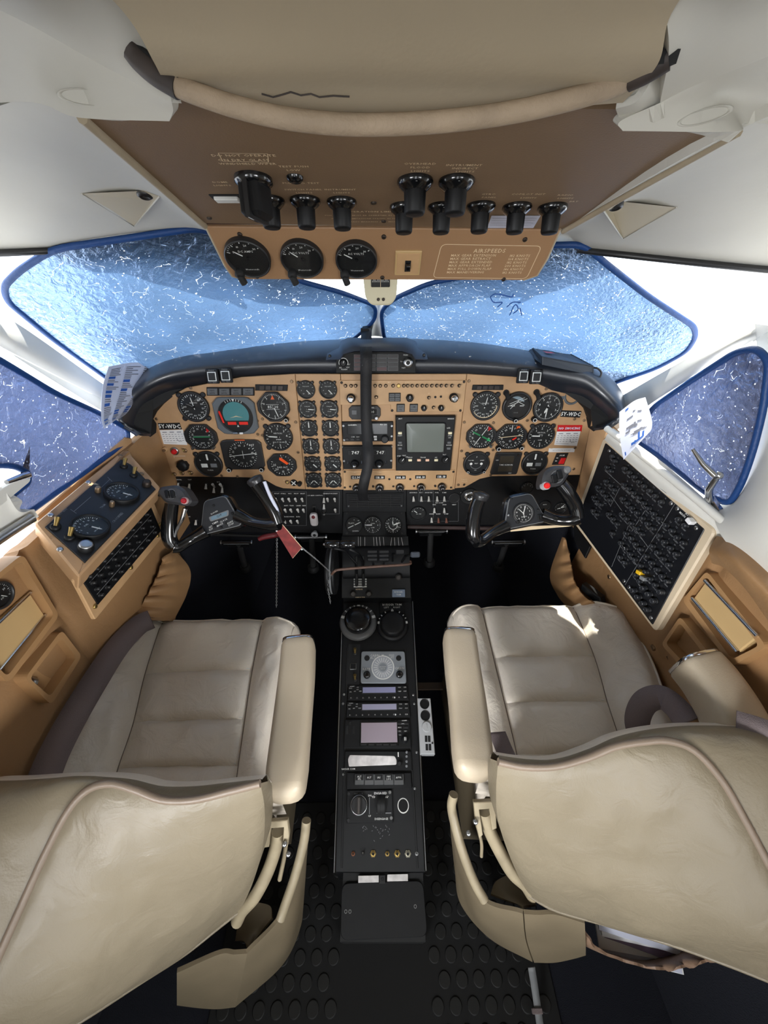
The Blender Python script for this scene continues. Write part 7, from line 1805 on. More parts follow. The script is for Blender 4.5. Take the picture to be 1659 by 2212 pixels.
first = None; lb = MB(); rng = random.Random(3)
amps = ['5', '10', '15', '2', '7.5', '3', '20', '35', '50']
xv = (RB.Mi @ P(*c7(1205, 740), 1) - RB.Mi @ P(*c7(455, 90), 1))
for st in cbs.split():
    x, y = map(float, st.split(',')); a = RB.hit(*c7(x, y), .006); big = 1.25 if x > 640 and y > 1170 else 1.0
    M_ = Matrix.Translation((a[0], a[1], .006)) @ Matrix.Scale(big, 4)
    if first is None: first = cbm.build('circuit_breaker', t); first.matrix_local = M_
    else: copy_part(first, t, M_)
    if not (x > 640 and y > 1170):
        lb.text(rng.choice(('FUEL', 'PITOT', 'GEAR', 'LIGHT', 'PUMP', 'RADIO', 'TURN', 'ANNUN', 'BLEED', 'FLAP')), a[0], a[1] - .0105, .0042, .0064, GRYP); lb.text(rng.choice(amps), a[0], a[1] + .0092, .0040, .0064, GRYP)
for (u, v), st in ((c7(700, 300), 'DIMMING'), (c7(1085, 655), 'AVIONICS'), (c7(1020, 628), 'MAIN')):
    a = RB.hit(u, v, .006); lb.text(st, a[0], a[1], .0062, .0064, WHT)
lb.build('lettering', t, kind='stuff')
b = MB()
for a_, c_ in (((440, 300), (760, 590)), ((550, 430), (480, 570)), ((480, 480), (760, 870)), ((965, 545), (590, 1155)), ((740, 600), (640, 755)), ((760, 590), (880, 700)), ((615, 715), (490, 1020)), ((560, 850), (680, 1010)), ((360, 550), (450, 545)), ((690, 300), (900, 470))):
    a = RB.hit(*c7(*a_), .006); c = RB.hit(*c7(*c_), .006); b.line(a[0], a[1], c[0], c[1], .0009, .0063, GRYP)
b.build('divider_line', t, kind='stuff')
for x, y in ((472, 152), (933, 545), (980, 585), (1120, 730), (583, 1125), (620, 1172), (785, 1400)):
    b = MB(); a = RB.hit(*c7(x, y), .006); b.T = Matrix.Translation((a[0], a[1], .006)); b.lathe([(.0042, 0), (.004, .0015), (.0025, .002)], ALU, 12); b.build('screw', t)
for x, y, m, nm in ((697, 1062, YEL, 'yellow_tag'), (1073, 678, PAPER, 'white_tag'), (725, 1106, GRYP, 'grey_tag')):
    b = MB(); a = RB.hit(*c7(x, y), .014); b.T = Matrix.Translation((a[0], a[1], .0062)) @ Matrix.Rotation(rad(-8 if nm == 'white_tag' else 20), 4, 'Z'); b.box(-.0062, -.0042, 0, .0062, .0042, .012, m, .001); b.build(nm, t)
# dark corner plate and loose fasteners on the right kick panel
fr = Frame(P(1258, 1165, 1.09), RB.x, RB.y)
t = thing('corner_plate', 'worn black corner plate below the right breaker board front edge', 'plate', fr.M)
b = MB(); b.prism([fr.hit(*q) for q in ((1240, 1132), (1277, 1180), (1265, 1206), (1243, 1170))], -.003, .003, BLK, .001); b.build('plate', t)


# ================================================================== WALL FITTINGS
def wallframe(sg, Y, z):
    x = wx(Y, z)
    return Frame((sg * (x - .006), Y, z), (0, -sg if sg > 0 else 1, 0), (-sg * .0, 0, 1))


def depthfit(px, t0):
    """frame of the wall part whose four corners are seen at px with depths t0"""
    q = [P(u, v, a) for (u, v), a in zip(px, t0)]
    return Frame(sum(q, Vector()) / 4, (q[1] - q[0]) + (q[2] - q[3]), (q[0] + q[1]) - (q[2] + q[3])), q


# left: recess with gauge and tan lid
def wall_t(u, v, sg, lift=.0):
    """depth where the ray meets the side lining"""
    lo, hi = .3, 1.6
    for _ in range(40):
        m = (lo + hi) / 2; p = P(u, v, m)
        if sg * p.x > wx(p.y, p.z) - .012 - lift: hi = m
        else: lo = m
    return lo


def wallpoly(px, sg, lift=0.010):
    q = [P(u, v, wall_t(u, v, sg, lift)) for u, v in px]
    n = len(q); c = sum(q, Vector()) / n
    yv = Vector((0, 0, 1)); fr = Frame(c, Vector((0, -sg, -.0)) + Vector((sg * .055 * -sg * 0, 0, 0)), yv)
    return fr, [tuple((fr.Mi @ a)[:2]) for a in q]


def pocket(name, label, cat, outer, inner, sg, m, depth=.02, rim=.010):
    fr, po = wallpoly(outer, sg); o = thing(name, label, cat, fr.M)
    pi_ = [tuple((fr.Mi @ P(u, v, wall_t(u, v, sg, .010)))[:2]) for u, v in inner]
    A = rpoly(po, .012, 5); B = rpoly(pi_, .009, 5); n = len(A)
    b = MB(); sgn = sum(A[i][0] * A[(i + 1) % n][1] - A[(i + 1) % n][0] * A[i][1] for i in range(n))
    if sgn < 0: A = A[::-1]; B = B[::-1]
    rings = [[(x, y, -.004) for x, y in A], [(x, y, rim * .7) for x, y in A], [(x * .98 + B[i][0] * .02, y * .98 + B[i][1] * .02, rim) for i, (x, y) in enumerate(A)], [(x, y, rim) for x, y in B], [(x, y, rim - depth + .012) for x, y in B]]
    f_ = [(k * n + i, k * n + (i + 1) % n, (k + 1) * n + (i + 1) % n, (k + 1) * n + i) for k in range(4) for i in range(n)]
    b.add([q for r in rings for q in r], f_, m, False); b.build('rim', o)
    b = MB(); b.poly(B, rim - depth + .0125, m); b.build('back', o)
    return o, fr, rim - depth + .0125


o, fr, zb = pocket('door_pocket', 'tan moulded latch pocket low on the left lining', 'pocket', [(20, 1466), (110, 1360), (155, 1418), (80, 1524)], [(32, 1466), (108, 1378), (142, 1420), (78, 1505)], -1, CAMELP, .033, .023)
a = fr.hit(73, 1474, .006); b = MB(); b.T = Matrix.Translation((a[0], a[1], zb)); b.lathe([(.009, 0), (.007, .006), (.003, .009)], ALU, 14); b.build('latch_knob', o)
a = fr.hit(107, 1406, .004); b = MB(); b.T = Matrix.Translation((a[0], a[1], zb)); b.lathe([(.003, 0), (.002, .0005)], BLKM, 8); b.build('screw_hole', o)
o, fr, zb = pocket('side_recess', 'tan recess with a pale flap and dark gauge at the left edge', 'recess', [(-160, 1330), (24, 1196), (104, 1330), (-20, 1478)], [(-150, 1336), (20, 1212), (92, 1328), (-22, 1462)], -1, CAMELP, .034, .024)
q = [fr.hit(u, v, .006) for u, v in ((-40, 1374), (60, 1280), (92, 1328), (-14, 1455))]
b = MB(); b.prism(q, .000, .010, PLATEY, .002); b.build('flap', o)
for i, k in ((0, 1), (2, 3)):
    b = MB(); b.tube([Vector((*q[i], .011)), Vector((*q[k], .011))], .0028, CHR, 8); b.build('flap_edge', o)
WG = Frame(fr.o + fr.z * .004, fr.x, fr.y)
gauge(WG, -6, 1286, 31, 'dark round pressure gauge set in the left wall recess', ticks=(8, 24), sweep=(225, -45), nums=[('10', 170, .6), ('20', 90, .6), ('30', 10, .6)], needles=((-60, .7, .06, WHT, .1),), fpx=26, h=.008, words=(('PSI', 0, -.4, .2),))
# right
o, fr, zb = pocket('side_recess', 'tan recess with a chrome edged sliding plate on the right lining', 'recess', [(1490, 1296), (1545, 1232), (1690, 1396), (1610, 1440)], [(1504, 1294), (1545, 1245), (1672, 1394), (1610, 1424)], 1, CAMELP, .030, .020)
q = [fr.hit(u, v, .006) for u, v in ((1512, 1292), (1540, 1254), (1656, 1374), (1612, 1408))]
b = MB(); b.prism(q, .0, .019, PLATEY, .002); b.build('sliding_plate', o)
for i, k in ((1, 2), (3, 0)):
    b = MB(); b.tube([Vector((*q[i], .021)), Vector((*q[k], .021))], .0036, CHR, 8); b.build('chrome_edge', o)
o, fr, zb = pocket('door_pocket', 'tan moulded pocket behind the right outboard armrest', 'pocket', [(1452, 1392), (1494, 1330), (1566, 1412), (1530, 1470)], [(1463, 1390), (1494, 1345), (1552, 1412), (1526, 1450)], 1, CAMELP, .036, .026)
# padded leather rolls
t = thing('padded_bolster', 'fat padded tan leather bolster behind the right breaker board', 'padding', Matrix.Translation(P(1600, 1240, .64)))
Mi = t.matrix_world.inverted()
g = patch([[P(1548, 1158, .68), P(1600, 1180, .622), P(1690, 1262, .57), P(1800, 1400, .52)], [P(1532, 1188, .675), P(1585, 1215, .605), P(1665, 1298, .558), P(1760, 1440, .51)], [P(1536, 1216, .69), P(1572, 1236, .645), P(1650, 1326, .595), P(1740, 1460, .545)]], 10, 8)
g = [[Mi @ (p + Vector((.004 * noise.noise(p * 18), 0, .003 * noise.noise(p * 23)))) for p in r] for r in g]
b = MB(); b.solid(g, .025, CAMEL, flip=True); b.build('cover', t)


def gather(name, label, A, B, m, nf, amp):
    a_ = resample(pts(A), 60); b_ = resample(pts(B), 60); o = thing(name, label, 'pocket', Matrix.Translation(a_[30])); mi = o.matrix_world.inverted(); g = []
    for k in range(60):
        s = k / 59; row = []
        for j in range(12):
            q = j / 11; p = a_[k].lerp(b_[k], q); f = (1 - q) ** 1.3
            tow = (CAMP - p).normalized()
            p = p + tow * (amp * f * math.sin(s * nf * 2 * PI + 1.5 * noise.noise(Vector((s * 5, q, 0)))) + .014 * math.sin(PI * q) + .004 * noise.noise(p * 40))
            row.append(mi @ p)
        g.append(row)
    b = MB(); b.solid(g, .004, m); b.build('gathered_leather', o); return o, mi


gather('map_pocket', 'gathered brown leather map pocket at the front of the left lining', [(352, 1208, 1.02), (337, 1248, 1.0), (314, 1292, .98), (284, 1338, .955)], [(374, 1188, 1.08), (408, 1232, 1.11), (402, 1280, 1.09), (372, 1342, 1.04)], CAMEL, 6, .008)
o, mi = gather('map_pocket', 'ruffled sunlit tan map pocket in front of the right seat', [(1222, 1162, 1.13), (1232, 1212, 1.09), (1240, 1256, 1.05), (1262, 1288, 1.02), (1296, 1310, .99)], [(1214, 1160, 1.15), (1188, 1240, 1.19), (1203, 1284, 1.15), (1226, 1312, 1.10), (1250, 1330, 1.07)], CAMEL, 6, .012)
b = MB(); q = Frame(P(1280, 1288, 1.02), P(1298, 1300, 1.0) - P(1258, 1270, 1.04), (0, .2, 1)); t = thing('black_case', 'small black case tucked behind the right ruffled pocket', 'case', q.M); b.prism([q.hit(*a) for a in ((1256, 1262), (1296, 1292), (1298, 1306), (1284, 1304), (1252, 1272))], -.02, .0, BLK, .003); b.build('body', t)
for u, v, sg, nm in ((1318, 1245, 1, 'in the middle of the right kick panel'), (1413, 1398, 1, 'at the lower corner of the right kick panel')):
    fr, _ = wallpoly([(u, v), (u + 3, v), (u, v + 3)], sg); t = thing('fastener', 'large brass fastener %s' % nm, 'fastener', fr.M); b = MB(); b.lathe([(.0075, -.004), (.0072, .004), (.005, .006)], SCRW, 16); b.line(-.005, 0, .005, 0, .0012, .0062, BLKM); b.build('head', t)


# ---- checklist papers behind the glareshield ends
def sheet(name, label, rows, m, marks, seed):
    g = patch([pts(r) for r in rows], 8, 8); o = thing(name, label, 'paper', Matrix.Translation(g[len(g) // 2][len(g[0]) // 2])); mi = o.matrix_world.inverted()
    g = [[mi @ p for p in r] for r in g]; b = MB(); b.solid(g, .0008, m, flip=True); b.build('sheet', o)
    N = gnormals(g); n, mm = len(g), len(g[0]); b = MB(); tow = mi @ CAMP

    def at(a, c):
        i = min(n - 2, int(a * (n - 1))); j = min(mm - 2, int(c * (mm - 1))); fi = a * (n - 1) - i; fj = c * (mm - 1) - j
        p = g[i][j] * (1 - fi) * (1 - fj) + g[i + 1][j] * fi * (1 - fj) + g[i][j + 1] * (1 - fi) * fj + g[i + 1][j + 1] * fi * fj
        nn = N[i][j]; nn = nn if nn.dot(tow - p) > 0 else -nn
        return p + nn * .0012
    for a0, c0_, a1, c1_, mk in marks:
        K = 4; v = []
        for k in range(K + 1):
            cc = c0_ + (c1_ - c0_) * k / K; v += [at(a0, cc), at(a1, cc)]
        b.add(v, [(2 * k, 2 * k + 1, 2 * k + 3, 2 * k + 2) for k in range(K)], mk)
    b.build('print', o, kind='stuff'); return o


rng = random.Random(11); mk = []
for col in range(3):
    a = .05
    while a < .93:
        if rng.random() < .16: mk.append((a, .06 + col * .31, a + .035, .06 + col * .31 + .13, INKB)); a += .05
        else: mk.append((a, .06 + col * .31, a + .010, .06 + col * .31 + .12 + .13 * rng.random(), INKG)); a += .024
sheet('checklist_sheet', 'printed checklist sheet with blue headings behind the left glareshield end', [[(235, 792, .835), (290, 783, .92), (360, 786, 1.02)], [(222, 838, .82), (275, 838, .90), (330, 836, .99)], [(219, 900, .81), (255, 888, .86), (290, 880, .95)], [(225, 926, .805), (246, 910, .84), (268, 898, .91)]], PAPERB, mk, 1)
mk = []
for k in range(16): mk.append((.08 + rng.random() * .5, .15 + rng.random() * .6, 0, 0, INKG)); a0, c0_ = mk[-1][:2]; mk[-1] = (a0, c0_, a0 + .012 + .03 * rng.random(), c0_ + .05 + .16 * rng.random(), INKG)
mk += [(.56, .52, .80, .58, INKB), (.60, .66, .80, .73, INKB), (.70, .40, .83, .44, INKB), (.72, .30, .80, .66, INKB), (.86, .08, .96, .12, INKB), (.05, .2, .08, .3, INKB)]
sheet('checklist_card', 'laminated instruction card with blue bars at the right glareshield end', [[(1338, 890, .845), (1370, 866, .825), (1394, 858, .81)], [(1338, 930, .835), (1375, 905, .81), (1407, 902, .79)], [(1342, 965, .83), (1378, 945, .80), (1408, 922, .785)], [(1347, 993, .825), (1376, 962, .80), (1404, 932, .785)]], PAPERB, mk, 2)


# ================================================================== SEATS
def wrinkle(p, sc, amp, st=(1, 1, 1)):
    q = Vector((p.x * st[0], p.y * st[1], p.z * st[2])) * sc
    return amp * (noise.noise(q) + .5 * noise.noise(q * 2.3 + Vector((4, 1, 7))))


def seat(label, sd, cush, rowsplit, back, arm, out_arm=None):
    root = thing('pilot_seat', label, 'seat', Matrix.Translation(P(*back['hinge'])))
    mi = root.matrix_world.inverted(); L = lambda g: [[mi @ p for p in r] for r in g]
    # ---- cushion: outboard bolster, pleated insert, inboard bolster
    K = 12
    g = patch([pts(r) for r in cush], K, K); nr, nc = len(g), len(g[0]); N = gnormals(g)
    for i in range(nr):
        for j in range(nc):
            p = g[i][j]; n = N[i][j]; n = n if n.z > 0 else -n
            sj = j / K; seg = min(int(sj), 2); fr_ = sj - seg
            e = 1 - abs(2 * fr_ - 1) ** 3
            si = i / K; sg_ = min(int(si), len(cush) - 2); fi = si - sg_; ei = 1 - abs(2 * fi - 1) ** 4
            if seg == 1: h = .022 * e ** .5 * (.22 + .78 * ei ** .5)
            else: h = .026 * e ** .6
            if j == 0 or j == nc - 1: h -= .004
            if seg == 1: h += (wrinkle(p, 15, .0050, (1.7, .8, 1)) + .0022 * math.sin(p.x * 190 + 3 * noise.noise(p * 9)) * (1 - ei) ** .5 + .0045 * max(0, noise.noise(Vector((p.x * 26 + p.y * 14, p.y * 7, 2)))) ) * e
            else: h += (wrinkle(p, 13, .0060, (1.4, 1.0, 1)) + .009 * max(0, noise.noise(Vector(((p.x * .8 - sd * p.y * .7) * 22, (p.y) * 5, 5))) - .05)) * e
            if i == 0: h -= .010
            if i == 1: h -= .003
            g[i][j] = p + n * h
    gl = L(g)
    names = ('side_bolster', 'centre_panel', 'side_bolster')
    for seg in range(3):
        cols = range(seg * K, seg * K + K + 1)
        spans = [(0, nr - 1)] if seg != 1 else [(k * K, (k + 1) * K) for k in range(len(cush) - 1)]
        for a, c in spans:
            sub = [[gl[i][j] for j in cols] for i in range(a, c + 1)]
            b = MB(); b.solid(sub, .02, CREAM, flip=True); b.build(names[seg], root)
    # skirt all round
    bd = [(i, 0) for i in range(nr - 1, -1, -1)] + [(0, j) for j in range(1, nc)] + [(i, nc - 1) for i in range(1, nr)]
    ctr = sum((g[nr // 2]), Vector()) / nc; sk = []
    for k, (i, j) in enumerate(bd):
        p = g[i][j]; o = (p - ctr); o.z = 0; o.normalize()
        sk.append([p, p + o * .010 + Vector((0, 0, -.012)), p + o * .014 + Vector((0, 0, -.04)), p + o * .006 + Vector((0, 0, -.10)), p - o * .02 + Vector((0, 0, -.13))])
    b = MB(); b.grid(L(sk), CREAM, True, flip=False); b.build('cushion_side', root)
    b = MB(); b.tube([mi @ (s_[0] + Vector((0, 0, .001))) for s_ in sk], .0028, CREAM, 7); b.build('cushion_piping', root)
    for j in (K, 2 * K):
        b = MB(); b.tube([gl[i][j] + Vector((0, 0, .0005)) for i in range(0, nr, 2)], .0012, PIPING, 6); b.build('seam', root)
    for i in range(K, nr - 1, K):
        b = MB()
        for j in range(K + 1, 2 * K):
            q0, q1 = gl[i][j], gl[i][j].lerp(gl[i][j + 1], .6); b.tube([q0 + Vector((0, .004, .002)), q1 + Vector((0, .004, .002))], .0008, WHT, 4)
        b.build('stitching', root, kind='stuff')
    # seat base under the cushion
    lo = min(p.z for r in g for p in r) - .13
    q = [g[1][2], g[1][nc - 3], g[nr - 1][nc - 3], g[nr - 1][2]]
    b = MB(); V = [mi @ Vector((p.x, p.y, lo + .02)) for p in q] + [mi @ Vector((p.x * .96, p.y, .02)) for p in q]
    b.add(V, [(0, 1, 2, 3), (0, 4, 5, 1), (1, 5, 6, 2), (2, 6, 7, 3), (3, 7, 4, 0), (4, 7, 6, 5)], PAN); b.build('base_frame', root)
    # ---- back rest: rear panel, piping, boxing
    pip = resample(pts(back['piping']), 60)          # inboard end -> outboard low end
    kk = back['split']; top = pts(back['piping'][:kk]); side = pts(back['piping'][kk - 1:] + [back['bottom'][-1]])
    inb = pts(back['inboard']); bot = pts(back['bottom'])
    gp = coons(top, bot, inb, side, 34, 30)
    N = gnormals(gp)
    for i in range(30):
        for j in range(34):
            p = gp[i][j]; n = N[i][j]; n = n if n.dot(CAMP - p) > 0 else -n
            a, c = i / 29, j / 33; e = (4 * a * (1 - a)) ** .5 * (4 * c * (1 - c)) ** .5
            diag = .004 * math.sin((a * 1.2 + c * 1.0) * 9 + 2 * noise.noise(Vector((a * 3, c * 3, sd)))) * e * (.3 + .7 * a)
            gp[i][j] = p + n * (.016 * e + diag * .9 + (wrinkle(p, 12, .004) + .006 * max(0, noise.noise(Vector((a * 4 + c * 9, c * 3 - a * 6, 3))))) * e)
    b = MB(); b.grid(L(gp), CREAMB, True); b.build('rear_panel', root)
    fe = resample(pts(back['front']), 60)
    gb = []
    for k in range(60):
        row = []; q0, q1 = pip[k], fe[k]
        dn = (q1 - q0); up = Vector((0, 0, 1)) - dn.normalized() * dn.normalized().z
        for j in range(9):
            t_ = j / 8; row.append(q0.lerp(q1, t_) + up * (.16 * dn.length * math.sin(PI * t_)) + Vector((0, 0, 1)) * wrinkle(q0.lerp(q1, t_), 20, .003) * math.sin(PI * t_))
        gb.append(row)
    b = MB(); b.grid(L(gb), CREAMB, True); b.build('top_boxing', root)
    # front face going down behind
    gf = []
    for k in range(60):
        q = fe[k]; dn = Vector((0, .02, -1)); Ld = max(.05, q.z - (.42 if k < 59 else .42))
        gf.append([q, q + Vector((0, .012, -.02)), q + dn * Ld * .5 + Vector((0, .012, 0)), q + dn * Ld])
    b = MB(); b.grid(L(gf), CREAM, True); b.build('front_face', root)
    # inboard edge closing strip and bottom closing strip
    ge = resample(inb, 20); gi = []
    for k, q in enumerate(ge):
        s_ = k / 19; f_ = fe[0] + Vector((0, .03 * s_, (q.z - fe[0].z) * s_ ** .9)); f_ = Vector((q.x * (1 - .25) + f_.x * .25, f_.y, min(q.z, f_.z) if k else f_.z)); gi.append([q, q.lerp(f_, .5) + Vector((.006 * -sd, 0, 0)), f_])
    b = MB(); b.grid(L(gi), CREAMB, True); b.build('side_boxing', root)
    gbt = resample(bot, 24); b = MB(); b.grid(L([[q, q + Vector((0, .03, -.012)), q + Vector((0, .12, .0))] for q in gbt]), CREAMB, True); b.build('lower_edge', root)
    b = MB(); b.tube([mi @ p for p in pip], .0052, PIPING, 10); b.build('piping', root)
    b = MB(); b.tube([mi @ p for p in gbt], .003, CREAMB, 7); b.build('lower_piping', root)

    # ---- arm rests
    def armrest(c, w, h, cap_th=.005, tail=None):
        pa = cr(pts(c), 8); K2 = len(pa); n = 20; vs = []; fs = []
        lat = None
        for i, p in enumerate(pa):
            d = (pa[min(i + 1, K2 - 1)] - pa[max(i - 1, 0)]).normalized(); sx = d.cross(Vector((0, 0, 1))).normalized(); uz = sx.cross(d)
            s_ = i / (K2 - 1); sc = 1.0 if 0.08 < s_ < .97 else (.94 + .06 * min(s_ / .08, 1) if s_ < .5 else .94)
            for k in range(n):
                a = 2 * PI * k / n; ca, sa = math.cos(a), math.sin(a); e = .5
                vs.append(mi @ (p + sx * (w / 2 * sc * math.copysign(abs(ca) ** e, ca)) + uz * (h / 2 * sc * math.copysign(abs(sa) ** e, sa))))
        for i in range(K2 - 1):
            for k in range(n):
                l = (k + 1) % n; fs.append((i * n + k, i * n + l, (i + 1) * n + l, (i + 1) * n + k))
        o_ = MB(); o_.add(vs, fs, ARM, True)
        # rounded tail
        q0 = vs[:n]; cc = sum(q0, Vector()) / n; dd = ((mi.to_3x3()) @ (pa[0] - pa[1])).normalized(); TL = .022 if tail is None else tail
        rr = [q0] + [[cc + (v - cc) * math.cos(f * PI / 2) ** .8 + dd * (TL * math.sin(f * PI / 2)) for v in q0] for f in (.2, .4, .6, .8, .93)]
        o_.add([v for r in rr for v in r] + [cc + dd * TL], [(k * n + i, (k + 1) * n + i, (k + 1) * n + (i + 1) % n, k * n + (i + 1) % n) for k in range(5) for i in range(n)] + [(5 * n + i, 6 * n, 5 * n + (i + 1) % n) for i in range(n)], ARM, True)
        ob = o_.build('armrest', root)
        # chrome tip
        e = MB(); d = (pa[-1] - pa[-2]).normalized(); q0 = vs[-n:]; cc = sum(q0, Vector()) / n
        r1 = [cc + (v - cc) * 1.03 for v in q0]; r2 = [v + d * cap_th for v in r1]; r3 = [cc + (v - cc) * .8 + d * (cap_th * 1.5) for v in q0]
        e.add(r1 + r2 + r3, [(k, (k + 1) % n, n + (k + 1) % n, n + k) for k in range(n)] + [(n + k, n + (k + 1) % n, 2 * n + (k + 1) % n, 2 * n + k) for k in range(n)] + [tuple(range(2 * n, 3 * n))], CHR, True); e.build('chrome_tip', ob)
        return ob
    armrest(*arm)
    if out_arm: armrest(*out_arm)
    # ---- hinge bracket, tubes and pan
    hb = back['bracket']
    for q in hb:
        b = MB(); fr = Frame(P(*q[0]), RT, UP); pl = [fr.hit(u, v) for u, v in q[1]]; b.prism(pl, -.004, .004, TUBEP, .001); fr2 = fr
        V = b.v; b.v = [mi @ (fr.M @ v) for v in V]; b.build('hinge_bracket', root)
    for q, r in back['tubes']:
        b = MB(); b.tube(cr([mi @ P(*a) for a in q], 8), r, TUBEP, 14); b.build('frame_tube', root)
    for q in back['pins']:
        b = MB(); c = mi @ P(*q); b.T = Matrix.Translation(c) @ (CAMP - P(*q)).to_track_quat('Z', 'Y').to_matrix().to_4x4(); b.lathe([(.0045, -.003), (.0045, .003), (.002, .004)], ALU, 12); b.build('hinge_pin', root)
    for nm, rows, m, th in back['pans']:
        gq = L(patch([pts(r) for r in rows], 8, 6)); b = MB(); b.solid(gq, th, m); b.build(nm, root)
    return root, mi


LEFT_BACK = dict(hinge=(540, 1950, .70),
    piping=[(562, 1692, .525), (500, 1708, .522), (420, 1727, .519), (350, 1727, .517), (290, 1705, .516), (238, 1692, .516), (190, 1706, .514), (148, 1752, .508), (100, 1842, .498), (55, 1940, .485), (0, 2062, .468), (-60, 2200, .455)], split=7,
    inboard=[(562, 1692, .525), (571, 1740, .545), (571, 1800, .575), (563, 1850, .61), (545, 1910, .65), (520, 1966, .68)],
    bottom=[(520, 1966, .68), (470, 2005, .664), (400, 2060, .635), (300, 2124, .592), (160, 2214, .535), (-60, 2340, .475)],
    front=[(566, 1684, .565), (500, 1690, .565), (420, 1698, .562), (350, 1698, .56), (290, 1684, .56), (235, 1679, .56), (150, 1679, .56), (50, 1685, .555), (-60, 1695, .545), (-180, 1760, .525), (-270, 1900, .50), (-330, 2080, .48)],
    bracket=[((597, 1800, .66), [(574, 1772), (622, 1768), (626, 1800), (622, 1826), (612, 1826), (614, 1784), (586, 1786), (582, 1826), (570, 1828)])],
    tubes=[([(600, 1796, .665), (596, 1830, .672), (578, 1884, .676), (552, 1934, .678), (524, 1966, .684), (512, 1990, .69)], .0108), ([(662, 1772, .72), (656, 1820, .72), (638, 1890, .715), (615, 1958, .71), (606, 1985, .706)], .0085), ([(620, 1800, .70), (614, 1850, .71), (604, 1900, .715)], .004)],
    pins=[(615, 1823, .652), (623, 1845, .67)],
    pans=[('seat_pan', [[(668, 1780, .725), (655, 1850, .72), (610, 1975, .712), (534, 2060, .668)], [(664, 1840, .78), (655, 1925, .785), (620, 2040, .77), (522, 2118, .725)], [(655, 1925, .84), (650, 2000, .85), (610, 2085, .83), (508, 2176, .765)]], PAN, .006),
          ('rear_apron', [[(534, 2060, .668), (505, 2062, .668), (473, 2062, .668), (382, 2102, .655)], [(522, 2118, .725), (490, 2120, .72), (450, 2125, .715), (382, 2140, .70)], [(508, 2176, .765), (470, 2180, .76), (430, 2178, .755), (382, 2172, .745)]], PAN, .006),
          ('inner_gusset', [[(534, 2050, .68), (528, 2036, .70), (512, 2032, .715)], [(545, 2040, .70), (552, 1998, .72), (520, 1990, .73)], [(590, 1985, .72), (585, 1960, .74), (555, 1950, .75)]], PAN, .004)])
seat('cream leather pilot seat on the left with its inner armrest', -1,
    [[(272, 1346, .975), (350, 1341, 1.035), (567, 1338, 1.045), (634, 1348, 1.03)],
     [(200, 1462, .855), (313, 1457, .93), (545, 1449, .945), (613, 1456, .935)],
     [(143, 1572, .775), (288, 1562, .845), (529, 1555, .865), (594, 1566, .855)],
     [(98, 1665, .725), (255, 1660, .785), (515, 1655, .80), (578, 1665, .79)],
     [(80, 1740, .69), (235, 1735, .745), (505, 1730, .76), (572, 1738, .75)]], None, LEFT_BACK,
    ([(618, 1700, .636), (632, 1560, .71), (642, 1460, .765), (646, 1392, .812)], .068, .066))

RIGHT_BACK = dict(hinge=(1125, 1920, .70),
    piping=[(1076, 1645, .545), (1130, 1656, .545), (1200, 1655, .543), (1270, 1636, .541), (1330, 1612, .539), (1390, 1602, .537), (1442, 1600, .534), (1500, 1622, .528), (1560, 1688, .518), (1612, 1778, .507), (1662, 1872, .495), (1740, 2020, .478)], split=7,
    inboard=[(1076, 1645, .545), (1072, 1700, .56), (1074, 1760, .585), (1090, 1820, .615), (1114, 1880, .65), (1142, 1934, .68)],
    bottom=[(1142, 1934, .68), (1200, 1966, .664), (1320, 2000, .632), (1480, 2050, .582), (1660, 2118, .530), (1800, 2180, .500)],
    front=[(1074, 1632, .59), (1130, 1640, .59), (1200, 1640, .588), (1270, 1618, .586), (1330, 1592, .585), (1400, 1576, .585), (1480, 1568, .582), (1570, 1568, .575), (1680, 1580, .562), (1800, 1640, .54), (1900, 1780, .515), (1980, 1960, .49)],
    bracket=[((1040, 1760, .66), [(1022, 1730), (1068, 1728), (1072, 1786), (1062, 1790), (1056, 1744), (1034, 1746), (1042, 1800), (1034, 1808), (1026, 1770)])],
    tubes=[([(1047, 1752, .665), (1056, 1790, .672), (1080, 1840, .676), (1106, 1884, .678), (1134, 1910, .684), (1150, 1935, .69)], .0108), ([(980, 1716, .72), (976, 1750, .725), (996, 1830, .715), (1022, 1900, .71), (1046, 1944, .706)], .0085), ([(1030, 1780, .70), (1040, 1820, .71), (1040, 1850, .715)], .003)],
    pins=[(1027, 1775, .652), (1012, 1800, .68)],
    pans=[('seat_pan', [[(974, 1722, .73), (988, 1800, .72), (1040, 1930, .712), (1130, 1964, .668)], [(980, 1800, .79), (996, 1880, .79), (1040, 1980, .775), (1136, 2020, .725)], [(988, 1880, .85), (1000, 1950, .85), (1060, 2020, .83), (1152, 2070, .765)]], PAN, .006),
          ('rear_apron', [[(1130, 1964, .668), (1160, 1966, .668), (1200, 1966, .668), (1262, 1984, .655)], [(1136, 2020, .725), (1180, 2022, .72), (1220, 2022, .715), (1264, 2030, .70)], [(1152, 2070, .765), (1195, 2070, .76), (1235, 2062, .755), (1262, 2054, .745)]], PAN, .006),
          ('inner_gusset', [[(1130, 1958, .68), (1140, 1955, .70), (1160, 1955, .715)], [(1110, 1950, .70), (1096, 1925, .72), (1130, 1915, .73)], [(1060, 1930, .72), (1070, 1905, .74), (1095, 1890, .75)]], PAN, .004)])
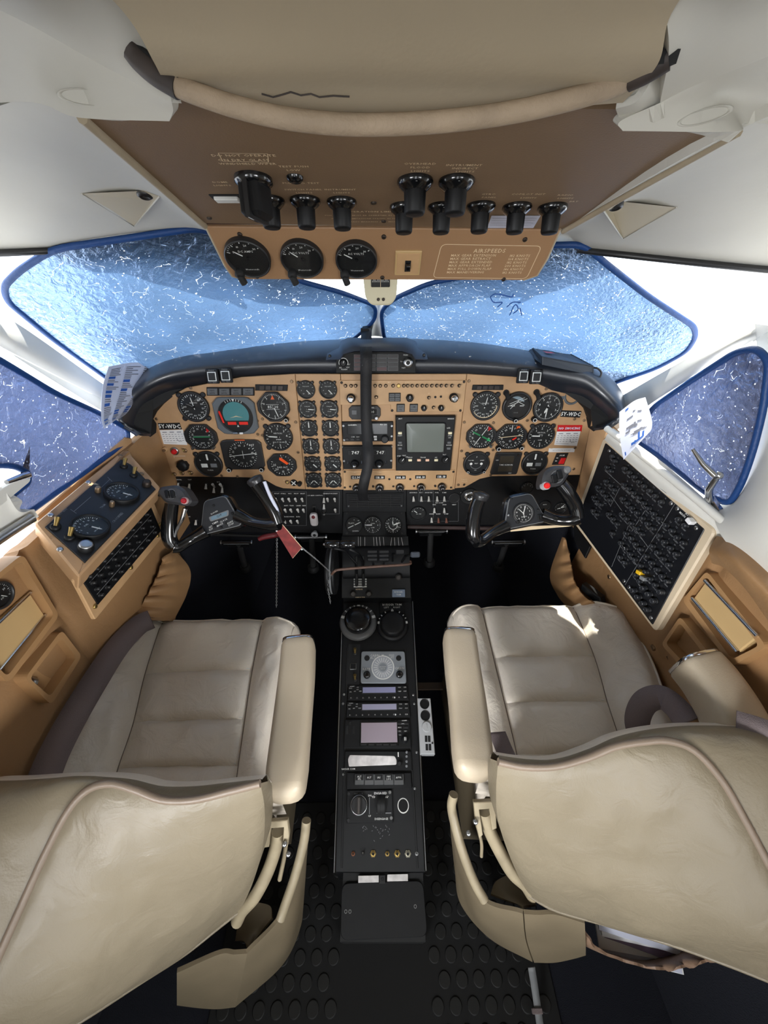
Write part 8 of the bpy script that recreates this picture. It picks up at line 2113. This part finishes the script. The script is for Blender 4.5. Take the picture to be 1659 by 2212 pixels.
RS, rmi = seat('cream leather copilot seat on the right with two armrests', 1,
    [[(978, 1326, 1.04), (1040, 1312, 1.05), (1238, 1308, 1.04), (1348, 1318, .985)],
     [(990, 1430, .945), (1066, 1422, .95), (1284, 1420, .94), (1402, 1418, .87)],
     [(1008, 1530, .87), (1090, 1520, .872), (1312, 1517, .86), (1440, 1522, .795)],
     [(1040, 1632, .80), (1116, 1630, .80), (1348, 1628, .79), (1476, 1632, .735)],
     [(1050, 1720, .755), (1130, 1716, .755), (1368, 1712, .745), (1500, 1716, .70)]], None, RIGHT_BACK,
    ([(1022, 1655, .652), (1010, 1530, .725), (998, 1440, .775), (991, 1374, .822)], .068, .066),
    ([(1592, 1572, .60), (1565, 1520, .625), (1532, 1470, .652), (1500, 1432, .675)], .078, .072))
# magazines and pocket behind the right seat
t = thing('seat_pocket', 'gathered leather map pocket sagging under the right seat back', 'pocket', Matrix.Translation(P(1400, 2060, .66))); Mi = t.matrix_world.inverted()
a_ = resample(pts([(1256, 2000, .69), (1290, 2052, .70), (1360, 2082, .70), (1430, 2096, .69), (1500, 2086, .675), (1565, 2068, .66)]), 50); g = []
for k, q in enumerate(a_):
    s = k / 49; row = []
    for j in range(9):
        r = j / 8; p = q + Vector((0, .01 * r, -.075 * r)) + (CAMP - q).normalized() * (.006 * math.sin(s * 46) * (1 - r) + .03 * math.sin(PI * min(1, r * .9)) * 1) * .6 + Vector((0, 0, .004 * math.sin(s * 53 + 1) * (1 - r)))
        row.append(Mi @ p)
    g.append(row)
b = MB(); b.solid(g, .004, leather('pocket_leather', (138, 112, 92), .5)); b.build('pouch', t)
rng = random.Random(5)
pm = mat('paper_purple', (120, 104, 130), .5)
z0 = P(1395, 2020, .735)
for k in range(6):
    t = thing('magazine', ('topmost', 'second from the top', 'third from the top', 'fourth from the top', 'fifth from the top', 'lowest')[k] + ' of the booklets in the pocket behind the right seat', 'booklet', Matrix.Translation(z0 + Vector((.006 * (k % 3), -.006 * k + .004 * (k % 2), -.0085 * k))) @ Matrix.Rotation(rad((-14, -10, -16, -8, -12, -11)[k]), 4, 'Z') @ Matrix.Rotation(rad(12), 4, 'X'), 'booklets in the seat pocket')
    b = MB(); b.box(-.085, -.012, -.003, .055, .09, .003, (PAPERB, PAPER, pm, PAPER, PAPERB, PAPER)[k], .0006); b.build('pages', t)
    b = MB(); b.box(-.086, -.013, .003, .056, .091, .0036, (PAPERB, PAPER, pm, PAPER, PAPERB, PAPER)[k], .0002); b.build('cover', t)
# belts
t = thing('seat_belt', 'grey brown lap belt lying along the outer edge of the left cushion', 'belt', Matrix.Translation(P(240, 1400, .90))); Mi = t.matrix_world.inverted()
b = MB(); b.eye = Mi @ CAMP; b.ribbon([Mi @ p for p in cr(pts([(326, 1338, .97), (298, 1352, .93), (254, 1398, .858), (206, 1470, .788), (158, 1550, .732), (116, 1630, .69), (88, 1700, .66)]), 8)], .048, 'flat', .003, BELT); b.build('webbing', t)
t = thing('shoulder_belt', 'grey brown shoulder belt looped over the outer corner of the right seat', 'belt', Matrix.Translation(P(1400, 1560, .72))); Mi = t.matrix_world.inverted()
b = MB(); b.eye = Mi @ CAMP; b.ribbon([Mi @ p for p in cr(pts([(1390, 1612, .72), (1376, 1560, .715), (1392, 1518, .705), (1428, 1506, .69), (1462, 1530, .665), (1484, 1560, .64)]), 10)], .040, 'flat', .003, BELT); b.build('webbing', t)
b = MB(); b.eye = Mi @ CAMP; b.ribbon([Mi @ p for p in cr(pts([(1590, 1566, .562), (1650, 1585, .545), (1720, 1620, .525)]), 6)], .040, 'flat', .003, BELT); b.build('webbing', t)
t = thing('lap_belt', 'short grey belt end beside the inner armrest of the right seat', 'belt', Matrix.Translation(P(1086, 1610, .77))); Mi = t.matrix_world.inverted()
b = MB(); b.ribbon([Mi @ p for p in cr(pts([(1074, 1582, .765), (1086, 1612, .74), (1102, 1650, .70)]), 5)], .034, (1, 0, -.1), .003, BELT); b.build('webbing', t)

# ================================================================== FLOOR
t = thing('rubber_mat', 'black rubber mat with raised round studs on the aisle floor', 'mat', Matrix.Translation((0, -.12, 0)))
b = MB(); b.box(-.36, -.30, .0005, .36, .42, .004, MATK, .0015); b.build('sheet', t)
sm = MB(); sm.lathe([(.0135, 0), (.0130, .0014), (.0115, .002)], STUD, 14); first = None
for i in range(-9, 10):
    for j in range(-7, 12):
        x, y = i * .037 + (.0185 if j % 2 else 0), j * .035
        if abs(x) < .10 or abs(x) > .34: continue
        M_ = Matrix.Translation((x, y, .004))
        if first is None: first = sm.build('stud', t); first.matrix_local = M_
        else: copy_part(first, t, M_)
t = thing('floor_strap', 'narrow grey webbing strap hanging to the floor behind the right seat', 'strap', Matrix.Translation(P(1150, 2120, .78))); Mi = t.matrix_world.inverted()
b = MB(); b.ribbon([Mi @ p for p in cr(pts([(1148, 2090, .775), (1156, 2140, .785), (1166, 2212, .77)]), 5)], .014, (1, 0, 0), .002, GRYP); b.box(*(Mi @ P(1160, 2184, .775) - Vector((.010, .004, .004))), *(Mi @ P(1160, 2184, .775) + Vector((.010, .004, .006))), BELT, .001); b.build('webbing', t)

b = MB(); a = P(890, 1484, 1.25); b.box(.08, a.y - .012, a.z, .30, a.y + .012, a.z + .006, mat('strip_brown', (84, 66, 46), .5), .001); o = b.build('floor_strip'); tag(o, 'brown metal floor strip between the pedestal and the right seat', 'strip')
